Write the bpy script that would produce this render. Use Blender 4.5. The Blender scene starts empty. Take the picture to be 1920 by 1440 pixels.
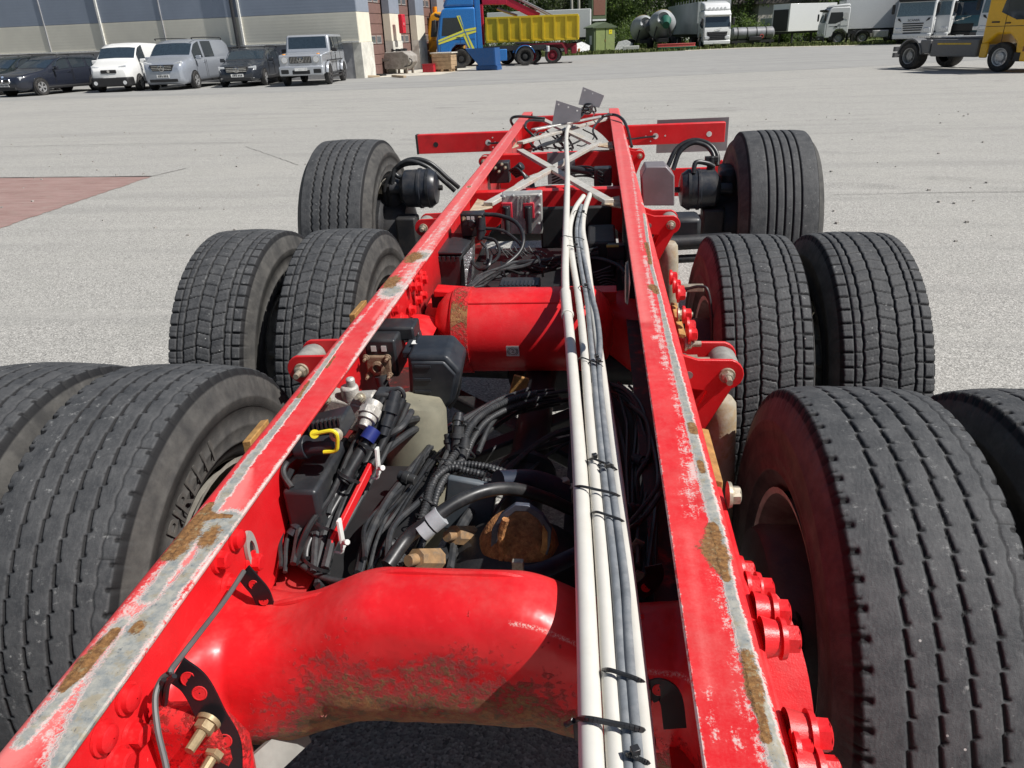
import bpy, bmesh, math, random
import numpy as np
from mathutils import Vector, Matrix
random.seed(7); np.random.seed(7)
scn = bpy.context.scene
col = scn.collection
rad = math.radians

# ------------------------------------------------------------------ camera, sky, sun, exposure
F, YAW, PITCH, ROLL, CX, CH = 1384.9146, -0.118975, 0.439982, 0.0372714, 0.218019, 1.686069
def cam_rows():
    cy, sy, cp, sp = math.cos(YAW), math.sin(YAW), math.cos(PITCH), math.sin(PITCH)
    fwd = Vector((sy*cp, cy*cp, -sp)); right = Vector((cy, -sy, 0)); down = fwd.cross(right)
    c, s = math.cos(ROLL), math.sin(ROLL)
    return c*right + s*down, -s*right + c*down, fwd
RX, RD, RF = cam_rows()
cam = bpy.data.cameras.new('camera'); cam_o = bpy.data.objects.new('camera', cam); col.objects.link(cam_o)
cam.sensor_fit = 'HORIZONTAL'; cam.sensor_width = 36; cam.lens = F*36/1920
cam.clip_start = 0.02; cam.clip_end = 1500
m = Matrix.Identity(4)
for i in range(3):
    m[i][0], m[i][1], m[i][2] = RX[i], -RD[i], -RF[i]
m[0][3], m[1][3], m[2][3] = CX, 0, CH
cam_o.matrix_world = m
scn.camera = cam_o

SUN_EL, SUN_AZ = rad(51), rad(103)        # azimuth clockwise from +Y
sun_dir = Vector((math.sin(SUN_AZ)*math.cos(SUN_EL), math.cos(SUN_AZ)*math.cos(SUN_EL), math.sin(SUN_EL)))
world = bpy.data.worlds.new('World'); scn.world = world; world.use_nodes = True
wn = world.node_tree.nodes; wl = world.node_tree.links
sky = wn.new('ShaderNodeTexSky'); sky.sky_type = 'NISHITA'; sky.sun_disc = False
sky.sun_elevation = SUN_EL; sky.sun_rotation = SUN_AZ; sky.air_density = 1.0; sky.dust_density = 1.2
bg = wn['Background']; bg.inputs['Strength'].default_value = 0.055
wl.new(sky.outputs[0], bg.inputs[0])
sun = bpy.data.lights.new('sun', 'SUN'); sun.energy = 4.9; sun.angle = rad(0.5); sun.color = (1.0, 0.972, 0.93)
sun_o = bpy.data.objects.new('sun', sun); col.objects.link(sun_o)
sun_o.rotation_euler = (-sun_dir).to_track_quat('-Z', 'Y').to_euler(); sun_o.location = (20, -6, 30)
vs = scn.view_settings
vs.view_transform = 'Standard'; vs.look = 'None'; vs.exposure = 0.13; vs.gamma = 1.0; vs.use_curve_mapping = False
scn.cycles.max_bounces = 6; scn.cycles.use_adaptive_sampling = True

# ------------------------------------------------------------------ measuring: photo pixel (1920 x 1440) + known plane -> point
ZR, TILT, RHO = 1.0035, 0.0106897, 0.0162007      # height and lean of the chassis rails
def ray(px, py): return RX*((px-960)/F) + RD*((py-720)/F) + RF
CAMP = Vector((CX, 0, CH))
def G(px, py, z=0.0):
    d = ray(px, py); return CAMP + d*((z-CH)/d.z)
NRM = Vector((-RHO, -TILT, 1))
def U(px, py, z=0.0):                              # chassis coordinates, z measured from the rail top
    d = ray(px, py); q = CAMP + d*((ZR+z-NRM.dot(CAMP))/NRM.dot(d)); return Vector((q.x, q.y, z))
def UX(px, py, x):
    d = ray(px, py); q = CAMP + d*((x-CX)/d.x); return Vector((x, q.y, NRM.dot(q)-ZR))
def UY(px, py, y):
    d = ray(px, py); q = CAMP + d*(y/d.y); return Vector((q.x, y, NRM.dot(q)-ZR))

# ------------------------------------------------------------------ materials
MATS = {}
class NT:
    def __init__(s, name):
        s.m = bpy.data.materials.new(name); s.m.use_nodes = True; s.t = s.m.node_tree; s.n = s.t.nodes; s.l = s.t.links
        s.b = s.n['Principled BSDF']; s.tc = s.n.new('ShaderNodeTexCoord'); s.obj = s.tc.outputs['Object']
    def inp(s, node, key, v):
        if v is None: return
        if isinstance(v, bpy.types.NodeSocket): s.l.new(v, node.inputs[key])
        else: node.inputs[key].default_value = v
    def noise(s, scale, detail=4, rough=.6, vec=None, dist=0.0):
        k = s.n.new('ShaderNodeTexNoise'); s.inp(k, 'Vector', vec or s.obj); s.inp(k, 'Scale', scale); s.inp(k, 'Detail', detail)
        s.inp(k, 'Roughness', rough); s.inp(k, 'Distortion', dist); return k.outputs['Fac']
    def voro(s, scale, feature='F1', vec=None, out='Distance', rnd=1.0):
        k = s.n.new('ShaderNodeTexVoronoi'); k.feature = feature; s.inp(k, 'Vector', vec or s.obj); s.inp(k, 'Scale', scale); s.inp(k, 'Randomness', rnd)
        return k.outputs[out]
    def math(s, op, a, b=None, c=None, clamp=False):
        k = s.n.new('ShaderNodeMath'); k.operation = op; k.use_clamp = clamp
        for i, v in enumerate((a, b, c)):
            if v is not None: s.inp(k, i, v)
        return k.outputs[0]
    def ramp(s, v, lo, hi, a=0.0, b=1.0):
        k = s.n.new('ShaderNodeMapRange'); k.interpolation_type = 'SMOOTHSTEP'
        s.inp(k, 0, v); s.inp(k, 1, lo); s.inp(k, 2, hi); s.inp(k, 3, a); s.inp(k, 4, b); return k.outputs[0]
    def mix(s, fac, a, b, mode='MIX'):
        k = s.n.new('ShaderNodeMix'); k.data_type = 'RGBA'; k.blend_type = mode
        s.inp(k, 0, fac)
        for i, v in ((6, a), (7, b)):
            if isinstance(v, tuple) and len(v) == 3: v = (*v, 1)
            s.inp(k, i, v)
        return k.outputs[2]
    def mapping(s, scale=(1, 1, 1), rot=(0, 0, 0), vec=None):
        k = s.n.new('ShaderNodeMapping'); s.inp(k, 0, vec or s.obj); k.inputs['Scale'].default_value = scale; k.inputs['Rotation'].default_value = rot
        return k.outputs[0]
    def attr(s, name):
        k = s.n.new('ShaderNodeAttribute'); k.attribute_name = name; return k.outputs['Fac']
    def sep(s, vec=None):
        k = s.n.new('ShaderNodeSeparateXYZ'); s.l.new(vec or s.obj, k.inputs[0]); return k.outputs
    def bump(s, h, dist, strength=1.0):
        k = s.n.new('ShaderNodeBump'); s.inp(k, 'Height', h); k.inputs['Distance'].default_value = dist; k.inputs['Strength'].default_value = strength
        s.l.new(k.outputs[0], s.b.inputs['Normal'])
    def out(s, colr=None, rough=None, metal=None, spec=None, coat=None):
        if isinstance(colr, tuple): colr = (*colr[:3], 1)
        s.inp(s.b, 'Base Color', colr); s.inp(s.b, 'Roughness', rough); s.inp(s.b, 'Metallic', metal); s.inp(s.b, 'Specular IOR Level', spec)
        if coat: s.inp(s.b, 'Coat Weight', coat); s.b.inputs['Coat Roughness'].default_value = .08
        return s.m
def pm(name, c, rough=.5, metal=0.0, var=.18, vs=14, bump=0.0, bs=150, dirt=0.0, dirtc=(.16, .14, .115), coat=0.0, spec=None):
    if name in MATS: return MATS[name]
    t = NT(name)
    n = t.noise(vs, 5)
    cc = t.mix(t.ramp(n, .3, .7), tuple(x*(1-var) for x in c), tuple(min(1, x*(1+var)) for x in c))
    r = t.math('ADD', t.math('MULTIPLY', t.noise(vs*2.3, 3), .16), rough-.08)
    if dirt:
        d = t.math('MULTIPLY', t.ramp(t.noise(vs*.7, 7, .72), .42, .68), dirt)
        cc = t.mix(d, cc, dirtc); r = t.math('ADD', r, t.math('MULTIPLY', d, .3))
    if bump: t.bump(t.noise(bs, 3), bump)
    MATS[name] = t.out(cc, r, metal, spec, coat); return MATS[name]

def red_paint(name, mode):
    """chassis red; mode 'plain', 'rail' (wear, painted sheen and lower-tone attributes) or 'rusty' (rust towards the underside of the cast beam)"""
    t = NT(name)
    red = t.mix(t.ramp(t.noise(6, 4), .3, .7), (.62, .010, .014), (.74, .014, .020))
    red = t.mix(t.math('MULTIPLY', t.ramp(t.noise(55, 5, .7), .55, .8), .22), red, (.78, .10, .10))
    geo = t.n.new('ShaderNodeNewGeometry'); up = t.math('MAXIMUM', t.sep(geo.outputs['Normal'])[2], 0)
    dust = t.math('MULTIPLY', t.math('ADD', t.math('MULTIPLY', up, .11), .03), t.ramp(t.noise(7, 7, .72), .38, .72))
    red = t.mix(dust, red, (.50, .33, .28))
    red = t.mix(t.math('MULTIPLY', t.ramp(t.noise(3.2, 6, .65), .56, .74), .35), red, (.22, .012, .012))
    red = t.mix(t.math('MULTIPLY', t.ramp(t.noise(140, 4, .75), .68, .76), .5), red, (.30, .06, .05))
    rough = t.math('ADD', t.math('MULTIPLY', t.noise(30, 4), .22), t.math('ADD', t.math('MULTIPLY', dust, .8), .27))
    nf = t.noise(260, 5, .72); nm = t.noise(46, 5, .68)
    if mode == 'plain':
        chip = t.math('MULTIPLY', t.ramp(t.noise(38, 8, .74), .685, .70), 1)
        c = t.mix(chip, red, (.45, .35, .33)); t.bump(t.noise(320, 2), .0004)
        return t.out(c, rough)
    if mode == 'rail':
        pn = t.math('ADD', t.math('MULTIPLY', t.math('SUBTRACT', nm, .5), 1.5), t.math('MULTIPLY', t.math('SUBTRACT', nf, .5), 1.3))
        streak = t.noise(1, 6, .7, t.mapping((160, 9, 30)))
        pn = t.math('ADD', pn, t.math('MULTIPLY', t.math('SUBTRACT', streak, .5), .7))
        P = t.math('ADD', t.attr('prim'), pn); S = t.math('ADD', t.attr('scuff'), t.math('MULTIPLY', pn, 1.9))
        Rn = t.math('ADD', t.attr('rust'), t.math('ADD', t.math('MULTIPLY', pn, .9), t.math('MULTIPLY', t.math('SUBTRACT', t.noise(22, 4), .5), 1.6))); FSh = t.attr('fade_sheen')
        c = t.mix(t.math('MULTIPLY', t.ramp(t.math('ADD', FSh, t.math('MULTIPLY', pn, .45)), .0, 1.2), .8), red, (.80, .24, .22))  # pale patches of faded paint plus sky sheen painted into the colour
        white = t.mix(t.ramp(nf, .35, .65), (.72, .46, .42), (.64, .60, .56))
        c = t.mix(t.math('MULTIPLY', t.ramp(S, .35, 1.0), .85), c, white)
        c = t.mix(t.ramp(P, -.22, .02), c, white)
        grey = t.mix(t.ramp(t.noise(60, 6, .7), .32, .68), (.215, .235, .235), (.40, .385, .335))
        grey = t.mix(t.math('MULTIPLY', t.ramp(t.noise(35, 6, .7), .5, .62), .6), grey, (.31, .25, .15))
        grey = t.mix(t.ramp(t.noise(110, 7, .8), .57, .64), grey, (.09, .105, .12))
        c = t.mix(t.ramp(P, .08, .50), c, grey)
        rust = t.mix(t.ramp(t.noise(120, 6, .75), .35, .68), (.13, .058, .020), (.33, .165, .055))
        rust = t.mix(t.math('MULTIPLY', t.ramp(t.noise(75, 6, .75), .54, .64), .7), rust, (.30, .25, .14)); rust = t.mix(t.ramp(nf, .58, .72), rust, (.12, .07, .035))
        c = t.mix(t.ramp(Rn, -.12, .28), c, rust)
        h = t.math('SUBTRACT', t.math('MULTIPLY', t.ramp(P, -.2, .3), -1), t.math('MULTIPLY', t.ramp(Rn, -.05, .15), t.math('MULTIPLY', nf, .8)))
        t.bump(h, .0012, .8)
        c = t.mix(t.math('MULTIPLY', t.attr('low_dark'), t.ramp(t.noise(20, 5, .7), .15, .5)), c, (.030, .022, .020))
        rr = t.math('ADD', rough, t.math('MULTIPLY', t.ramp(P, -.2, .1), .25))
        return t.out(c, t.math('ADD', rr, t.math('MULTIPLY', t.ramp(Rn, -.05, .1), .3)))
    if mode == 'rusty':
        a = t.attr('rust')
        big = t.noise(9, 5, .62); fine = t.noise(85, 7, .75)
        k = t.math('ADD', a, t.math('ADD', t.math('MULTIPLY', t.math('SUBTRACT', big, .5), 1.9), t.math('MULTIPLY', t.math('SUBTRACT', fine, .5), 2.6)))
        dk = t.mix(t.ramp(t.noise(60, 6, .7), .35, .65), (.27, .075, .030), (.36, .185, .062))
        dk = t.mix(t.ramp(t.noise(34, 6, .7), .5, .62), dk, (.16, .11, .045))
        c = t.mix(t.math('MULTIPLY', t.ramp(k, -.05, .45), .35), red, (.45, .05, .03)); c = t.mix(t.ramp(k, .30, .58), c, dk)
        c = t.mix(t.math('MULTIPLY', t.ramp(t.attr('scuff'), .1, .6), t.ramp(t.noise(330, 5, .8), .45, .58)), c, (.75, .5, .45))
        amt = t.ramp(k, .02, .7)
        t.bump(t.math('ADD', t.math('MULTIPLY', amt, t.noise(95, 6, .72)), t.math('MULTIPLY', t.noise(26, 2), .16)), .013, .9)
        return t.out(c, t.math('ADD', t.math('MULTIPLY', amt, .28), t.math('MULTIPLY', rough, .9)))

def rubber(name, seed=0):
    t = NT(name)
    top = t.attr('top')
    n = t.noise(24, 6, .65); n2 = t.noise(160, 4, .7)
    c0 = t.mix(t.ramp(n, .3, .7), (.043, .045, .048), (.080, .081, .083))
    c0 = t.mix(t.math('MULTIPLY', t.ramp(n2, .45, .75), .35), c0, (.13, .13, .13))
    sc = t.noise(1, 6, .75, t.mapping((46, 60, 60)))
    c0 = t.mix(t.math('MULTIPLY', t.ramp(sc, .57, .72), t.ramp(t.noise(7, 3), .42, .62)), c0, (.30, .30, .29))
    spk = t.math('MULTIPLY', t.ramp(t.voro(34), .085, .045), t.ramp(t.noise(5, 2), .55, .66))
    c0 = t.mix(spk, c0, (.5, .49, .46))
    side = t.mix(t.ramp(t.noise(14, 6, .7), .3, .75), (.045, .044, .043), (.105, .100, .092))
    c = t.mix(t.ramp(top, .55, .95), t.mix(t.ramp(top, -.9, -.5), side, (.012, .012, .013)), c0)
    t.bump(t.noise(420, 3, .7), .0012, .7)
    return t.out(c, t.math('ADD', t.math('MULTIPLY', n, .2), .62), None, .35)

RED = red_paint('red_paint', 'plain'); RED_RAIL = red_paint('worn_red_rail_paint', 'rail'); RED_RUST = red_paint('rusty_red_casting', 'rusty')
RUBBER = rubber('tyre_rubber')
BLACKP = pm('black_plastic', (.022, .024, .028), .38, dirt=.25, dirtc=(.10, .095, .085), vs=20)
NAVYP = pm('dark_housing_plastic', (.020, .024, .031), .42, dirt=.18, dirtc=(.10, .10, .10), vs=18)
HOSE = pm('black_hose', (.018, .019, .021), .36, dirt=.3, dirtc=(.09, .085, .08), vs=30)
LOOM = pm('loom_plastic', (.030, .032, .035), .5, dirt=.35, dirtc=(.11, .105, .10), vs=40)
DARKM = pm('dark_metal', (.030, .031, .034), .5, .3, dirt=.4, dirtc=(.075, .065, .055), vs=16, bump=.0006)
BLUEST = pm('dark_blue_steel', (.020, .028, .050), .45, .2, dirt=.35, dirtc=(.12, .12, .12), vs=12)
ALU = pm('cast_aluminium', (.52, .50, .46), .5, .35, dirt=.6, dirtc=(.22, .19, .15), vs=40, bump=.0012, bs=220)
ALUB = pm('bare_aluminium', (.62, .61, .58), .42, .6, dirt=.45, dirtc=(.40, .37, .31), vs=18)
GREYP = pm('grey_coated_plate', (.24, .225, .235), .4, .2, var=.08, vs=8)
STEELG = pm('grey_steel_cover', (.25, .225, .235), .45, .3, var=.1, vs=10, dirt=.15)
WHITEC = pm('white_conduit', (.64, .62, .565), .38, dirt=.28, dirtc=(.52, .48, .41), vs=22, var=.03)
GREYC = pm('grey_conduit', (.185, .20, .215), .5, dirt=.5, dirtc=(.34, .345, .35), vs=35, var=.15)
RUSTM = pm('bare_rust', (.40, .18, .062), .8, dirt=.7, dirtc=(.12, .045, .02), vs=60, bump=.004, bs=90, var=.35)
RUSTPL = pm('rusted_plate', (.42, .23, .07), .7, dirt=.55, dirtc=(.22, .10, .035), vs=50, bump=.001, var=.25)
ZINC = pm('dirty_zinc', (.46, .42, .33), .45, .5, dirt=.55, dirtc=(.25, .17, .09), vs=90)
BRASSY = pm('brown_dusty_port', (.20, .13, .085), .7, dirt=.6, dirtc=(.32, .24, .16), vs=110, bump=.001)
BUSH = pm('dusty_rubber_bushing', (.27, .265, .24), .7, dirt=.5, dirtc=(.16, .15, .14), vs=50)
SHOCK = pm('dusty_shock_tube', (.44, .39, .30), .65, dirt=.85, dirtc=(.34, .21, .08), vs=18, bump=.0006)
BELLOW = pm('dusty_air_bellow', (.20, .19, .14), .85, dirt=.5, dirtc=(.31, .28, .20), vs=10)
YELLOWP = pm('yellow_clip', (.80, .66, .03), .4)
WHITEP = pm('white_clip', (.78, .78, .74), .45, dirt=.3)
PINKP = pm('red_connector', (.55, .03, .05), .45)
BLUEF = pm('blue_fitting', (.02, .03, .16), .35)
RIMM = pm('dusty_rim', (.55, .52, .45), .55, .2, dirt=.6, dirtc=(.22, .19, .16), vs=14)
TIE = pm('cable_tie', (.02, .021, .023), .4)
BLUSH = pm('chafed_brace', (.58, .56, .52), .5, .25, dirt=.7, dirtc=(.44, .37, .26), vs=26, var=.12)

# ------------------------------------------------------------------ mesh builder
def rotz(a): return Matrix.Rotation(a, 3, 'Z')
def basis(axis):
    a = Vector(axis).normalized(); t = Vector((0, 0, 1)) if abs(a.z) < .9 else Vector((0, 1, 0))
    u = t.cross(a).normalized(); return u, a.cross(u), a
def spline(pts, sub=8):
    P = [Vector(p) for p in pts]
    if len(P) < 3: 
        return [P[0].lerp(P[-1], i/sub) for i in range(sub+1)]
    out = []
    for i in range(len(P)-1):
        p0 = P[i-1] if i else P[0]*2-P[1]; p1, p2 = P[i], P[i+1]; p3 = P[i+2] if i+2 < len(P) else P[-1]*2-P[-2]
        for k in range(sub):
            t = k/sub
            out.append(.5*((2*p1)+(p2-p0)*t+(2*p0-5*p1+4*p2-p3)*t*t+(3*p1-p0-3*p2+p3)*t**3))
    out.append(P[-1]); return out
class MB:
    def __init__(s): s.v = []; s.f = []
    def add(s, vs, fs):
        o = len(s.v); s.v += [tuple(v) for v in vs]; s.f += [[i+o for i in f] for f in fs]; return s
    def box(s, c, size, R=None):
        c = Vector(c); h = Vector(size)/2; vs = []
        for x in (-1, 1):
            for y in (-1, 1):
                for z in (-1, 1):
                    d = Vector((x*h.x, y*h.y, z*h.z)); vs.append(c+(R @ d if R else d))
        return s.add(vs, [[0, 1, 3, 2], [4, 6, 7, 5], [0, 4, 5, 1], [2, 3, 7, 6], [0, 2, 6, 4], [1, 5, 7, 3]])
    def bar(s, a, b, w, h, up=(0, 0, 1)):
        a, b = Vector(a), Vector(b); d = (b-a); L = d.length; d /= L; u = Vector(up).cross(d).normalized(); v = d.cross(u)
        R = Matrix((u, d, v)).transposed(); return s.box((a+b)/2, (w, L, h), R)
    def cyl(s, a, b, r, r2=None, n=16, caps=True):
        a, b = Vector(a), Vector(b); u, v, w = basis(b-a); r2 = r if r2 is None else r2
        vs = []
        for p, rr in ((a, r), (b, r2)):
            for i in range(n):
                t = 2*math.pi*i/n; vs.append(p+u*(rr*math.cos(t))+v*(rr*math.sin(t)))
        fs = [[i, (i+1) % n, n+(i+1) % n, n+i] for i in range(n)]
        if caps: fs += [list(range(n))[::-1], list(range(n, 2*n))]
        return s.add(vs, fs)
    def tube(s, path, r, n=8, rf=None, caps=True):
        P = [Vector(p) for p in path]; N = len(P)
        if N < 2: return s
        d = (P[1]-P[0]).normalized(); u, v, _ = basis(d); vs = []
        for i in range(N):
            d2 = (P[min(i+1, N-1)]-P[max(i-1, 0)])
            if d2.length > 1e-9: d2.normalize()
            else: d2 = d
            u = (u-d2*u.dot(d2)).normalized(); v = d2.cross(u); d = d2
            rr = rf(i, N) if rf else r
            for k in range(n):
                t = 2*math.pi*k/n; vs.append(P[i]+u*(rr*math.cos(t))+v*(rr*math.sin(t)))
        fs = [[i*n+k, i*n+(k+1) % n, (i+1)*n+(k+1) % n, (i+1)*n+k] for i in range(N-1) for k in range(n)]
        if caps: fs += [list(range(n))[::-1], list(range((N-1)*n, N*n))]
        return s.add(vs, fs)
    def lathe(s, prof, o, axis, n=32, a0=0, a1=2*math.pi, closed=False):
        """prof = [(radius, distance along axis)]"""
        u, v, w = basis(axis); o = Vector(o); full = abs(a1-a0-2*math.pi) < 1e-6; k = n if full else n+1; m = len(prof); vs = []
        for i in range(k):
            t = a0+(a1-a0)*i/n
            for r, hh in prof: vs.append(o+u*(r*math.cos(t))+v*(r*math.sin(t))+w*hh)
        fs = []
        for i in range(n):
            j = (i+1) % k
            for q in range(m if closed else m-1):
                q2 = (q+1) % m; fs.append([i*m+q, j*m+q, j*m+q2, i*m+q2])
        return s.add(vs, fs)
    def prism(s, poly, o, u, v, w):
        """2-D polygon in (u, v) at o, extruded by vector w"""
        o, u, v, w = Vector(o), Vector(u), Vector(v), Vector(w); n = len(poly)
        a = [o+u*p[0]+v*p[1] for p in poly]; vs = a+[q+w for q in a]
        fs = [list(range(n))[::-1], list(range(n, 2*n))]+[[i, (i+1) % n, n+(i+1) % n, n+i] for i in range(n)]
        return s.add(vs, fs)
    def slab(s, pts, w):
        a = [Vector(p) for p in pts]; w = Vector(w); n = len(a)
        return s.add(a+[q+w for q in a], [list(range(n))[::-1], list(range(n, 2*n))]+[[i, (i+1) % n, n+(i+1) % n, n+i] for i in range(n)])
    def mesh(s, name, smooth=38):
        me = bpy.data.meshes.new(name); me.from_pydata(s.v, [], s.f)
        bm = bmesh.new(); bm.from_mesh(me); bmesh.ops.recalc_face_normals(bm, faces=bm.faces); bm.to_mesh(me); bm.free()
        if smooth: me.shade_smooth(); me.set_sharp_from_angle(angle=rad(smooth))
        return me
    def build(s, name, mat, parent=None, bevel=0, smooth=38, seg=2):
        return link(name, s.mesh(name, smooth), mat, parent, bevel, seg)
def link(name, me, mat, parent=None, bevel=0, seg=2):
    o = bpy.data.objects.new(name, me)
    if mat and not me.materials: me.materials.append(mat)
    col.objects.link(o)
    if parent: o.parent = parent
    if bevel:
        b = o.modifiers.new('bevel', 'BEVEL'); b.width = bevel; b.segments = seg; b.limit_method = 'ANGLE'; b.angle_limit = rad(40)
    return o
def tag(o, label=None, cat=None, group=None, kind=None):
    if label: o['label'] = label
    if cat: o['category'] = cat
    if group: o['group'] = group
    if kind: o['kind'] = kind
    return o
def empty(name, loc, rz=0, label=None, cat=None, group=None, sc=1):
    e = bpy.data.objects.new(name, None); e.empty_display_size = .3; col.objects.link(e); e.location = loc; e.rotation_euler = (0, 0, rz); e.scale = (sc,)*3
    return tag(e, label, cat, group)
def copy_tree(o, parent=None):
    c = o.copy(); col.objects.link(c)
    if parent: c.parent = parent
    for ch in list(o.children): copy_tree(ch, c)
    return c
def np_mesh(name, V, Q, smooth=True, sharp=None):
    me = bpy.data.meshes.new(name); V = np.asarray(V, np.float32); Q = np.asarray(Q, np.int32)
    me.vertices.add(len(V)); me.vertices.foreach_set('co', V.ravel())
    me.loops.add(Q.size); me.loops.foreach_set('vertex_index', Q.ravel())
    me.polygons.add(len(Q)); me.polygons.foreach_set('loop_start', np.arange(0, Q.size, Q.shape[1], dtype=np.int32))
    me.update(calc_edges=True); me.validate()
    if smooth: me.shade_smooth()
    if sharp: me.set_sharp_from_angle(angle=rad(sharp))
    return me
def set_attr(me, name, vals):
    a = me.attributes.new(name, 'FLOAT', 'POINT'); a.data.foreach_set('value', np.asarray(vals, np.float32))
def text_mesh(txt, size, extrude=.002, align='CENTER'):
    c = bpy.data.curves.new('lettering', 'FONT'); c.body = txt; c.size = size; c.extrude = extrude; c.align_x = align; c.align_y = 'CENTER'; c.resolution_u = 3
    o = bpy.data.objects.new('lettering_tmp', c); me = bpy.data.meshes.new_from_object(o); bpy.data.objects.remove(o); return me
# ------------------------------------------------------------------ ground
def ground_mat():
    t = NT('exposed_aggregate_concrete')
    v1 = t.voro(135, 'F1', out='Color'); s = t.n.new('ShaderNodeSeparateColor'); t.l.new(v1, s.inputs[0]); rnd = s.outputs[0]
    big = t.noise(.33, 6, .6); mid = t.noise(2.2, 6, .65)
    c = t.mix(t.ramp(rnd, .05, .95), (.25, .242, .224), (.485, .472, .438))
    c = t.mix(t.ramp(rnd, .90, .96), c, (.62, .60, .56))
    c = t.mix(t.ramp(s.outputs[1], .88, .95), c, (.17, .165, .16))
    c = t.mix(t.math('MULTIPLY', t.ramp(t.noise(30, 4, .7), .42, .66), .35), c, (.36, .35, .32))
    c = t.mix(t.math('MULTIPLY', t.ramp(mid, .45, .75), .3), c, (.30, .30, .27))
    c = t.mix(t.math('MULTIPLY', t.ramp(big, .42, .68), .28), c, (.42, .405, .365))
    st = t.noise(1, 5, .68, t.mapping((.10, 1.5, 1), (0, 0, .05)))
    c = t.mix(t.math('MULTIPLY', t.ramp(st, .5, .66), .34), c, (.26, .255, .24))
    st2 = t.noise(1, 5, .68, t.mapping((.22, 3.1, 1), (0, 0, -.22)))
    c = t.mix(t.math('MULTIPLY', t.ramp(st2, .54, .68), .26), c, (.47, .455, .42))
    t.bump(t.voro(135), .0025, .7)
    return t.out(c, .85, None, .25)
def asphalt_mat():
    t = NT('grey_asphalt')
    c = t.mix(t.ramp(t.noise(1.0, 6, .6), .3, .7), (.275, .271, .257), (.325, .32, .302))
    c = t.mix(t.math('MULTIPLY', t.ramp(t.noise(60, 4, .7), .35, .65), .5), c, (.38, .375, .36))
    st = t.noise(1, 5, .65, t.mapping((.08, .9, 1), (0, 0, .06)))
    c = t.mix(t.math('MULTIPLY', t.ramp(st, .48, .64), .38), c, (.21, .21, .205))
    st2 = t.noise(1, 5, .65, t.mapping((.12, 1.3, 1), (0, 0, -.3)))
    c = t.mix(t.math('MULTIPLY', t.ramp(st2, .52, .66), .28), c, (.33, .325, .31))
    t.bump(t.noise(150, 3), .003)
    return t.out(c, .85, None, .25)
def sheet(name, pts, z, mat, parent=None):
    mb = MB(); mb.add([(p[0], p[1], z) for p in pts], [list(range(len(pts)))]); return mb.build(name, mat, parent, smooth=0)
ground = tag(sheet('ground', [(-250, -60), (250, -60), (250, 330), (-250, 330)], 0, ground_mat()), kind='structure')
asph_edge = [(-70, 30.6), (-23.7, 29.6), (-13, 29.7), (-5.9, 30.3), (2, 32.5), (10.1, 34.9), (16, 37.6), (30, 46), (60, 66)]
asphalt = tag(sheet('asphalt_yard', asph_edge+[(60, 84), (24.7, 69.2), (13.7, 75.4), (3.05, 70.6), (-8, 67), (-8, 60), (-70, 70)], .004, asphalt_mat()), kind='structure')
# worn red paved corner and the saw-cut joints in the slab
def redpave():
    t = NT('red_tinted_concrete')
    st = t.noise(1, 6, .7, t.mapping((1.4, 9, 1)))
    c = t.mix(t.ramp(st, .3, .7), (.265, .165, .145), (.37, .25, .225))
    c = t.mix(t.math('MULTIPLY', t.ramp(t.noise(7, 6, .7), .45, .7), .5), c, (.34, .27, .235))
    c = t.mix(t.ramp(t.voro(30), .08, .05), c, (.6, .55, .5)); t.bump(t.noise(200, 3), .003)
    return t.out(c, .8, None, .25)
redm = redpave()
gp = [G(-260, 337), G(0, 334), G(285, 331.5), G(140, 380), G(0, 429), G(-260, 530)]
jag = []
for a, b in zip(gp[2:5], gp[3:6]):
    for k in range(24):
        q = a.lerp(b, k/24); jag.append((q.x+random.uniform(-.02, .02), q.y+random.uniform(-.03, .03)))
tag(sheet('red_paving', [(gp[0].x, gp[0].y), (gp[1].x, gp[1].y)]+jag+[(gp[5].x, gp[5].y)], .004, redm), kind='structure')
JOINT = pm('joint_dirt', (.07, .066, .06), .9)
def joint(pts, w):
    P = [Vector((q.x, q.y)) for q in pts]; mb = MB(); L = []; Rr = []
    PP = []
    for a, b in zip(P, P[1:]):
        for k in range(10): PP.append(a.lerp(b, k/10)+Vector((random.uniform(-.006, .006), random.uniform(-.012, .012))))
    PP.append(P[-1])
    for i, q in enumerate(PP):
        d = (PP[min(i+1, len(PP)-1)]-PP[max(0, i-1)]).normalized(); nn = Vector((-d.y, d.x)); ww = w*random.uniform(.5, 1.1)
        L.append((q.x+nn.x*ww/2, q.y+nn.y*ww/2, .008)); Rr.append((q.x-nn.x*ww/2, q.y-nn.y*ww/2, .008))
    n = len(PP); mb.add(L+Rr, [[i, i+1, n+i+1, n+i] for i in range(n-1)]); return mb.build('joint', JOINT, ground, smooth=0)
joint([G(-260, 337), G(0, 334), G(285, 331)], .045)
joint([G(285, 331), G(350, 316)], .02)
joint([G(-100, 278), G(120, 273), G(300, 269), G(470, 268)], .018)
joint([G(460, 275), G(520, 296), G(560, 310)], .012)
joint([G(1560, 366), G(1750, 362), G(1950, 360)], .014)
joint([G(350, 229), G(520, 222)], .02)
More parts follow.
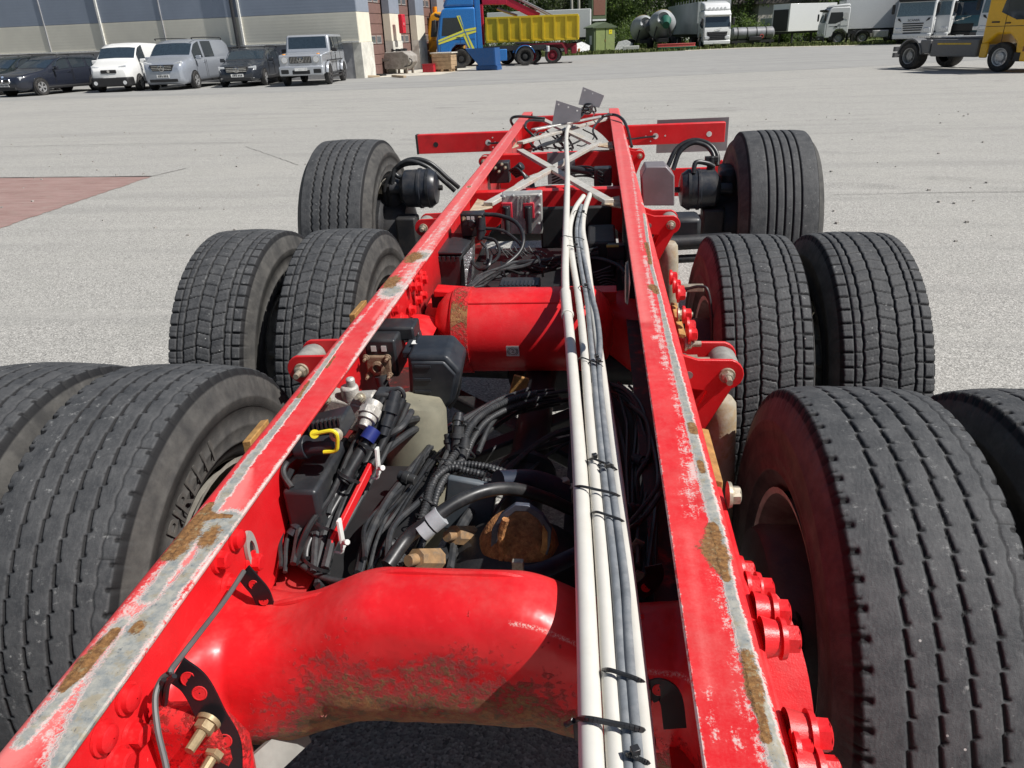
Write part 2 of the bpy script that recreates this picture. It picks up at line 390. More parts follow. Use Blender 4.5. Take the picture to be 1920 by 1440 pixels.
# tyre marks and stains on the slab
def mark_mat():
    t = NT('tyre_mark_rubber'); t.out((.13, .13, .128), .9, None, .2)
    tr = t.n.new('ShaderNodeBsdfTransparent'); mx = t.n.new('ShaderNodeMixShader')
    a = t.math('MULTIPLY', t.ramp(t.noise(.8, 5, .65), .46, .72), .20); a = t.math('MULTIPLY', a, t.ramp(t.noise(26, 4, .7), .3, .6)); t.l.new(a, mx.inputs[0])
    t.l.new(tr.outputs[0], mx.inputs[1]); t.l.new(t.b.outputs[0], mx.inputs[2]); t.l.new(mx.outputs[0], t.n['Material Output'].inputs['Surface']); return t.m
MARK = mark_mat()
def mark(pts, w, zz=.012):
    Pp = spline([(a, b, 0) for a, b in pts], 14); L = []; R2 = []
    for i, q in enumerate(Pp):
        d = (Pp[min(i+1, len(Pp)-1)]-Pp[max(0, i-1)]).normalized(); L.append((q.x-d.y*w/2, q.y+d.x*w/2, zz)); R2.append((q.x+d.y*w/2, q.y-d.x*w/2, zz))
    n = len(Pp); mb = MB(); mb.add(L+R2, [[i, i+1, n+i+1, n+i] for i in range(n-1)]); mb.build('tyre_mark', MARK, ground, smooth=0)
rm = random.Random(21)
for k in range(13):
    x0, y0 = rm.uniform(-16, 10), rm.uniform(9, 26); a = rm.uniform(-.35, .35); L_ = rm.uniform(6, 14); bend = rm.uniform(-2, 2)
    for off in (0, 1.9): mark([(x0, y0+off), (x0+L_*.5, y0+off+math.sin(a)*L_*.5+bend*.3), (x0+L_, y0+off+math.sin(a)*L_+bend)], rm.uniform(.22, .32), .012+.0006*k+(.0003 if off else 0))
for k in range(4): mark([(4.6+k*.62, 36.4), (4.9+k*.62, 37.2), (5.1+k*.62, 38.6)], .22, .022)
# little stones and leaf bits lying about
mb = MB()
for i in range(140):
    q = G(random.uniform(0, 1900), random.uniform(180, 460)); r = random.uniform(.006, .016)
    mb.box((q.x, q.y, r*.6), (r*2, r*1.6, r*1.2), rotz(random.uniform(0, 3)))
tag(mb.build('grit', pm('grit_stone', (.35, .33, .3), .9), smooth=0), 'loose grit and small stones scattered over the pale concrete', 'grit', kind='stuff')

# ------------------------------------------------------------------ grass verge and weeds
def grass_mat():
    t = NT('verge_grass'); n = t.noise(3.5, 5); c = t.mix(t.ramp(n, .3, .7), (.055, .085, .022), (.12, .135, .045))
    c = t.mix(t.ramp(t.noise(1.2, 4), .55, .7), c, (.22, .20, .11)); return t.out(c, .9, None, .2)
GRASS = grass_mat()
verge_line = [(-8, 67.2), (3.05, 70.8), (13.7, 75.6), (24.7, 69.4), (38, 76)]
tag(sheet('verge', [(-40, 62)]+verge_line+[(90, 110), (90, 140), (-40, 140)], .010, GRASS), kind='structure')
tag(sheet('gravel_edge', [(8, 71.6), (13.7, 74.2), (24.7, 67.8), (44, 78.5), (44, 81), (24.9, 71.0), (13.9, 76.6), (8, 74.6)], .014,
    pm('pale_gravel', (.50, .47, .38), .9, vs=8, bump=.01, bs=40)), kind='structure')
V = []; Q = []
def blades(n, sampler, hmin, hmax):
    for i in range(n):
        x, y = sampler(); hh = random.uniform(hmin, hmax); a = random.uniform(0, 6.3); w = hh*.28; lx, ly = random.uniform(-.25, .25)*hh, random.uniform(-.25, .25)*hh
        o = len(V); V.extend([(x-w*math.cos(a), y-w*math.sin(a), .0), (x+w*math.cos(a), y+w*math.sin(a), .0), (x+lx+w*.4*math.cos(a), y+ly+w*.4*math.sin(a), hh), (x+lx-w*.4*math.cos(a), y+ly-w*.4*math.sin(a), hh)]); Q.append((o, o+1, o+2, o+3))
def along():
    k = random.random()*(len(verge_line)-1); i = int(k); a, b = Vector(verge_line[i]), Vector(verge_line[i+1]); q = a.lerp(b, k-i); return q.x+random.uniform(-.3, .3), q.y+abs(random.gauss(0, 4))+.5
blades(9000, along, .06, .26)
tag(link('grass', np_mesh('grass', V, Q, smooth=False), GRASS), 'uneven green grass and weeds along the far edge of the yard', 'grass', kind='stuff')

# ------------------------------------------------------------------ trees beyond the yard
def leaf_mat(name, a, b, c3):
    t = NT(name); n = t.noise(.75, 4); n2 = t.noise(5, 3)
    oi = t.n.new('ShaderNodeObjectInfo')
    c = t.mix(t.ramp(n, .32, .68), a, b); c = t.mix(t.math('MULTIPLY', t.ramp(n2, .45, .75), .7), c, c3)
    c = t.mix(t.math('MULTIPLY', oi.outputs['Random'], .45), c, (a[0]*.75, a[1]*.8, a[2]*.8))
    t.out(c, .6, None, .35); tr = t.n.new('ShaderNodeBsdfTranslucent'); mx = t.n.new('ShaderNodeMixShader'); mx.inputs[0].default_value = .45
    t.l.new(t.mix(1.0, c, (1.7, 1.75, 1.2), 'MULTIPLY'), tr.inputs['Color']); t.l.new(t.b.outputs[0], mx.inputs[1]); t.l.new(tr.outputs[0], mx.inputs[2]); t.l.new(mx.outputs[0], t.n['Material Output'].inputs['Surface']); return t.m
LEAF = [leaf_mat('dark_foliage', (.055, .092, .030), (.090, .135, .045), (.14, .19, .068)),
        leaf_mat('mid_foliage', (.080, .125, .040), (.13, .18, .060), (.19, .24, .095)),
        leaf_mat('pale_foliage', (.075, .095, .05), (.12, .14, .085), (.18, .20, .13))]
BARK = pm('bark', (.085, .07, .055), .9, vs=8, bump=.02, bs=12)
def crown_mesh(name, h, rx, base, nclump, seed, leaf=.42):
    rng = np.random.RandomState(seed); V = []; Q = []
    lob = [(rng.uniform(-.55, .55)*rx, rng.uniform(-.55, .55)*rx, rng.uniform(base+.12*h, h*.93), rng.uniform(.30, .55)*rx) for _ in range(11)]
    lob += [(0, 0, base+(h-base)*.45, rx*.62), (0, 0, base+(h-base)*.75, rx*.42)]
    for i in range(nclump):
        cx, cy, cz, r = lob[rng.randint(len(lob))]
        d = rng.normal(size=3); d /= np.linalg.norm(d); k = rng.uniform(.55, 1.06)**.6
        c = np.array([cx, cy, cz])+d*r*k*np.array([1, 1, 1.05])
        if c[2] < base*.7: c[2] = base*.7+rng.rand()*.5
        for j in range(9):
            o = c+rng.normal(size=3)*.24*np.array([1.2, 1.2, .9]); a = rng.normal(size=3); a /= np.linalg.norm(a); b = np.cross(a, rng.normal(size=3)); b /= np.linalg.norm(b)
            s = leaf*rng.uniform(.3, .75); n0 = len(V)
            V += [o-a*s*.5-b*s*.22, o+a*s*.1-b*s*.33, o+a*s*.55, o+a*s*.0+b*s*.33]; Q.append((n0, n0+1, n0+2, n0+3))
    return np_mesh(name, V, Q, smooth=False)
def trunk_mesh(h, r, seed):
    rng = random.Random(seed); mb = MB()
    path = spline([(0, 0, -.1), (rng.uniform(-.15, .15), rng.uniform(-.15, .15), h*.35), (rng.uniform(-.3, .3), rng.uniform(-.3, .3), h*.85)], 6)
    mb.tube(path, r, 8, lambda i, n: r*(1-.8*i/n))
    for k in range(6):
        p = path[4+k]; a = rng.uniform(0, 6.3); L = h*.22
        mb.tube(spline([p, p+Vector((math.cos(a)*L*.5, math.sin(a)*L*.5, L*.45)), p+Vector((math.cos(a)*L, math.sin(a)*L, L*1.1))], 4), r*.3, 5, lambda i, n: r*.33*(1-.8*i/n))
    return mb.mesh('trunk')
tree_kinds = []
for k, (h, rx, base, nc, li) in enumerate([(12.5, 3.6, .8, 620, 0), (10.5, 3.3, .5, 560, 1), (13.5, 3.0, .9, 600, 0), (9.5, 3.5, .3, 560, 1), (11.5, 3.8, .6, 620, 2)]):
    tree_kinds.append((crown_mesh('crown', h, rx, base, nc, 31+k), trunk_mesh(h, .17, k), LEAF[li]))
tree_labels = ['tall dark tree with a ragged crown in the wood behind the yard', 'mid green bushy tree in the wood behind the yard', 'narrow dark tall tree in the wood behind the yard',
               'low spreading green tree with foliage down to the grass behind the yard', 'pale grey-green willow-like tree in the wood behind the yard']
def tree(k, x, y, s):
    cm, tm, lm = tree_kinds[k]
    e = empty('tree', (x, y, 0), random.uniform(0, 6.3), tree_labels[k], 'tree', 'trees behind the yard', s)
    link('trunk', tm, BARK, e); link('crown', cm, lm, e); return e
LAND = [(880, 'the blue cab'), (960, 'the crane boom'), (1010, 'the yellow container'), (1060, 'the utility poles'), (1120, 'the green kiosk'), (1180, 'the mixer drums'), (1240, 'the mixer with the green chute'), (1300, 'the grey curtain-side trailer'), (1345, 'the white lorry cab'), (1415, 'the lying grey tank'), (1478, 'the flatbed trailer'), (1525, 'the box with the open end'), (1575, 'the four-axle truck cab'), (1640, 'the large white box'), (1690, 'the dark blue trailer'), (1750, 'the name-plate cab'), (1800, 'the teal cab'), (1850, 'the slatted cab by the yellow truck'), (1905, 'the yellow truck cab')]
def to_px(x, y, z=2.0):
    d = Vector((x, y, z))-CAMP; return 960+F*d.dot(RX)/d.dot(RF)
kind_word = ['tall dark tree', 'mid green bushy tree', 'narrow dark tree', 'low spreading green tree', 'pale willow-like tree']
used_labels = set()
def tree_label(k, x, y):
    p_ = to_px(x, y); lm = min(LAND, key=lambda q: abs(q[0]-p_)); d = p_-lm[0]
    for ph in (['rising right above'] if abs(d) < 12 else [])+(['rising a little left of', 'filling the gap left of'] if d < 0 else ['rising a little right of', 'filling the gap right of'])+['crowding in close behind', 'half hidden by its neighbours behind', 'standing deepest in the wood behind']:
        for kw in (kind_word[k],):
            t_ = kw+' '+ph+' '+lm[1]
            if t_ not in used_labels: used_labels.add(t_); return t_
    return kind_word[k]+' in the wood behind '+lm[1]
rng = random.Random(5); px = -17.0
while px < 58:
    y = 99+.10*abs(px-5)+rng.uniform(-2.2, 2.2)+(4 if px > 30 else 0); k = rng.choice([0, 1, 1, 2, 3, 3])
    if -6 < px < 0: k = 4 if rng.random() < .6 else 0
    e = tree(k, px, y, rng.uniform(.85, 1.15)); e['label'] = tree_label(k, px, y); px += rng.uniform(2.3, 3.0)
def merged(name, base, spots, mat):
    n0 = len(base.vertices); co = np.zeros(n0*3, np.float32); base.vertices.foreach_get('co', co); co = co.reshape(-1, 3); Vs = []; Qs = []
    qd = np.arange(n0).reshape(-1, 4)
    for i, (x, y, a, s_, sz) in enumerate(spots):
        c_, s2 = math.cos(a), math.sin(a); X = co[:, 0]*c_-co[:, 1]*s2; Y = co[:, 0]*s2+co[:, 1]*c_; Vs.append(np.stack([X*s_+x, Y*s_+y, co[:, 2]*s_*sz], -1)); Qs.append(qd+i*n0)
    return link(name, np_mesh(name, np.concatenate(Vs), np.concatenate(Qs), smooth=False), mat)
back = []; px = -28
while px < 84: back.append((px, 108+.1*abs(px-5)+rng.uniform(-2, 2), rng.uniform(0, 6), rng.uniform(.95, 1.25), 1)); px += rng.uniform(3.0, 4.0)
tag(merged('woodland', tree_kinds[0][0], back, LEAF[0]), 'dense dark woodland behind the front row of trees', 'woodland', kind='stuff')
far = []; px = -40
while px < 100: far.append((px, 118+.1*abs(px-5)+rng.uniform(-2, 2), rng.uniform(0, 6), rng.uniform(1.1, 1.4), 1)); px += rng.uniform(3.4, 4.4)
tag(merged('woodland', tree_kinds[2][0], far, LEAF[0]), 'deepest dark trees closing off the wood at the back', 'woodland', kind='stuff')
shrub_mesh = crown_mesh('undergrowth', 2.6, 1.9, .05, 200, 77, .38); sp = []; px = -18
while px < 56: sp.append((px, 93.5+.08*abs(px-5)+rng.uniform(-1.5, 1.5), rng.uniform(0, 6), rng.uniform(.7, 1.25), rng.uniform(.8, 1.2))); px += rng.uniform(1.9, 3.0)
tag(merged('undergrowth', shrub_mesh, sp, LEAF[1]), 'leafy green undergrowth along the foot of the wood', 'undergrowth', kind='stuff')

# ------------------------------------------------------------------ workshop building
WX = Vector((-11.47, 39.44, 0)); D2 = Vector((math.sin(rad(5)), math.cos(rad(5)), 0)); D1 = Vector((-D2.y, D2.x, 0)); UPV = Vector((0, 0, 1)); NL = Vector((-D2.x, -D2.y, 0)); NR = Vector((D2.y, -D2.x, 0))
def ribbed(name, c, var=.05):
    t = NT(name); z = t.sep()[2]
    w = t.n.new('ShaderNodeTexWave'); w.wave_type = 'BANDS'; w.bands_direction = 'Z'; w.inputs['Scale'].default_value = 2.2; t.l.new(t.obj, w.inputs[0])
    n = t.noise(.8, 5); t.bump(w.outputs['Fac'], .0012)
    return t.out(t.mix(t.ramp(n, .3, .7), tuple(x*(1-var) for x in c), tuple(x*(1+var) for x in c)), .5, .1)
BEIGE = ribbed('beige_cladding', (.70, .67, .57)); BLUEC = ribbed('blue_cladding', (.26, .30, .365)); PLINTH = pm('grey_plinth', (.36, .36, .37), .8, vs=2)
CREAM = pm('cream_render', (.74, .69, .56), .75, vs=2, var=.05); TRIM = pm('white_trim', (.72, .71, .66), .5); BROWN = pm('brown_door', (.20, .118, .10), .5, vs=3, var=.08)
PIPEM = pm('dark_downpipe', (.03, .03, .033), .4); GREYB = pm('grey_blue_band', (.24, .27, .32), .7, vs=2, var=.05); PLINL = pm('pale_plinth', (.66, .64, .57), .8, vs=2, dirt=.2)
bld = empty('workshop_building', WX, 0, 'long beige workshop hall with a blue cladding band and brown sectional doors', 'building')
def W(a, b, z, off=0, nrm=None): return D1*a+D2*b+UPV*z+(nrm*off if nrm else Vector())
mb = MB(); mb.slab([W(.75, .6, 0), W(34, .6, 0), W(34, .6, 8.85), W(.75, .6, 8.85)], D2*23); mb.build('wall_core', PLINTH, bld)
levels = [(0, 1.66, PLINTH, .0), (1.74, 3.02, BEIGE, .06), (3.03, 4.45, BLUEC, .06), (4.46, 5.9, BEIGE, .06), (5.91, 7.4, BEIGE, .06), (7.41, 8.9, BEIGE, .06)]
bays = [(0, 6.2), (6.23, 10.6), (10.63, 14.2), (14.23, 17.6), (17.63, 22.0), (22.03, 26), (26.03, 30), (30.03, 34)]
for z0, z1, mt, off in levels:
    for a0, a1 in bays:
        mb = MB(); mb.slab([W(a0, -off, z0), W(a1, -off, z0), W(a1, -off, z1), W(a0, -off, z1)], D2*(.5+off)); mb.build('panel', mt, bld, bevel=.01)
mb = MB(); mb.slab([W(0, -.11, 1.66), W(34, -.11, 1.66), W(34, -.11, 1.74), W(0, -.11, 1.74)], D2*.5); mb.build('drip_trim', TRIM, bld)
for a in (6.2, 14.2, 22.0, 26, 30):
    mb = MB(); mb.bar(W(a, -.1, 1.72), W(a, -.1, 8.9), .10, .09, NL); mb.build('joint_trim', TRIM, bld)
    if a in (6.2, 22.0):
        mb = MB(); mb.tube([W(a+.28, -.22, .15), W(a+.28, -.22, 8.9)], .09, 10); mb.build('downpipe', PIPEM, bld)
for a in (10.6, 17.6):
    mb = MB(); mb.bar(W(a, -.08, 1.72), W(a, -.08, 8.9), .05, .05, NL); mb.build('joint_trim', PLINTH, bld)
mb = MB(); mb.slab([W(-.5, -.5, 8.9), W(34.5, -.5, 8.9), W(34.5, 23, 8.9), W(-.5, 23, 8.9)], UPV*.35); mb.build('roof', PLINTH, bld)
pitch, pw, dep = 4.75, 1.65, .42
for k in range(5):
    b0 = k*pitch; p0 = .0 if k else -.02
    for z0, z1, mt, ex in ((0, 1.66, PLINL, .05), (1.67, 3.02, CREAM, 0), (3.03, 4.45, GREYB, 0), (4.46, 8.9, CREAM, 0)):
        mb = MB(); mb.slab([W(.4, b0+p0, z0), W(-(dep-.40)-ex, b0+p0, z0), W(-(dep-.40)-ex, b0+pw, z0), W(.4, b0+pw, z0)], UPV*(z1-z0)); mb.build('pilaster', mt, bld, bevel=.012)
    d = tag(MB().slab([W(.52, b0+pw, 0), W(.52, b0+pitch, 0), W(.52, b0+pitch, 8.9), W(.52, b0+pw, 8.9)], D1*.1).build('door_recess', BROWN, bld))
    for j in range(12):
        z0 = .03+j*.5
        s = MB().slab([W(.46, b0+pw+.02, z0), W(.46, b0+pitch-.02, z0), W(.46, b0+pitch-.02, z0+.48), W(.46, b0+pw+.02, z0+.48)], D1*.05).build('door_panel', BROWN, bld, bevel=.02)
        if j in (3, 7):
            for q in range(3):
                a = b0+pw+.35+q*.85
                MB().slab([W(.452, a, z0+.08), W(.452, a+.6, z0+.08), W(.452, a+.6, z0+.38), W(.452, a, z0+.38)], D1*.03).build('window_pane', pm('door_glass', (.10, .11, .12), .06), s)
                mbf = MB()
                for (u0, u1, v0, v1) in ((-.05, .65, .03, .08), (-.05, .65, .38, .43), (-.05, 0, .08, .38), (.6, .65, .08, .38)):
                    mbf.slab([W(.44, a+u0, z0+v0), W(.44, a+u1, z0+v0), W(.44, a+u1, z0+v1), W(.44, a+u0, z0+v1)], D1*.03)
                mbf.build('window_frame', pm('door_window_frame', (.33, .31, .29), .5), s)
tag(sheet('door_apron', [tuple((WX+W(-.35, .2, 0)).xy), tuple((WX+W(-3.6, 1.5, 0)).xy), tuple((WX+W(-3.6, 22, 0)).xy), tuple((WX+W(.5, 22, 0)).xy)], .012, pm('pale_apron_concrete', (.52, .49, .42), .85, vs=1.5)), kind='structure')
# wall box, compressor, planks by the doors
fx = WX+W(-.40, pitch+.5, 2.05)
e = empty('wall_cabinet', fx, -rad(5), 'red fire cabinet mounted on the second pilaster', 'fire cabinet')
MB().box((.12, .0, .45), (.24, .52, .95)).build('cabinet_body', pm('fire_red', (.55, .02, .035), .4), e, bevel=.03)
MB().box((.25, .0, .55), (.02, .40, .45)).build('cabinet_door', pm('fire_red_door', (.62, .03, .05), .35), e, bevel=.01); MB().box((.27, -.14, .45), (.03, .03, .12)).build('handle', TRIM, e)
q = G(752, 138); e = empty('machine_unit', (q.x, q.y, 0), rad(-20), 'dusty grey wheeled machine with a jumble of parts on top beside the doors', 'machine', None, .74)
MGR = pm('machine_grey', (.33, .31, .28), .7, dirt=.5, vs=4); 
MB().prism([(-1.05, .35), (.75, .3), (1.2, .8), (1.2, 1.25), (.7, 1.55), (-.9, 1.5), (-1.05, 1.2)], (0, -.6, 0), (1, 0, 0), (0, 0, 1), (0, 1.2, 0)).build('body', MGR, e, bevel=.06)
MB().box((-1.0, 0, .95), (.9, 1.3, .14)).build('shelf', pm('machine_shelf', (.2, .19, .17), .7), e, bevel=.02)
for x in (-.9, .1, .8):
    for y in (-.4, .4): MB().box((x, y, .2), (.14, .14, .42)).build('leg', pm('machine_leg', (.2, .17, .14), .7), e)
rr = random.Random(3)
for k in range(9): MB().box((rr.uniform(-.8, .5), rr.uniform(-.4, .4), 1.58+rr.uniform(0, .06)), (rr.uniform(.1, .25), rr.uniform(.1, .3), rr.uniform(.1, .22)), rotz(rr.uniform(0, 3))).build('scrap_piece', DARKM, e)
mb = MB(); mb.tube(spline([(1.1, -.5, 1.1), (1.45, -.6, .9), (1.3, -.62, .6), (.8, -.65, .5)], 8), .04, 8); mb.build('hose', HOSE, e)
WOOD = pm('grey_wood', (.36, .28, .19), .8, vs=5)
for (px, py, rz, L, lb) in ((688, 146, .5, 1.3, 'short pale plank on the ground at the building corner'), (705, 143, .2, 1.1, 'dark scrap plank lying by the first brown door'), (748, 146, -.5, .8, 'small broken plank lying in front of the grey machine')):
    q = G(px, py); o = MB().box((0, 0, .06), (L, .22, .1)).build('plank', WOOD if px != 705 else DARKM, None, bevel=.01); o.location = (q.x, q.y, .012); o.rotation_euler = (0, rad(3), rz); tag(o, lb, 'plank')
# ------------------------------------------------------------------ vehicles in the yard (front towards local -y)
GLASS = pm('dark_car_glass', (.026, .034, .042), .05, var=.1, spec=.8); GLASSB = pm('blue_windscreen', (.03, .045, .06), .05, spec=.9); GLASSP = pm('pale_windscreen', (.16, .22, .24), .06, spec=.9)
TYRE = pm('car_tyre', (.02, .02, .021), .8, dirt=.3); ALLOY = pm('alloy_rim', (.50, .50, .50), .35, .5, vs=30); CHROME = pm('chrome', (.75, .75, .75), .12, 1.0)
LAMP = pm('headlamp_lens', (.72, .74, .76), .08, .3, var=.1, spec=.8); TAIL = pm('tail_lamp', (.40, .015, .02), .15); BLK = pm('matt_black_trim', (.018, .018, .019), .55); PLATE = pm('number_plate', (.72, .72, .70), .45); PTXT = pm('plate_text', (.05, .05, .05), .6)
TRIMG = pm('grey_truck_trim', (.09, .09, .095), .55); STEELR = pm('steel_rim', (.36, .36, .35), .5, .4, dirt=.3); AMBER = pm('amber_lamp', (.8, .30, .02), .2)
TYRE_ME = {}
def wheel(parent, x, y, r, w, side, rim=None, name='wheel', truck=False):
    """tyre part with a rim sub-part; side = +1 when the outer face looks to +x"""
    key = (r, w, side, truck)
    if key not in TYRE_ME:
        mb = MB(); mb.lathe([(r*.6, w*.42), (r*.70, w*.5), (r*.93, w*.5), (r, w*.36), (r, -w*.36), (r*.93, -w*.5), (r*.6, -w*.5)], (0, 0, 0), (side, 0, 0), 28)
        m2 = MB()
        if truck:
            m2.lathe([(r*.61, w*.46), (r*.56, w*.44), (r*.50, w*.18), (r*.34, w*.12), (r*.30, w*.38), (r*.16, w*.42), (.001, w*.42)], (0, 0, 0), (side, 0, 0), 24)
            for k in range(10):
                a = k*math.pi/5; m2.cyl((side*w*.12, r*.42*math.cos(a), r*.42*math.sin(a)), (side*w*.24, r*.42*math.cos(a), r*.42*math.sin(a)), r*.04, n=6)
        else:
            m2.lathe([(r*.62, w*.46), (r*.57, w*.44), (r*.55, w*.10), (.001, w*.10)], (0, 0, 0), (side, 0, 0), 24)
            for k in range(5):
                for da in (-.16, .16):
                    a = k*2*math.pi/5+da; a2 = k*2*math.pi/5
                    m2.bar((side*w*.36, r*.10*math.cos(a2), r*.10*math.sin(a2)), (side*w*.42, r*.58*math.cos(a), r*.58*math.sin(a)), r*.10, w*.12, (1, 0, 0))
            m2.cyl((side*w*.2, 0, 0), (side*w*.44, 0, 0), r*.13, n=12)
        TYRE_ME[key] = (mb.mesh('tyre'), m2.mesh('rim'))
    a, b = TYRE_ME[key]
    t = link(name, a.copy() if False else a, TYRE, parent); t.location = (x, y, r)
    rm = bpy.data.objects.new('rim', b); col.objects.link(rm); rm.parent = t
    if not b.materials: b.materials.append(None)
    rm.material_slots[0].link = 'OBJECT'; rm.material_slots[0].material = rim or ALLOY
    return t
def loft(e, paint, L, W, H, top, belt, plan, low, ws, wsr, side, tum=.20):
    N = 85; ys = np.concatenate([-L/2+np.linspace(0, 1, 8)**1.6*.25, np.linspace(-L/2+.28, L/2-.28, N-16), L/2-np.linspace(1, 0, 8)**1.6*.25])
    ker = np.array([.1, .2, .4, .2, .1])
    def it(c, sm=True):
        v = np.interp(ys, [q[0] for q in c], [q[1] for q in c]); return np.convolve(np.pad(v, 2, 'edge'), ker, 'valid') if sm else v
    zt, zb, w, zl = it(top), it(belt), it(plan)*W/2, it(low)
    c = np.clip(zt-zb, .0, None); k = np.clip(c/(H-zb.min())*1.25, 0, 1); wt = w*(.94-(tum+.02)*k)
    R = []
    for i in range(len(ys)):
        b, t_, l, ww, cc = zb[i], zt[i], zl[i], w[i], c[i]; kk = k[i]
        p6 = (ww*(.955), b); p8 = (wt[i], t_-.10*cc-.012)
        R.append([(0, l), (ww*.86, l), (ww*.965, l+.06), (ww, l+.26*(b-l)), (ww*1.0, l+.62*(b-l)), (ww*.99, b-.06), p6, (p6[0]+(p8[0]-p6[0])*.07, p6[1]+(p8[1]-p6[1])*.07), p8, (wt[i]*.94, t_-.035*cc-.004), (wt[i]*.6, t_), (0, t_+.012)])
    R = np.array(R); n = R.shape[1]; full = np.concatenate([R, np.stack([-R[:, -2:0:-1, 0], R[:, -2:0:-1, 1]], -1)], 1); m_ = full.shape[1]
    V = [(full[i, j, 0], ys[i], full[i, j, 1]) for i in range(len(ys)) for j in range(m_)]
    mb = MB(); mb.add(V, [[i*m_+j, i*m_+(j+1) % m_, (i+1)*m_+(j+1) % m_, (i+1)*m_+j] for i in range(len(ys)-1) for j in range(m_)]+[list(range(m_))[::-1], list(range((len(ys)-1)*m_, len(ys)*m_))])
    body = mb.build('body', paint, e, smooth=50)
    def patch(y0, y1, js, nm, mt):
        idx = [i for i in range(len(ys)) if y0 <= ys[i] <= y1]
        if len(idx) < 2: return
        g = MB(); vs = []; 
        for i in idx:
            for j in js: vs.append(Vector((full[i, j, 0]*1.008, ys[i], full[i, j, 1]+.005)))
        q = len(js); g.add(vs, [[a*q+b, a*q+b+1, (a+1)*q+b+1, (a+1)*q+b] for a in range(len(idx)-1) for b in range(q-1)]); g.build(nm, mt, e, smooth=50)
    patch(ws[0], ws[1], list(range(9, 14)), 'windscreen', GLASSB)
    if wsr: patch(wsr[0], wsr[1], list(range(9, 14)), 'rear_window', GLASS)
    for a, b in side:
        patch(a, b, [7, 8], 'side_window', GLASS); patch(a, b, [m_-8, m_-7], 'side_window', GLASS)
    return body
def car(name, loc, rz, sc, lab, cat, paint, L, W, H, zb, prof, cab, ws, sidewin, wb, wr, fo, face, tow=.84, roofmat=None, rails=False, group=None, rim=None, mir=None, dark_lower=None, shape=None):
    e = empty(name, loc, rz, lab, cat, group, sc)
    def hw(y, z):
        f = 1-.07*max(0, (abs(y)-(L/2-.55))/.55)**2
        return W/2*f*(1 if z <= zb else 1-(1-tow)*(z-zb)/(H-zb))*(1 if z > .35 else .96)
    def solid(poly, nm, mt, bev):
        mb = MB(); n = len(poly); vs = []
        for s in (-1, 1):
            for y, z in poly: vs.append((s*hw(y, z), y, z))
        mb.add(vs, [list(range(n))[::-1], list(range(n, 2*n))]+[[i, (i+1) % n, n+(i+1) % n, n+i] for i in range(n)])
        return mb.build(nm, mt, e, bevel=bev, seg=3)
    body = loft(e, paint, L, W, H, **shape) if shape else solid(prof, 'body', paint, .10)
    if not shape: solid(cab, 'cabin', paint, .07)
    for s in (-1, 1):
        for yy in sorted({round(p_[0][0], 2) for p_ in sidewin}|{round(max(q_[0] for q_ in sidewin[0]), 2)}): MB().box((s*(W/2-.002), yy-.04, (zb+.42)/2), (.014, .014, zb-.46)).build('door_seam', BLK, body)
        MB().box((s*(W/2-.01), 0, .30), (.05, L-2.3, .09)).build('sill_trim', BLK, body, bevel=.02); MB().box((s*(W/2+.008), sidewin[0][-1][0]-.22 if len(sidewin) < 2 else sidewin[1][0][0]-.22, zb-.10), (.025, .16, .03)).build('door_handle', paint, body, bevel=.008)
    (y0, z0), (y1, z1) = ws
    n = Vector((0, -(z1-z0), (y1-y0))).normalized()
    A = [(-hw(y0, z0)+.10, y0, z0), (hw(y0, z0)-.10, y0, z0), (hw(y1, z1)-.09, y1, z1), (-hw(y1, z1)+.09, y1, z1)]
    A = [Vector(p)+n*.012 for p in A]; c = sum(A, Vector())/4; A = [c+(p-c)*.97 for p in A]
    if not shape: MB().slab(A, -n*.03).build('windscreen', GLASSB, e)
    for s in (-1, 1):
        for poly in ([] if shape else sidewin):
            pts = [Vector((s*(hw(y, z)+.006), y, z)) for y, z in poly]; MB().slab(pts, (-s*.03, 0, 0)).build('side_window', GLASS, e)
        for k, y in enumerate((-L/2+fo, -L/2+fo+wb)):
            arch = MB(); arch.lathe([(.001, 0), (wr*1.13, 0), (wr*1.13, -.12), (.001, -.12)], (s*(W/2+.004), y, wr*1.02), (s, 0, 0), 24); arch.build('wheel_arch', BLK, e)
            wheel(e, s*(W/2-.06), y, wr, .21, s, rim)
        m = mir or BLK; my = ws[0][0]+.28
        MB().box((s*(W/2+.13), my, zb+.08), (.22, .10, .15)).build('mirror', m, e, bevel=.03)
        if rails: 
            mb = MB(); mb.tube(spline([(s*(W/2*tow-.06), ws[1][0]+.15, H-.02), (s*(W/2*tow-.06), ws[1][0]+.3, H+.05), (s*(W/2*tow-.06), L/2-.8, H+.04), (s*(W/2*tow-.06), L/2-.6, H-.05)], 6), .02, 6); mb.build('roof_rail', BLK, e)
    yf = -L/2
    if dark_lower: MB().prism([(-W*.40, -.05), (W*.40, -.05), (W*.465, .08), (W*.49, .34), (-W*.49, .34), (-W*.465, .08)], (0, yf, .22), (1, 0, 0), (0, 1, 0), (0, 0, .34)).build('bumper', dark_lower, e, bevel=.05, seg=3)
    MB().box((0, yf-.015, face['plate']), (.52, .02, .12)).build('number_plate', PLATE, e); 
    mb = MB()
    for k in range(6): mb.box((-.17+.068*k+(.02 if k > 2 else 0), yf-.027, face['plate']), (.042, .004, .07))
    mb.build('plate_text', PTXT, e.children[-1])
    face['fn'](e, yf, W)
    # lower air intake
    MB().box((0, yf+.0, face['intake']), (W*.62, .04, .12)).build('air_intake', BLK, e, bevel=.02)
    return e
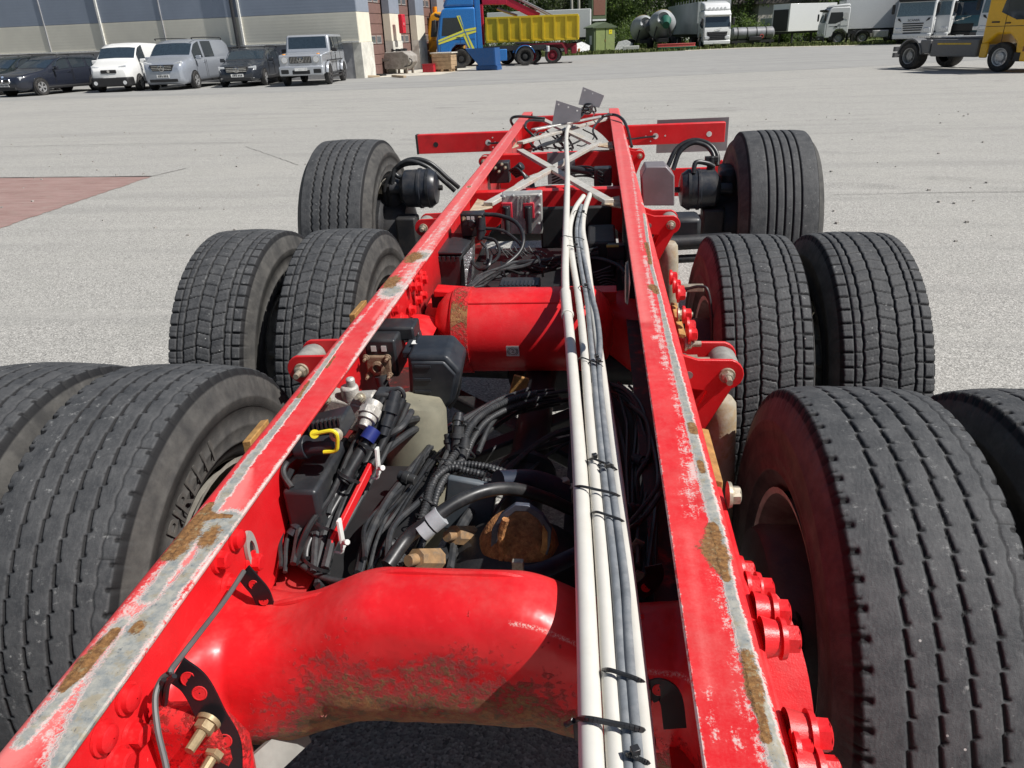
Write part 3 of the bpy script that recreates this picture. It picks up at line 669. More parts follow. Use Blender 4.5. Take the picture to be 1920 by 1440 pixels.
def lamp_pair(e, yf, W, x, z, w, h, d=.16, sl=.12):
    for s in (-1, 1):
        MB().prism([(s*(x-w/2), z-h/2), (s*(x+w/2), z-h/2+sl*.4), (s*(x+w/2), z+h/2+sl*.5), (s*(x-w/2), z+h/2)], (0, yf-.012, 0), (1, 0, 0), (0, 0, 1), (0, d, 0)).build('headlight', LAMP, e, bevel=.015)
def star(e, y, z, r):
    mb = MB(); mb.lathe([(r, .01), (r*.88, .015), (r*.88, -.015), (r, -.01)], (0, y, z), (0, -1, 0), 24, closed=True)
    for k in range(3):
        a = math.pi/2+k*2*math.pi/3; mb.bar((0, y, z), (r*.95*math.cos(a), y, z+r*.95*math.sin(a)), r*.13, .02, (0, 1, 0))
    mb.build('badge', CHROME, e)
def face_bmw(e, yf, W):
    for s in (-1, 1):
        g = MB().box((s*.20, yf-.012, .62), (.30, .05, .17)).build('grille', CHROME, e, bevel=.05); MB().box((s*.20, yf-.03, .62), (.25, .04, .13)).build('grille_mesh', BLK, g, bevel=.03)
    lamp_pair(e, yf+.13, W, .60, .64, .34, .13)
    MB().cyl((0, yf+.02, .76), (0, yf-.01, .775), .045, n=16).build('badge', pm('blue_white_badge', (.35, .45, .6), .3), e)
    for s in (-1, 1): MB().cyl((s*.56, yf+.03, .36), (s*.56, yf+.12, .36), .06, n=14).build('fog_lamp', LAMP, e)
def face_doblo(e, yf, W):
    MB().box((0, yf+.0, .78), (.62, .05, .13)).build('grille', BLK, e, bevel=.03); MB().cyl((0, yf-.03, .79), (0, yf-.02, .79), .055, n=16).build('badge', CHROME, e)
    lamp_pair(e, yf+.10, W, .53, .84, .32, .22, sl=.12)
    for s in (-1, 1): MB().cyl((s*.58, yf-.06, .36), (s*.58, yf-.02, .36), .075, n=14).build('fog_lamp', LAMP, e)
def face_vito(e, yf, W):
    MB().prism([(-.52, .98), (.52, .98), (.42, .74), (-.42, .74)], (0, yf-.02, 0), (1, 0, 0), (0, 0, 1), (0, .1, 0)).build('grille', BLK, e, bevel=.03)
    g = e.children[-1]
    for z in (.80, .86, .92): MB().box((0, yf-.03, z), (.84, .02, .018)).build('grille_slat', CHROME, g)
    star(e, yf-.045, .86, .13); lamp_pair(e, yf+.14, W, .62, .93, .34, .20, sl=.14)
    for s in (-1, 1): MB().box((s*.60, yf+.05, .46), (.22, .08, .09)).build('fog_lamp', LAMP, e, bevel=.02)
def face_estate(e, yf, W):
    MB().prism([(-.50, .80), (.50, .80), (.40, .56), (-.40, .56)], (0, yf-.02, 0), (1, 0, 0), (0, 0, 1), (0, .1, 0)).build('grille', BLK, e, bevel=.03)
    g = e.children[-1]
    for z in (.62, .68, .74): MB().box((0, yf-.03, z), (.84, .02, .024)).build('grille_slat', CHROME, g)
    star(e, yf-.045, .68, .11); lamp_pair(e, yf+.13, W, .60, .70, .36, .16, sl=.08)
    for s in (-1, 1): MB().box((s*.56, yf+.04, .36), (.30, .07, .035)).build('running_light', CHROME, e, bevel=.01)
def face_g(e, yf, W):
    g = MB().box((0, yf-.01, 1.02), (.92, .05, .26)).build('grille', BLK, e, bevel=.03)
    for k in range(14): MB().box((-.40+k*.0615, yf-.035, 1.02), (.016, .02, .22)).build('grille_slat', CHROME, g)
    star(e, yf-.055, 1.02, .11)
    for s in (-1, 1):
        h = MB().cyl((s*.66, yf-.03, 1.03), (s*.66, yf+.1, 1.03), .135, n=24).build('headlight', CHROME, e); MB().cyl((s*.66, yf-.04, 1.03), (s*.66, yf-.02, 1.03), .112, n=24).build('lens', LAMP, h)
        MB().box((s*.72, yf+.25, 1.22), (.12, .22, .07)).build('indicator', AMBER, e, bevel=.03)
        MB().box((s*.68, yf-.09, .58), (.34, .06, .18)).build('bumper_intake', BLK, e, bevel=.04)
    MB().box((0, yf-.03, .60), (W*.97, .16, .38)).build('bumper', SILV, e, bevel=.06)
    MB().box((0, yf-.10, .55), (.74, .05, .16)).build('air_intake', BLK, e, bevel=.02)
    MB().box((0, yf-.135, .66), (.52, .02, .12)).build('number_plate', PLATE, e)
    for s in (-1, 1):
        for y in (yf+.86, yf+.86+2.89):
            mb = MB(); mb.lathe([(.43, .0), (.56, .0), (.56, .09), (.45, .09)], (s*(W/2-.02), y, .42), (s, 0, 0), 20, math.pi*.02, math.pi*.98, True) if False else None
            pts = [(.52*math.cos(a), .52*math.sin(a)) for a in np.linspace(.15, math.pi-.15, 12)]+[(.42*math.cos(a), .42*math.sin(a)) for a in np.linspace(math.pi-.15, .15, 12)]
            MB().prism(pts, (s*(W/2-.03), y, .42), (0, 1, 0), (0, 0, 1), (s*.10, 0, 0)).build('fender_flare', SILV, e, bevel=.015)
        MB().box((s*(W/2-.02), yf+2.3, .42), (.16, 1.7, .05)).build('side_step', BLK, e, bevel=.02); MB().box((s*(W/2+.005), yf+2.2, .95), (.03, 3.1, .05)).build('rub_strip', BLK, e, bevel=.01)
BMWP = pm('dark_blue_grey_paint', (.018, .021, .032), .25, var=.05, coat=.5); GRN = pm('black_green_paint', (.012, .018, .018), .25, var=.05, coat=.5); VANW = pm('white_van_paint', (.76, .76, .74), .35, var=.02, coat=.3)
SILV = pm('silver_paint', (.50, .52, .55), .3, .45, var=.04, coat=.5); SILV2 = pm('bluish_silver_paint', (.40, .43, .48), .3, .45, var=.04, coat=.5); EGREY = pm('dark_grey_paint', (.035, .040, .050), .25, .2, var=.05, coat=.5)
def wagon(name, loc, rz, sc, lab, paint, face, L=4.85, W=1.85, H=1.47, rim=None):
    h = L/2; zb = .95
    prof = [(-h+.05, .22), (-h, .45), (-h+.02, .62), (-h+.16, .76), (-h+.75, .88), (-h+1.42, .97), (h-.12, zb+.03), (h-.02, .75), (h, .45), (h-.06, .24)]
    cab = [(-h+1.38, zb-.02), (-h+2.12, H-.06), (-h+2.5, H), (h-1.2, H-.02), (h-.62, H-.10), (h-.13, zb+.0)]
    ws = ((-h+1.46, 1.0), (-h+2.08, H-.09))
    sw = [[(-h+1.75, .98), (-h+2.28, H-.10), (-h+2.62, H-.09), (-h+2.66, .98)], [(-h+2.72, .98), (-h+2.70, H-.09), (-h+3.45, H-.09), (-h+3.58, .98)], [(-h+3.66, .98), (-h+3.54, H-.09), (h-.72, H-.14), (h-.42, 1.0)]]
    e = car(name, loc, rz, sc, lab, 'car', paint, L, W, H, zb, prof, cab, ws, sw, 2.88, .33, .92, dict(plate=.46, fn=face, intake=.32), rails=True, rim=rim, mir=paint, shape=dict(
        top=[(-h, .62), (-h+.10, .74), (-h+.5, .86), (-h+1.38, .99), (-h+2.15, H-.07), (-h+2.6, H), (h-1.3, H-.02), (h-.65, H-.09), (h-.22, 1.04), (h-.05, .86), (h, .72)], belt=[(-h, .58), (-h+.10, .70), (-h+.6, .82), (-h+1.4, .93), (h-.4, 1.0), (h-.05, .82), (h, .68)],
        plan=[(-h, .70), (-h+.10, .82), (-h+.35, .93), (-h+.9, .99), (0, 1.0), (h-.9, .98), (h-.25, .92), (h, .80)], low=[(-h, .30), (-h+.2, .22), (h-.3, .24), (h, .34)], ws=(-h+1.45, -h+2.10), wsr=(h-.62, h-.28), side=[(-h+1.78, -h+2.66), (-h+2.72, -h+3.56), (-h+3.62, h-.62)], tum=.17))
    for s in (-1, 1):
        hw2 = lambda z: W/2*(1-.16*(z-zb)/(H-zb))+.012
        mb = MB(); mb.tube(spline([(s*hw2(zb+.02), -h+1.72, zb+.025), (s*hw2(H-.08), -h+2.28, H-.075), (s*hw2(H-.08), h-1.3, H-.075), (s*hw2(H-.16), h-.66, H-.14), (s*hw2(zb+.05), h-.36, 1.0)], 4), .012, 5); mb.build('window_trim', CHROME, e)
    MB().box((0, h-.03, .80), (W*.9, .06, .14)).build('tail_light', TAIL, e, bevel=.03)
    return e
def at(px, py, dx=0, dy=0): q = G(px, py); return (q.x+dx, q.y+dy, 0)
def place(contact, local, rz, sc):       # origin so that the local point stands on the measured contact point
    q = G(*contact); c, s = math.cos(rz), math.sin(rz); x, y = local[0]*sc, local[1]*sc
    return (q.x-(c*x-s*y), q.y-(s*x+c*y), 0)
r = rad(-12); sc = 1.06
wagon('parked_car', place((80, 179), (.83, -1.5), r, sc), r, sc, 'dark blue-grey estate car parked closest to the left end of the hall, whole in view', BMWP, face_bmw)
p = place((80, 179), (.83, -1.5), r, sc); wagon('parked_car', (p[0]-2.9, p[1]+1.4, 0), r, sc, 'black-green estate car half hidden behind the dark blue-grey estate', GRN, face_estate, H=1.52)
r = rad(9); sc = 1.10; L, W, H = 4.16, 1.71, 1.82; h = L/2
car('parked_van', place((265, 169.5), (.78, -1.22), r, sc), r, sc, 'small white panel van with a black bumper parked beside the hall', 'van', VANW, L, W, H, 1.05,
    [(-h+.03, .22), (-h, .45), (-h+.02, .78), (-h+.12, .95), (-h+.85, 1.10), (h-.05, 1.08), (h, .5), (h-.05, .25)],
    [(-h+.78, 1.04), (-h+1.45, H-.14), (-h+1.8, H-.02), (-h+2.3, H), (h-.3, H-.02), (h-.1, H-.2), (h-.04, 1.05)], ((-h+.92, 1.16), (-h+1.42, H-.16)),
    [[(-h+1.18, 1.12), (-h+1.52, H-.28), (-h+1.98, H-.26), (-h+2.05, 1.08)]], 2.58, .31, .84, dict(plate=.50, fn=face_doblo, intake=.30), tow=.88, mir=VANW, dark_lower=BLK, rim=STEELR, shape=dict(
    top=[(-h, .80), (-h+.08, .94), (-h+.4, 1.04), (-h+.86, 1.16), (-h+1.5, H-.12), (-h+1.95, H-.01), (-h+2.5, H), (h-.3, H-.03), (h-.06, H-.25), (h, .9)], belt=[(-h, .74), (-h+.08, .88), (-h+.5, 1.0), (-h+.9, 1.06), (h-.05, 1.08), (h, .86)], plan=[(-h, .74), (-h+.10, .86), (-h+.35, .95), (-h+.9, 1), (h-.1, 1), (h, .96)], low=[(-h, .32), (-h+.2, .24), (h, .28)], ws=(-h+.92, -h+1.48), wsr=None, side=[(-h+1.15, -h+2.0)], tum=.10))
r = rad(3); sc = 1.08; L, W, H = 5.14, 1.93, 1.91; h = L/2
car('parked_van', place((368, 166), (.86, -1.65), r, sc), r, sc, 'long silver passenger van with dark roof rails and a blacked rear window', 'van', SILV2, L, W, H, 1.12,
    [(-h+.03, .20), (-h, .45), (-h+.02, .75), (-h+.10, 1.0), (-h+.85, 1.20), (h-.06, 1.16), (h, .5), (h-.05, .25)],
    [(-h+.75, 1.10), (-h+1.45, H-.12), (-h+1.85, H-.02), (-h+2.4, H), (h-.4, H-.02), (h-.15, H-.15), (h-.05, 1.1)], ((-h+.92, 1.26), (-h+1.45, H-.13)),
    [[(-h+1.2, 1.18), (-h+1.62, H-.22), (-h+2.05, H-.20), (-h+2.1, 1.18)], [(-h+2.25, 1.18), (-h+2.22, H-.20), (-h+3.2, H-.20), (-h+3.25, 1.18)]], 3.2, .34, .90, dict(plate=.55, fn=face_vito, intake=.38), tow=.88, rails=True, mir=SILV2, shape=dict(
    top=[(-h, .84), (-h+.08, 1.0), (-h+.4, 1.12), (-h+.88, 1.25), (-h+1.5, H-.13), (-h+2.0, H-.01), (-h+2.6, H), (h-.4, H-.03), (h-.1, H-.2), (h, 1.0)], belt=[(-h, .78), (-h+.08, .94), (-h+.5, 1.06), (-h+.9, 1.13), (h-.05, 1.16), (h, .94)], plan=[(-h, .72), (-h+.10, .84), (-h+.4, .94), (-h+1.0, 1), (h-.1, 1), (h, .95)], low=[(-h, .32), (-h+.2, .22), (h, .28)], ws=(-h+.94, -h+1.50), wsr=None, side=[(-h+1.15, -h+2.08), (-h+2.22, -h+3.25)], tum=.11))
r = rad(8); sc = 1.07
wagon('parked_car', place((497, 160), (.83, -1.5), r, sc), r, sc, 'dark grey estate car with a chrome star grille parked beside the silver off-roader', EGREY, face_estate, L=4.9, H=1.5)
r = rad(6); sc = 1.04; L, W, H = 4.62, 1.93, 1.97; h = L/2
car('off_roader', place((617, 158), (.87, -1.45), r, sc), r, sc, 'boxy silver off-road car with round headlights at the corner of the hall', 'car', SILV, L, W, H, 1.28,
    [(-h+.02, .45), (-h, .62), (-h+.0, 1.16), (-h+.06, 1.22), (-h+1.45, 1.30), (h-.04, 1.28), (h, .6), (h-.02, .45)],
    [(-h+1.40, 1.26), (-h+1.62, H-.04), (-h+1.75, H), (h-.15, H), (h-.06, H-.06), (h-.03, 1.26)], ((-h+1.44, 1.33), (-h+1.60, H-.07)),
    [[(-h+1.62, 1.33), (-h+1.78, H-.10), (-h+2.40, H-.10), (-h+2.40, 1.33)], [(-h+2.50, 1.33), (-h+2.50, H-.10), (-h+3.30, H-.10), (-h+3.30, 1.33)], [(-h+3.42, 1.33), (-h+3.42, H-.10), (h-.20, H-.10), (h-.20, 1.33)]],
    2.89, .40, .86, dict(plate=.66, fn=face_g, intake=.55), tow=.93, mir=BLK, rim=pm('dark_alloy', (.10, .10, .105), .35, .5))

# ------------------------------------------------------------------ trucks
def rail_pair(e, y0, y1, z=.85, mt=None, x=.4):
    for s in (-1, 1): MB().box((s*x, (y0+y1)/2, z), (.08, y1-y0, .26)).build('chassis_rail', mt or DARKM, e)
def cab(e, paint, W=2.5, D=2.2, z0=.55, H=3.1, glass=None, style='plain', wheelr=.5, roof=None, slats=None, trim=None, lowpaint=None, visor=True, deflector=None, rimm=None, axle=1.35):
    """cab with front at y = 0, depth D towards +y"""
    glass = glass or GLASSB; trim = trim or TRIMG; lowpaint = lowpaint or paint
    prof = [(.10, z0), (.0, z0+.3), (.0, 1.55), (.05, 1.75), (.26, 2.75), (.42, H-.1), (.6, H), (D-.1, H), (D, H-.08), (D, z0+.35), (axle+.62, z0+.35), (axle+.55, 1.0), (axle+.25, 1.25), (axle-.25, 1.25), (axle-.55, 1.0), (axle-.62, z0)]
    b = MB().prism(prof, (-W/2, 0, 0), (0, 1, 0), (0, 0, 1), (W, 0, 0)).build('cab_body', paint, e, bevel=.11, seg=4)
    for s in (-1, 1):
        MB().box((s*(W/2+.004), .20, 1.25), (.012, .014, 1.1)).build('panel_seam', BLK, e); MB().box((s*(W/2+.006), (.3+D)/2, 1.52), (.012, D-.5, .016)).build('panel_seam', BLK, e); MB().box((s*(W/2+.02), 1.25, 1.62), (.03, .2, .04)).build('door_handle', BLK, e)
    A = [Vector((-W/2+.08, .055, 1.78)), Vector((W/2-.08, .055, 1.78)), Vector((W/2-.14, .24, 2.66)), Vector((-W/2+.14, .24, 2.66))]; n = Vector((0, -1, .21)).normalized()
    MB().slab([q+n*.012 for q in A], -n*.04).build('windscreen', glass, e, bevel=.02)
    if visor: MB().box((0, .10, 2.80), (W*.94, .26, .14), Matrix.Rotation(rad(-18), 3, 'X')).build('sun_visor', trim if visor is True else visor, e, bevel=.03)
    for s in (-1, 1):
        MB().slab([(s*(W/2+.006), .30, 1.72), (s*(W/2+.006), .44, 2.64), (s*(W/2+.006), 1.46, 2.64), (s*(W/2+.006), 1.60, 1.98), (s*(W/2+.006), .95, 1.72)], (-s*.04, 0, 0)).build('side_window', GLASS, e)
        MB().box((s*(W/2+.18), -.02, 2.25), (.20, .14, .62)).build('mirror', trim, e, bevel=.05)
        MB().box((s*(W/2+.003), 1.36, 1.6), (.012, .012, 1.5)).build('door_seam', BLK, e)
        wheel(e, s*(W/2-.19), axle, wheelr, .3, s, rimm or STEELR, truck=True)
        MB().box((s*(W/2-.06), axle-.72, .52), (.16, .26, .3)).build('step', trim, e, bevel=.02)
        MB().box((s*(W/2-.33), -.02, .92), (.44, .08, .26)).build('headlight', LAMP, e, bevel=.04)
    if slats:
        for z, w in slats: MB().box((0, -.025, z), (w, .05, .075)).build('grille_slat', BLK, e, bevel=.02)
    MB().box((0, .02, .52), (W*.99, .18, .34)).build('bumper', lowpaint, e, bevel=.06); MB().box((0, -.08, .48), (.52, .02, .11)).build('number_plate', PLATE, e)
    if deflector:
        MB().prism([(.45, H), (.75, H+deflector*.75), (D-.5, H+deflector), (D-.05, H+deflector), (D-.05, H)], (-W/2+.05, 0, 0), (0, 1, 0), (0, 0, 1), (W-.1, 0, 0)).build('roof_deflector', roof or paint, e, bevel=.16, seg=4)
    return b
def word(e, txt, size, y, z, mt, x=0):
    me = text_mesh(txt, size, .006); me.transform(Matrix.Translation((x, y, z)) @ Matrix.Rotation(rad(90), 4, 'X')); return link('lettering', me, mt, e)
BLUET = pm('bright_blue_paint', (.015, .145, .43), .28, var=.05, coat=.5); YELS = pm('pale_yellow_stripe', (.60, .60, .075), .35, var=.05); REDT = pm('dark_red_paint', (.24, .014, .03), .4, var=.1)
YELC = pm('container_yellow', (.60, .43, .010), .5, var=.08, dirt=.1, dirtc=(.30, .22, .06), vs=1.2); CRED = pm('crane_red', (.50, .015, .045), .4); WHT = pm('white_truck_paint', (.74, .75, .74), .35, var=.03, coat=.3)
ORNG = pm('orange_yellow_paint', (.78, .36, .012), .35, var=.04, coat=.4); YELT = pm('yellow_cab_paint', (.78, .43, .010), .33, var=.04, coat=.4); TEAL = pm('teal_paint', (.035, .115, .15), .35, var=.05, coat=.4); GRYB = pm('grey_truck_panel', (.145, .145, .145), .5, var=.06)
# blue and yellow tractor, side on, facing left
r = rad(-80); sc = 1.06; e = empty('tractor_unit', place((866, 128), (1.25, 1.35), r, sc), r, 'blue tractor truck with a pale yellow cross stripe on its cab', 'truck', None, sc)
cab(e, BLUET, D=2.3, H=3.15, deflector=.95, trim=BLK, glass=GLASS, rimm=BLK)
rail_pair(e, 2.0, 6.4, .95)
def side_poly(name, pts, mt, x=1.257, t=.01): return MB().slab([(x, y, z) for y, z in pts], (t, 0, 0)).build(name, mt, e)
side_poly('stripe', [(.10, 1.28), (.10, 1.52), (1.62, 2.02), (2.28, 2.12), (2.28, 1.86), (1.72, 1.72)], YELS); side_poly('stripe', [(1.22, 2.72), (1.50, 1.98), (1.62, 2.02), (1.42, 2.74)], YELS); side_poly('stripe', [(1.52, 1.72), (1.80, 1.74), (2.16, .98), (1.86, .98)], YELS)
side_poly('stripe_line', [(.10, 1.39), (.10, 1.42), (1.6, 1.90), (2.28, 2.0), (2.28, 1.97), (1.6, 1.86)], BLUET, 1.268); side_poly('stripe_line', [(1.33, 2.7), (1.37, 2.7), (2.0, 1.0), (1.95, 1.0)], BLUET, 1.268)
for s in (-1, 1):
    MB().prism([(2.32, .9), (2.32, 3.9), (2.55, 3.75), (2.62, .9)], (s*1.2-.02, 0, 0), (0, 1, 0), (0, 0, 1), (.05, 0, 0)).build('side_fairing', BLUET, e, bevel=.015)
    MB().box((s*1.17, 3.15, .62), (.14, 1.7, .62)).build('side_skirt', BLUET, e, bevel=.04)
    wheel(e, s*.98, 5.05, .5, .56, s, BLK, truck=True); 
    pts = [(.60*math.cos(a), .60*math.sin(a)) for a in np.linspace(.3, math.pi-.3, 12)]+[(.56*math.cos(a), .56*math.sin(a)) for a in np.linspace(math.pi-.3, .3, 12)]
    MB().prism(pts, (s*1.27, 5.05, .5), (0, 1, 0), (0, 0, 1), (-s*.62, 0, 0)).build('mudguard', BLUET, e, bevel=.01)
MB().box((0, 5.0, 1.2), (.9, .8, .12)).build('coupling_plate', DARKM, e, bevel=.03); MB().box((0, 6.42, .85), (2.3, .12, .3)).build('tail_bar', WHT, e, bevel=.03)
# red truck with crane and yellow container, just behind it
r = rad(-90); sc = 1.0; e = empty('hooklift_truck', place((1036, 119.5), (1.25, 7.1), r, sc), r, 'dark red truck carrying a crane and a long yellow open container', 'truck', None, sc)
cab(e, REDT, D=2.1, H=3.0); rail_pair(e, 2.0, 8.6, 1.0, REDT)
for yy in (5.75, 7.1):
    for s in (-1, 1): wheel(e, s*1.0, yy, .5, .5, s, REDT, truck=True)
c_ = MB(); c_.slab([(-1.2, 2.9, 1.35), (1.2, 2.9, 1.35), (1.2, 8.7, 1.35), (-1.2, 8.7, 1.35)], (0, 0, .08)); 
for s in (-1, 1): c_.box((s*1.22, 5.8, 2.05), (.05, 5.8, 1.4)); c_.box((s*1.24, 5.8, 2.74), (.12, 5.84, .12)); c_.box((s*1.24, 5.8, 1.40), (.12, 5.84, .12))
c_.box((0, 2.9, 2.05), (2.4, .05, 1.4)); c_.box((0, 8.7, 2.05), (2.4, .05, 1.4))
cont = c_.build('container', YELC, e, bevel=.01)
for s in (-1, 1):
    for k in range(9): MB().box((s*1.265, 2.95+k*.718, 2.07), (.10, .12, 1.25)).build('container_rib', YELC, cont)
    pts = [(-.75+0, .0), (-.62, .22), (2.0, .22), (2.25, -.15), (2.25, -.45), (2.15, -.45), (2.1, -.12), (1.95, .12), (-.6, .12), (-.68, .0)]
    MB().prism(pts, (s*1.27, 5.75, 1.0), (0, 1, 0), (0, 0, 1), (-s*.6, 0, 0)).build('mudguard', REDT, e)
    MB().box((s*.8, 8.45, .78), (.7, .3, .45)).build('tail_light_box', REDT, e, bevel=.03)
MB().box((0, 8.75, .72), (2.2, .12, .16)).build('underrun_bar', RUSTM, e)
mb = MB(); mb.bar((.2, 2.3, 3.75), (.2, 4.2, 3.7), .40, .40); mb.bar((.2, 4.05, 3.76), (.2, 6.2, 2.75), .38, .44); mb.build('crane_boom', CRED, e, bevel=.03)
mb = MB(); mb.tube([(.2, 4.5, 4.0), (.2, 6.9, 2.78)], .06, 8); mb.tube([(.4, 4.5, 4.05), (.4, 7.1, 2.80)], .05, 8); mb.tube([(.0, 3.5, 3.3), (.0, 4.8, 2.85)], .08, 8); mb.build('crane_ram', pm('ram_steel', (.35, .35, .36), .35, .6), e)
mb = MB(); mb.bar((.2, 2.45, 1.2), (.2, 2.45, 4.1), .4, .4, (0, 1, 0)); mb.build('crane_post', CRED, e, bevel=.03)
# orange-yellow truck behind the blue one
r = rad(-86); e = empty('tractor_unit', (-11.0, 54.0, 0), r, 'orange-yellow truck nose with an amber beacon showing past the blue cab', 'truck', None, 1.05)
cab(e, ORNG, D=2.2, H=3.1, trim=BLK, glass=GLASS); rail_pair(e, 2, 6)
for x in (-.7, .7): MB().cyl((x, .6, 3.1), (x, .6, 3.42), .14, n=12).build('beacon', AMBER, e)
for s in (-1, 1): wheel(e, s*1.0, 5, .5, .5, s, truck=True)
# blue tipping skip, crate, red box
q = G(914, 131.5); SKB = pm('skip_blue', (.012, .085, .26), .5, var=.1, dirt=.15); r = rad(-8); e = empty('tipping_skip', (q.x, q.y, 0), r, 'empty dark blue tipping skip standing in front of the blue truck', 'skip', None, .92)
mb = MB()
for y in (-.62, .62): mb.prism([(-1.15, 1.22), (.62, 1.24), (.66, .28), (-.35, .28)], (0, y-.02, 0), (1, 0, 0), (0, 0, 1), (0, .04, 0))
mb.slab([(.62, -.6, 1.24), (.62, .6, 1.24), (.66, .6, .28), (.66, -.6, .28)], (.04, 0, 0)); mb.slab([(-1.15, -.6, 1.22), (-1.15, .6, 1.22), (-.35, .6, .28), (-.35, -.6, .28)], (.03, 0, .03)); mb.slab([(-.35, -.6, .28), (-.35, .6, .28), (.66, .6, .28), (.66, -.6, .28)], (0, 0, .03))
mb.build('hopper', SKB, e); MB().box((.1, 0, .15), (1.35, 1.0, .24)).build('base_frame', SKB, e, bevel=.02)
for x in (-.5, .72): MB().box((x, 0, .06), (.12, 1.1, .12)).build('fork_pocket', SKB, e, bevel=.01)
q = G(832, 135); r = rad(-12); e = empty('pallet_crate', (q.x, q.y+.4, 0), r, 'wooden pallet-collar crate with a pale lid in front of the blue cab', 'crate', None, 1.0)
PINE = pm('pine_boards', (.42, .29, .17), .75, vs=6)
for k in range(4):
    for y in (-.4, .4): MB().box((0, y, .26+k*.195), (1.15, .035, .185)).build('side_board', PINE, e, bevel=.006)
    for x in (-.56, .56): MB().box((x, 0, .26+k*.195), (.035, .765, .185)).build('end_board', PINE, e, bevel=.006)
for y in (-.38, 0, .38): MB().box((0, y, .02), (1.2, .1, .03)).build('runner', PINE, e)
for x in (-.5, 0, .5):
    for y in (-.38, 0, .38): MB().box((x, y, .085), (.14, .1, .10)).build('pallet_block', PINE, e)
for k in range(5): MB().box((0, -.36+k*.18, .150), (1.2, .12, .03)).build('deck_board', PINE, e)
MB().box((0, 0, .97), (1.3, .9, .06)).build('lid', pm('pale_lid', (.6, .56, .48), .7), e, bevel=.01)
q = G(805, 136); o = empty('red_box', (q.x, q.y+.2, 0), r, 'low red metal box on the ground left of the wooden crate', 'box')
MB().box((0, 0, .2), (.68, .5, .4)).build('box_body', pm('box_red', (.45, .015, .03), .45), o, bevel=.02); MB().box((0, 0, .42), (.72, .54, .04)).build('box_lid', pm('box_red_lid', (.38, .013, .025), .45), o, bevel=.01)
# white box trailer beyond the yellow container
q = G(990, 108); e = empty('box_trailer', (q.x, q.y+14, 0), rad(-100), 'white box trailer seen above the rim of the yellow container', 'trailer')
MB().box((0, 0, 2.75), (2.5, 11, 2.7)).build('box_body', WHT, e, bevel=.03)
for y in (2.5, 3.8):
    for s in (-1, 1): wheel(e, s*1.0, y, .5, .3, s, truck=True)
MB().box((0, 0, 1.3), (2.2, 10, .2)).build('frame', DARKM, e)
e.location.x = -5.6; e.location.y = 84; e.rotation_euler.z = rad(-92); e.scale = (.95,)*3
# utility poles, kiosk, rusty cabinet
CONC = pm('pole_concrete', (.36, .34, .30), .8)
for dx, lb in ((0, 'left one of two grey utility poles standing side by side'), (.75, 'right one of two grey utility poles standing side by side')):
    o = MB().cyl((0, 0, 0), (-.12, 0, 11), .17, .12, 12).build('utility_pole', CONC); o.location = (-2.4+dx, 88, 0); tag(o, lb, 'pole', 'grey utility poles')
OLIVE = pm('kiosk_green', (.27, .33, .12), .6, var=.06, dirt=.2, vs=2); OLIVD = pm('kiosk_dark_green', (.105, .14, .07), .6, var=.06); ROOFG = pm('kiosk_roof', (.10, .13, .075), .7)
q = G(1125, 97); e = empty('transformer_kiosk', (q.x, q.y+1.1, 0), rad(24), 'green metal transformer kiosk with double doors and a yellow warning sign', 'kiosk', None, 1.0)
MB().box((0, 0, 1.1), (2.25, 2.0, 2.2)).build('kiosk_body', OLIVD, e, bevel=.02)
for x in (-.35, .72): MB().box((x-.1 if x < 0 else x-.12, -1.02, 1.12), (.98, .05, 2.05)).build('door', OLIVE, e, bevel=.015)
MB().prism([(-1.3, 2.18), (0, 2.62), (1.3, 2.18), (1.3, 2.10), (-1.3, 2.10)], (0, -1.15, 0), (1, 0, 0), (0, 0, 1), (0, 2.3, 0)).build('roof', ROOFG, e)
MB().box((.62, -1.055, 1.75), (.34, .02, .42)).build('warning_sign', pm('sign_yellow', (.72, .62, .02), .5), e); s_ = e.children[-1]
MB().prism([(-.05, -.12), (.02, .0), (-.04, .0), (.04, .14), (.0, .03), (.06, .03)], (.62, -1.07, 1.76), (1, 0, 0), (0, 0, 1), (0, .006, 0)).build('bolt_symbol', BLK, s_)
MB().box((-1.14, -.3, 1.05), (.03, .5, .8)).build('side_label', WHT, e); MB().box((.05, -1.06, 1.0), (.05, .04, .22)).build('handle', RUSTM, e)
q = G(1119, 96); e = empty('switch_cabinet', (q.x, q.y+4.2, 0), rad(20), 'rusty brown switch cabinet on posts behind the green kiosk', 'cabinet')
MB().box((0, 0, 4.0), (1.6, 1.2, 2.0)).build('cabinet_body', OLIVD, e, bevel=.03); MB().box((0, -.61, 4.1), (1.3, .04, 1.5)).build('cabinet_door', pm('rusty_door', (.22, .09, .06), .7, dirt=.3), e, bevel=.01); MB().box((0, -.62, 2.9), (1.5, .04, .16)).build('ledge', WHT, e)
MB().box((0, 0, 1.5), (.9, .8, 3.0)).build('pedestal', OLIVD, e)
mb = MB()
for x in (-.6, .1, .6): mb.tube(spline([(x, 0, 5), (x, .1, 5.6), (x-.25, .2, 6.0)], 6), .05, 6); mb.cyl((x-.25, .2, 5.9), (x-.25, .2, 6.3), .10, n=8)
mb.build('insulator', pm('insulator', (.45, .38, .33), .4), e)
for (px, py, rz, lb) in ((1092, 100, .4, 'pale crumpled sheet metal scrap left of the green kiosk'), (1168, 96, -.3, 'white scrap panel lying right of the green kiosk')):
    q = G(px, py-1.5); o = MB(); o.slab([(-.9, 0, 0), (.8, .1, 0), (.9, .3, .55), (.2, .5, .9), (-.6, .35, .75)], (0, .12, .02)); o = o.build('scrap_panel', pm('scrap_white', (.60, .61, .60), .5, dirt=.3), None); o.location = (q.x, q.y, .03); o.rotation_euler = (0, 0, rz); tag(o, lb, 'scrap')
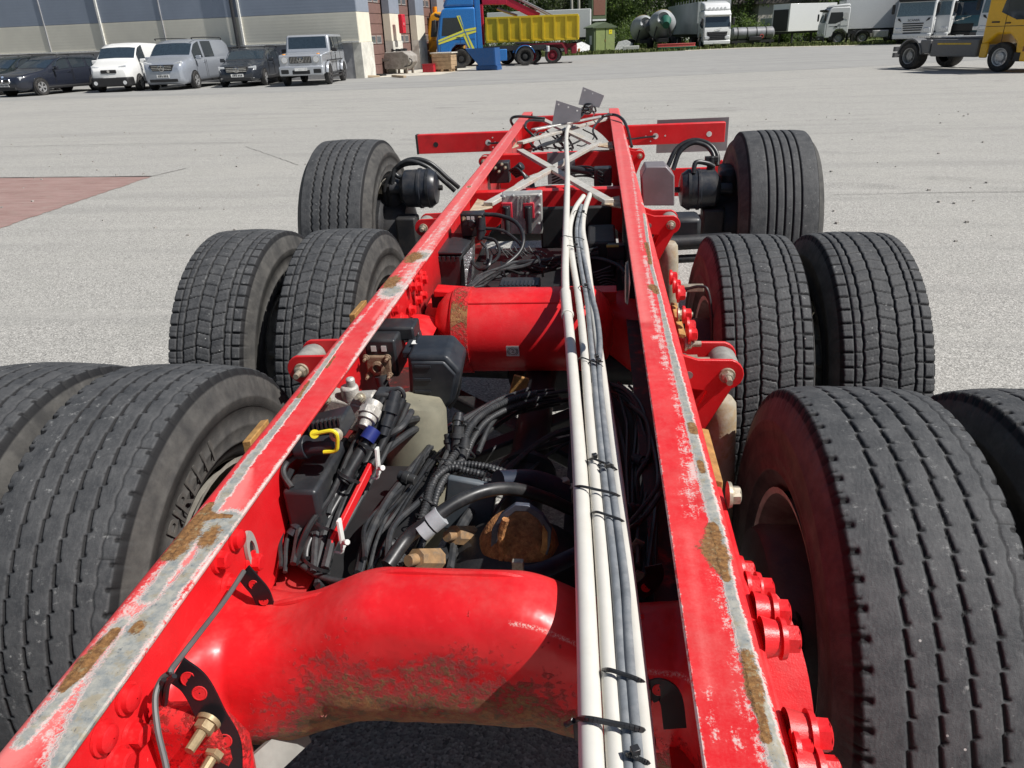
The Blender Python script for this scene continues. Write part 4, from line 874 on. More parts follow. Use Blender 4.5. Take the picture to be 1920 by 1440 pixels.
# concrete mixer drums
DRUM = pm('mixer_drum', (.40, .42, .43), .5, .2, var=.06, dirt=.3, dirtc=(.5, .5, .47), vs=1.0)
def mixer(px, py, dy, rz, lb, sc, chute=(.02, .11, .075)):
    q = G(px, py); e = empty('concrete_mixer', (q.x, q.y+dy, 0), rz, lb, 'concrete mixer', None, sc)
    ax = Vector((0, -1, .22)).normalized(); o = Vector((0, 1.9, 1.55))
    prof = [(.001, -.25), (.75, -.2), (.95, .2), (1.18, 1.5), (1.2, 1.9), (1.0, 2.9), (.72, 3.7), (.55, 4.1), (.5, 4.15), (.45, 4.0), (.001, 3.8)]
    d = MB().lathe(prof, o, ax, 32).build('drum', DRUM, e)
    MB().lathe([(1.205, 1.5), (1.225, 1.5), (1.225, 1.85), (1.205, 1.85)], o, ax, 32, closed=True).build('drum_band', pm('mixer_band', (.30, .32, .36), .5), d)
    MB().lathe([(1.19, 2.02), (1.16, 2.25), (1.175, 2.25), (1.205, 2.02)], o, ax, 10, .9, 2.1, True).build('drum_marking', pm('mixer_yellow', (.68, .46, .08), .5), d)
    MB().box((0, .2, .75), (1.0, 5.2, .3)).build('frame', DARKM, e)
    for s in (-1, 1): MB().bar((s*.8, -1.7, .7), (s*.35, -1.75, 2.4), .12, .12, (0, 1, 0)).build('stand_post', DARKM, e); MB().bar((s*.5, 2.2, .7), (s*.5, 2.1, 1.7), .2, .2, (0, 1, 0)).build('stand_post', DARKM, e)
    MB().cyl((.2, -2.0, 2.25), (.2, -2.9, 1.9), .48, .30, 16).build('chute', pm('mixer_chute_%d' % int(chute[1]*1000), chute, .5), e)
    for s in (-1, 1):
        for y in (.6, 1.9): wheel(e, s*1.0, y, .5, .4, s, truck=True)
mixer(1243, 93, 2.4, rad(-2), 'concrete mixer drum on its frame with a dark green chute, nearer the white truck', 1.12)
mixer(1208, 94, 4.4, rad(4), 'second concrete mixer drum, half hidden behind the one with the green chute', 1.0, (.12, .12, .115))
q = G(1200, 96); o = MB().box((0, 0, .45), (1.5, .5, .45)).build('concrete_block', pm('block_white', (.62, .62, .58), .8), None, bevel=.03); o.location = (q.x-.8, q.y+1.2, -.21); tag(o, 'pale concrete block lying left of the mixer drums', 'block')
GRNB = pm('beam_green', (.02, .17, .085), .5); REDB = pm('beam_red', (.55, .10, .09), .5)
for (px, py, dz, mt, nm, lb) in ((1270, 94.5, .13, GRNB, 'steel_beam', 'green steel beam lowest of the pile by the white truck'), (1268, 94.5, .42, REDB, 'steel_beam', 'red steel beam lying on top of the green one')):
    q = G(px, py); o = MB(); o.box((0, 0, .12), (3.6, .3, .05)); o.box((0, 0, -.10), (3.6, .3, .05)); o.box((0, 0, 0), (3.6, .10, .2)); o = o.build(nm, mt, None, bevel=.01); o.location = (q.x, q.y+.3, dz+.01); o.rotation_euler = (0, 0, rad(16)); tag(o, lb, 'beam')
# white articulated lorry
r = rad(7); sc = 1.0; e = empty('articulated_lorry', place((1342, 91), (0, .1), r, sc), r, 'white tractor unit with a grey curtain-side trailer carrying red lettering', 'lorry', None, sc)
cab(e, WHT, D=2.3, H=3.2, trim=BLK, deflector=.75, visor=WHT, lowpaint=WHT)
g_ = MB().prism([(-.95, 1.42), (.95, 1.42), (.82, .62), (-.82, .62)], (0, -.03, 0), (1, 0, 0), (0, 0, 1), (0, .06, 0)).build('grille', BLK, e, bevel=.03)
for z in (.74, .88, 1.02, 1.16, 1.30): MB().box((0, -.045, z), (1.62, .03, .03)).build('grille_slat', TRIMG, g_)
mb = MB(); mb.bar((-.35, -.05, 1.52), (.35, -.05, 1.68), .03, .03); mb.build('badge', CHROME, e)
TRG = pm('grey_curtain', (.36, .39, .39), .55, vs=.8, var=.07)
MB().box((.0, 9.4, 2.62), (2.55, 13.4, 2.75)).build('trailer_box', TRG, e, bevel=.02); MB().box((0, 9, 1.1), (2.2, 12.6, .25)).build('trailer_frame', DARKM, e); b_ = e.children[-2]
for k in range(11): MB().box((-1.285, 3.2+k*1.25, 2.6), (.03, .05, 2.6)).build('curtain_strap', pm('curtain_strap', (.28, .30, .30), .6), b_)
MB().box((0, 2.72, 2.6), (2.3, .04, 2.5)).build('front_panel', pm('trailer_front', (.42, .44, .44), .5), b_)
mb = MB()
for k, w in enumerate((.55, .35, .35, .35, .5)): mb.box((-1.315, 9.2-k*.75, 3.15), (.01, w, .5 if k != 2 else .75))
mb.build('trailer_lettering', pm('lettering_red', (.42, .05, .06), .5), b_); MB().box((-1.315, 8.2, 2.62), (.01, 3.2, .13)).build('trailer_lettering', TRIMG, b_)
for y in (5.2, 11.2, 12.5, 13.8):
    for s in (-1, 1): wheel(e, s*1.0, y, .5, .35, s, truck=True)
for k in range(5): MB().cyl((-.7+k*.35, .55, 3.35), (-.7+k*.35, .48, 3.35), .10, n=12).build('roof_lamp', LAMP, e)
# lying tank
q = G(1412, 85); e = empty('tank_body', (q.x, q.y+1.2, 0), rad(10), 'long grey cylindrical tank lying on a frame beside the white lorry', 'tank', None, .82)
TKG = pm('tank_grey', (.24, .245, .26), .5, .2, dirt=.3, vs=1.4)
MB().lathe([(.001, -2.75), (.5, -2.7), (.72, -2.5), (.72, 2.5), (.5, 2.7), (.001, 2.75)], (0, 0, 1.35), (1, 0, 0), 28).build('tank_shell', TKG, e)
for x in (-2, -.8, .4, 1.6): MB().lathe([(.725, -.05), (.76, -.05), (.76, .05), (.725, .05)], (x, 0, 1.35), (1, 0, 0), 28, closed=True).build('tank_strap', DARKM, e)
MB().box((0, 0, .45), (5.4, 1.2, .28)).build('frame', DARKM, e)
for x in (-2.2, 0, 2.2): MB().box((x, 0, .18), (.25, 1.3, .34)).build('foot', DARKM, e)
MB().lathe([(.17, -.05), (.24, -.05), (.24, .05), (.17, .05)], (1.0, -.74, 1.0), (0, 1, 0), 18, closed=True).build('hose_reel', REDB, e); MB().box((.2, -.72, .75), (1.6, .25, .45)).build('pump_box', BLK, e, bevel=.04)
# flatbed and white box bodies further along
q = G(1480, 80); e = empty('flatbed_trailer', (q.x, q.y+5, 0), rad(-35), 'dark flatbed trailer with a pale headboard beyond the grey tank', 'trailer')
MB().box((0, 0, 1.1), (2.4, 7, .3)).build('bed', DARKM, e); MB().box((0, -3.2, 1.9), (2.2, .12, 1.3)).build('headboard', pm('pale_board', (.5, .49, .44), .7), e, bevel=.02); MB().box((0, 2.6, 2.0), (1.6, 1.6, 1.6)).build('load', BLK, e, bevel=.05)
for y in (-1, 1.5, 2.8):
    for s in (-1, 1): wheel(e, s*1.0, y, .5, .3, s, truck=True)
def boxbody(px, py, dy, rz, w, l, h, zb, lb, front=True, loc=None):
    q = G(px, py); e = empty('cargo_box', loc or (q.x, q.y+dy, 0), rz, lb, 'cargo box'); MB().box((0, 0, zb+h/2), (w, l, h)).build('box_shell', WHT, e, bevel=.02); MB().box((0, 0, zb-.1), (w*.8, l*.95, .2)).build('frame', DARKM, e)
    for s in (-1, 1): MB().box((s*(w/2-.05), -l/2-.005, zb+h/2), (.09, .03, h)).build('corner_post', ALUB, e)
    for s in (-1, 1):
        for y in (-.35*l, .35*l): MB().box((s*w*.36, y, zb/2-.1), (.16, .16, zb-.2)).build('leg', DARKM, e)
    return e
e = boxbody(1535, 82, 7, rad(-60), 2.5, 6.2, 2.55, 1.15, 'white box body with a dark open end left of the white four-axle truck')
MB().box((0, -3.12, 2.2), (2.1, .05, 2.0)).build('open_end', BLK, e)
# white four-axle chassis truck, side on facing left
r = rad(-92); sc = 1.0; e = empty('chassis_truck', place((1570, 83), (1.25, 1.35), r, sc), r, 'white four-axle chassis truck seen from the side facing left', 'truck', None, sc)
cab(e, WHT, D=2.1, H=3.05, trim=BLK, glass=GLASSP, lowpaint=BLK, deflector=.25, rimm=STEELR); rail_pair(e, 2, 8.4, .95)
MB().slab([(1.257, 1.5, 2.15), (1.257, 1.52, 2.6), (1.257, 1.92, 2.6), (1.257, 1.92, 2.0)], (.01, 0, 0)).build('side_panel', pm('off_white_panel', (.62, .62, .6), .4), e); MB().box((1.262, 1.0, 1.45), (.02, .22, .1)).build('badge', BLK, e)
for y in (3.45, 6.4, 7.7):
    for s in (-1, 1): wheel(e, s*1.02, y, .5, .4, s, STEELR, truck=True)
for s in (-1, 1):
    MB().box((s*1.0, 5.0, .75), (.5, 1.3, .6)).build('fuel_tank', ALUB, e, bevel=.06); 
    for yy in (1.35, 3.45):
        pts = [(.66*math.cos(a), .62*math.sin(a)) for a in np.linspace(0, math.pi, 14)]+[(.60*math.cos(a), .56*math.sin(a)) for a in np.linspace(math.pi, 0, 14)]
        MB().prism(pts, (s*1.29, yy, .52), (0, 1, 0), (0, 0, 1), (-s*.5, 0, 0)).build('mudguard', BLK, e)
p = e.location
boxbody(0, 0, 0, rad(-92), 2.5, 6.8, 2.5, 1.2, 'large white box body standing behind the four-axle truck', loc=(p.x+6.1, p.y+3.6, 0))
# dark blue trailer
e = empty('box_trailer', (31.5, 84.0, 0), rad(-25), 'dark blue trailer towering between the white box body and the row of cabs', 'trailer'); DBL = pm('deep_blue', (.010, .022, .085), .45, var=.1)
MB().box((0, 0, 2.6), (2.5, 12, 2.9)).build('trailer_box', DBL, e, bevel=.02); MB().box((0, 0, 1.0), (2.2, 11, .3)).build('frame', DARKM, e)
for s in (-1, 1): MB().box((s*1.2, -6.02, 2.6), (.1, .05, 2.9)).build('corner_post', pm('blue_post', (.03, .12, .4), .4), e)
for y in (2.5, 3.8):
    for s in (-1, 1): wheel(e, s*1.0, y, .5, .35, s, truck=True)
# the row of cabs on the right
SL = [(1.32, 1.35), (1.18, 1.3), (1.04, 1.25), (.90, 1.2), (.72, 1.15), (.58, 1.1)]
def row_cab(px, py, rz, sc, paint, lb, kind, dy=0):
    r = rad(rz); e = empty('tractor_unit', place((px, py), (0, .1), r, sc), r, lb, 'truck', None, sc); e.location.y += dy
    if kind == 'slat':
        cab(e, paint, D=2.2, H=3.3, trim=BLK, glass=GLASSP, slats=SL); word(e, 'SCANIA', .22, -.03, 1.52, TRIMG)
        for s in (-1, 1): MB().prism([(s*.78, 1.44), (s*1.0, 1.54), (s*1.05, 1.68), (s*.92, 1.66)], (0, -.03, 0), (1, 0, 0), (0, 0, 1), (0, .05, 0)).build('grille_corner', BLK, e)
    elif kind == 'plate':
        cab(e, paint, D=2.2, H=3.3, trim=BLK, glass=GLASSP, slats=[(.78, .9), (.62, 1.0)]); MB().box((-.25, -.02, 1.35), (1.05, .05, .42)).build('grille', TRIMG, e, bevel=.03)
    else:
        cab(e, paint, D=2.2, H=3.2, trim=BLK, glass=GLASSB, lowpaint=TRIMG)
        MB().box((0, -.03, 1.0), (1.5, .06, .5)).build('grille', BLK, e, bevel=.08); MB().box((0, -.03, .58), (1.3, .1, .3)).build('lower_grille', BLK, e, bevel=.05); mb = MB(); mb.bar((-.5, -.05, 1.42), (.5, -.05, 1.74), .035, .03); mb.build('diagonal_badge', CHROME, e); MB().box((0, -.07, 1.58), (.16, .03, .16)).build('badge', CHROME, e)
    rail_pair(e, 2, 6.2)
    for s in (-1, 1): wheel(e, s*1.0, 5, .5, .5, s, truck=True)
    return e
row_cab(1706, 83, -34, 1.14, WHT, 'white cab with slatted grille, first of the row beside the white box body', 'slat')
row_cab(1742, 82, -34, 1.14, WHT, 'white cab with a dark name plate grille, second in the row of cabs', 'plate', .5)
e = row_cab(1772, 80, -30, 1.14, WHT, 'white cab with an open dark side window behind the name-plate cab', 'plate', 5.2)
row_cab(1808, 80, -36, 1.1, TEAL, 'teal blue cab with a diagonal badge between white cabs', 'diag', 1)
row_cab(1844, 80, -36, 1.16, WHT, 'white cab with slatted grille closest to the yellow truck', 'slat', -2)
# yellow two-axle truck at the right edge: rear towards the left, front out of frame
q1 = G(1867, 135); q2 = G(1748, 124); r = rad(62); sc = .94
e = empty('chassis_truck', (0, 0, 0), 0, 'yellow truck with a bare grey chassis at the right edge of the yard', 'truck', None, sc)
r = math.atan2(q2.y-q1.y, q2.x-q1.x)-math.pi/2+rad(25); e.rotation_euler.z = r
c_, s_ = math.cos(r), math.sin(r); lx, ly = -1.2*sc, 1.35*sc; e.location = (q1.x-(c_*lx-s_*ly), q1.y-(s_*lx+c_*ly), 0)
cab(e, YELT, D=2.2, H=3.3, trim=BLK, glass=GLASS, rimm=ALLOY); rail_pair(e, 2, 6.3, 1.0, TRIMG)
for s in (-1, 1):
    wheel(e, s*1.0, 5.4, .5, .56, s, STEELR, truck=True)
    MB().box((s*1.12, 3.35, .80), (.22, 2.1, .62)).build('side_skirt', GRYB, e, bevel=.05); MB().box((s*1.235, 3.35, .95), (.015, 1.5, .06)).build('reflective_strip', pm('strip_amber', (.62, .40, .03), .4), e)
    MB().box((s*1.15, 4.7, .85), (.18, .5, .5)).build('side_skirt', GRYB, e, bevel=.04)
    pts = [(.62*math.cos(a), .66*math.sin(a)) for a in np.linspace(.1, math.pi-.1, 14)]+[(.56*math.cos(a), .60*math.sin(a)) for a in np.linspace(math.pi-.1, .1, 14)]
    MB().prism(pts, (s*1.28, 5.4, .5), (0, 1, 0), (0, 0, 1), (-s*.58, 0, 0)).build('mudguard', GRYB, e, bevel=.01)
    MB().box((s*1.262, .30, .78), (.03, .30, .16)).build('side_lamp', pm('side_lamp_brown', (.25, .08, .02), .3), e)
    MB().box((s*1.262, 1.75, 1.66), (.02, .3, .05)).build('badge', BLK, e); MB().box((s*1.16, .34, .62), (.2, .66, .5)).build('corner_panel', YELT, e, bevel=.05); MB().box((s*1.2, 2.02, .72), (.12, .3, .5)).build('rear_step_panel', YELT, e, bevel=.04)
for k in range(12): MB().box((.0, 4.9+k*.09, 1.19), (.9, .045, .04)).build('tread_plate_slat', ALUB, e)
MB().box((0, 3.6, 1.17), (.9, 2.2, .05)).build('deck_cover', pm('deck_light', (.5, .5, .5), .5), e); MB().box((0, 6.35, .75), (2.2, .12, .18)).build('rear_bar', TRIMG, e); MB().box((0, 6.35, .52), (2.2, .12, .18)).build('rear_bar', TRIMG, e)
MB().box((0, 4.2, 1.0), (.9, .6, .3)).build('fifth_wheel_plate', DARKM, e, bevel=.04)
# dark-roofed house half hidden by the trees
e = empty('house', (24, 104, 0), rad(12), 'brown-roofed house half hidden by trees behind the white lorry', 'house')
MB().box((0, 0, 2.2), (12, 8, 4.4)).build('wall', pm('house_wall', (.45, .42, .36), .8), e); MB().prism([(-6.6, 4.3), (0, 7.6), (6.6, 4.3), (6.6, 4.1), (-6.6, 4.1)], (0, -4.4, 0), (1, 0, 0), (0, 0, 1), (0, 8.8, 0)).build('roof', pm('house_roof', (.11, .095, .085), .8), e)
for x in (-3.5, 0, 3.5):
    w_ = MB().box((x, -4.02, 2.6), (1.3, .08, 1.3)).build('window', TRIM, e); MB().box((x, -4.05, 2.6), (1.1, .06, 1.1)).build('pane', GLASS, w_)
# ------------------------------------------------------------------ the red truck chassis (foreground)
ch = empty('truck_chassis', (RHO*ZR, TILT*ZR, 0), 0, 'bare red truck chassis with worn rails, white conduits and three rear axles on big tyres', 'truck chassis')
MC = Matrix.Identity(4)
ex = Vector((1, 0, RHO)).normalized(); ey = Vector((0, 1, TILT)); ey = (ey-ex*ey.dot(ex)).normalized(); ez = ex.cross(ey)
for i in range(3): MC[i][0], MC[i][1], MC[i][2] = ex[i], ey[i], ez[i]
loc = Vector((0, 0, ZR))-(MC.to_3x3() @ Vector((0, 0, ZR)))
MC.translation = loc; ch.matrix_world = MC; ch.rotation_euler = MC.to_euler(); ch.location = loc
MCI = MC.inverted()
def part(mb, name, mat, bevel=0, smooth=38, parent=None, seg=2):
    o = mb.build(name, mat, parent or ch, bevel, smooth, seg)
    if parent is None: o.location = (0, 0, ZR)
    return o
def lpart(name, me, mat, parent=None):
    o = link(name, me, mat, parent or ch)
    if parent is None: o.location = (0, 0, ZR)
    return o
def PX(*pts): return [U(*p) for p in pts]               # (px, py, z) -> chassis points
# ---- side rails with wear and painted sheen attributes
def wear(pts, feats):
    X = np.array([p[0] for p in pts]); Y = np.array([p[1] for p in pts]); out = np.full(len(X), -3.0)
    for f in feats:
        L, hw = f[0], f[1]; gain = f[2] if len(f) > 2 else 1.0; ends = f[3] if len(f) > 3 else None
        Pq = [U(*q) for q in L]; W_ = hw if isinstance(hw, (list, tuple)) else [hw]*len(Pq)
        best = np.full(len(X), -3.0)
        if len(Pq) == 1: best = 1-np.hypot((X-Pq[0].x), (Y-Pq[0].y)*(f[4] if len(f) > 4 else 1))/hw
        for (a, wa), (b, wb) in zip(zip(Pq, W_), zip(Pq[1:], W_[1:])):
            dx, dy = b.x-a.x, b.y-a.y; t = np.clip(((X-a.x)*dx+(Y-a.y)*dy)/(dx*dx+dy*dy), 0, 1)
            d = np.hypot(X-a.x-t*dx, Y-a.y-t*dy); best = np.maximum(best, 1-d/(wa+(wb-wa)*t))
        out = np.maximum(out, np.where(best > 0, best*gain, best))
    return out
def rail(side, feats):
    s = side; th = .008; xo, xi = .425, .335; r = .018; H = .30
    xs = np.linspace(xi, xo-r, 24)
    prof = [(xi+.0015, -th), (xi, -th*.6), (xi, -.002)]+[(x, 0) for x in xs[0:1]+.002]+[(x, 0.) for x in xs[1:]]
    prof += [(xo-r+r*math.sin(a), -r+r*math.cos(a)) for a in np.linspace(.2, math.pi/2, 7)]
    prof += [(xo, -.08), (xo, -.16), (xo, -.24), (xo, -H+.01), (xo-.01, -H), (xi, -H), (xi, -H+th), (xo-th-.008, -H+th), (xo-th, -H+th+.008), (xo-th, -.20), (xo-th, -.1), (xo-th, -th-.01), (xo-th-.01, -th)]
    prof = np.array(prof); n = len(prof); ys = np.concatenate([np.linspace(-1.2, .2, 30, endpoint=False), np.linspace(.2, 3.2, 520, endpoint=False), np.linspace(3.2, 6.95, 260)])
    V = np.zeros((len(ys), n, 3)); V[:, :, 0] = s*prof[None, :, 0]; V[:, :, 1] = ys[:, None]; V[:, :, 2] = prof[None, :, 1]
    # dents of a worked-on flange
    i = np.arange(len(ys)-1)[:, None]*n; j = np.arange(n)[None, :]; j2 = (j+1) % n
    Q = np.stack([i+j, i+j2, i+n+j2, i+n+j], -1).reshape(-1, 4)
    if s > 0: Q = Q[:, ::-1]
    m = len(ys)*n; caps = None
    me = np_mesh('side_rail', V.reshape(-1, 3), Q, True, 40)
    P = V.reshape(-1, 3)
    for nm in ('prim', 'scuff', 'rust', 'fade_sheen'):
        a = wear(P, feats.get(nm, [])); a[P[:, 2] < -.03] = -3
        if nm == 'fade_sheen': a = np.maximum(a, np.where(P[:, 2] > -.012, .22+.42*np.clip((P[:, 1]-1.0)/2.5, 0, 1), -3))  # rise along the rail paints in sky reflection; listed features are faded patches
        set_attr(me, nm, a)
    gr = np.clip((-P[:, 2]-.16)/.12, 0, 1)*np.where(np.abs(P[:, 0]) < .4175, 1, .5)*np.clip((P[:, 1]-.9)/.5+(.6 if s > 0 else 0), 0, 1); set_attr(me, 'low_dark', gr)  # darker towards the lower and inner part of the rail
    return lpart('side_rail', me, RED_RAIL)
ef = lambda side, z=0: 0
# right rail
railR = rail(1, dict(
    prim=[([(1475, 1480), (1452, 1400), (1418, 1280), (1392, 1190), (1370, 1110), (1352, 1020), (1327, 920), (1296, 800), (1268, 690), (1251, 620), (1238, 560)], [.011, .011, .010, .009, .008, .010, .010, .009, .008, .007, .005], 1.4), ([(1238, 560), (1222, 500), (1213, 440), (1208, 400)], .005, 1.3), ([(1206, 380)], .007, 1, None, .4), ([(1190, 322)], .007, 1, None, .4), ([(1187, 295), (1190, 315)], .003, .8)],
    scuff=[([(1440, 1440), (1400, 1280), (1372, 1160), (1350, 1080)], .017, .62), ([(1300, 960), (1294, 880), (1278, 800), (1258, 690)], [.022, .024, .012, .012], .6), ([(1302, 895), (1297, 870)], .012, 1.2), ([(1250, 690), (1236, 620), (1222, 560), (1210, 480)], .014, .9), ([(1232, 632)], .02, 1.2),
           ([(1320, 1440), (1288, 1240), (1252, 980), (1223, 790), (1198, 610)], .006, 1.25), ([(1340, 1380), (1330, 1300)], .010, .45), ([(1198, 600), (1184, 500)], .003, .8), ([(1384, 1400), (1376, 1370)], .012, .5), ([(1205, 470), (1196, 400), (1188, 340), (1183, 300), (1170, 250)], .010, .75)],
    rust=[([(1336, 985), (1340, 1030)], [.008, .022], 1.2), ([(1340, 1030), (1362, 1085)], [.022, .006], 1.2), ([(1400, 1230), (1414, 1290), (1428, 1345), (1437, 1385)], [.010, .010, .006, .008], 1.1), ([(1222, 535), (1232, 550)], [.014, .008], 1.2), ([(1212, 455), (1220, 495)], .007, 1), ([(1297, 795), (1302, 810)], .008, 1), ([(1312, 865), (1318, 885)], .006, 1)],
    fade_sheen=[([(1330, 1300), (1290, 1000)], .02, .5), ([(1210, 600), (1180, 420), (1160, 260)], .045, .9)]))
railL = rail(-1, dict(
    prim=[([(40, 1390), (120, 1300), (230, 1165)], .010, 1), ([(60, 1510), (112, 1440), (160, 1345), (216, 1245), (262, 1182), (322, 1112), (375, 1046), (412, 1000)], [.012, .014, .021, .026, .026, .013, .010, .020], 1.5), ([(395, 1000), (420, 975)], .03, 1.5), ([(280, 1120), (360, 1010), (420, 930)], [.014, .012, .008], 1.2), ([(420, 930), (470, 860), (520, 800), (585, 715), (640, 640)], [.011, .010, .008, .007, .005], 1.4), ([(735, 545)], .035, 1.3, None, .5), ([(790, 480)], .035, 1.0, None, .5), ([(880, 350)], .012, 1, None, .5), ([(922, 275)], .010, 1, None, .5)],
    scuff=[([(60, 1360), (200, 1190), (300, 1075), (400, 945)], .018, 1.0), ([(100, 1400), (200, 1250), (300, 1140), (400, 1040)], .030, .85), ([(120, 1438), (250, 1258), (420, 1010), (563, 815)], .007, 1.2), ([(500, 830), (600, 690), (680, 590)], .012, .9), ([(640, 715), (700, 620), (760, 535), (790, 490)], [.006, .016, .016, .006], 1.3), ([(740, 545), (800, 470), (860, 385)], .03, .7), ([(640, 640), (760, 500), (860, 380), (960, 245)], .008, .8)],
    rust=[([(120, 1290), (165, 1240), (215, 1185)], [.008, .016, .008], 1.2), ([(320, 1040), (360, 990), (395, 945)], [.016, .020, .006], 1.3), ([(375, 968), (432, 968)], [.014, .004], 1.3), ([(395, 1003)], .016, 1, None, .6), ([(258, 1178)], .010, 1, None, .7), ([(735, 528)], .028, 1.3, None, .45), ([(775, 482)], .030, 1.2, None, .45), ([(560, 745), (580, 715)], .005, 1), ([(880, 350)], .012, .9, None, .4), ([(930, 268)], .008, .9, None, .4), ([(612, 690), (628, 668)], .004, .9)],
    fade_sheen=[([(20, 1420), (200, 1220), (330, 1080), (430, 950), (470, 880)], [.05, .05, .05, .05, .01], 1.3), ([(700, 600), (790, 480), (900, 330)], [.01, .05, .05], 1.1)]))
for s, rl in ((-1, railL), (1, railR)):
    MB().box((s*.38, 6.952, -.15), (.085, .004, .28)).build('rail_end_lip', RED, rl)
# ---- bolts
def hexbolt(r=.017, h=.020, flange=.024, nut=False):
    mb = MB(); mb.cyl((0, 0, 0), (0, 0, .006), flange, flange*.94, 18); mb.cyl((0, 0, .006), (0, 0, h), r, r*.97, 6); mb.cyl((0, 0, h), (0, 0, h+.002), r*.90, r*.7, 12)
    if nut: mb.cyl((0, 0, h), (0, 0, h+.028), r*.55, r*.5, 10)
    return mb.mesh('bolt', 30)
def roundhead(r=.019): mb = MB(); mb.lathe([(r*1.25, 0), (r*1.25, .004), (r, .005), (r*.95, .013), (r*.6, .017), (.001, .018)], (0, 0, 0), (0, 0, 1), 16); return mb.mesh('bolt')
BOLT, NUT, ROUND, NUTZ = hexbolt(), hexbolt(.016, .017, .021, True), roundhead(), hexbolt(.0135, .016, .017, True)
def bolt(p, axis, me, mat, sc=1, parent=None):
    o = bpy.data.objects.new('bolt', me); 
    if not me.materials: me.materials.append(None)
    o.material_slots[0].link = 'OBJECT'; col.objects.link(o); o.material_slots[0].material = mat
    R = Vector(axis).to_track_quat('Z', 'Y').to_matrix().to_4x4(); base = Matrix.Translation(Vector(p)+(Vector((0, 0, ZR)) if parent is None else Vector()))
    o.parent = parent or ch; o.matrix_basis = base @ R @ Matrix.Rotation(random.uniform(0, 1), 4, 'Z') @ Matrix.Scale(sc, 4); return o
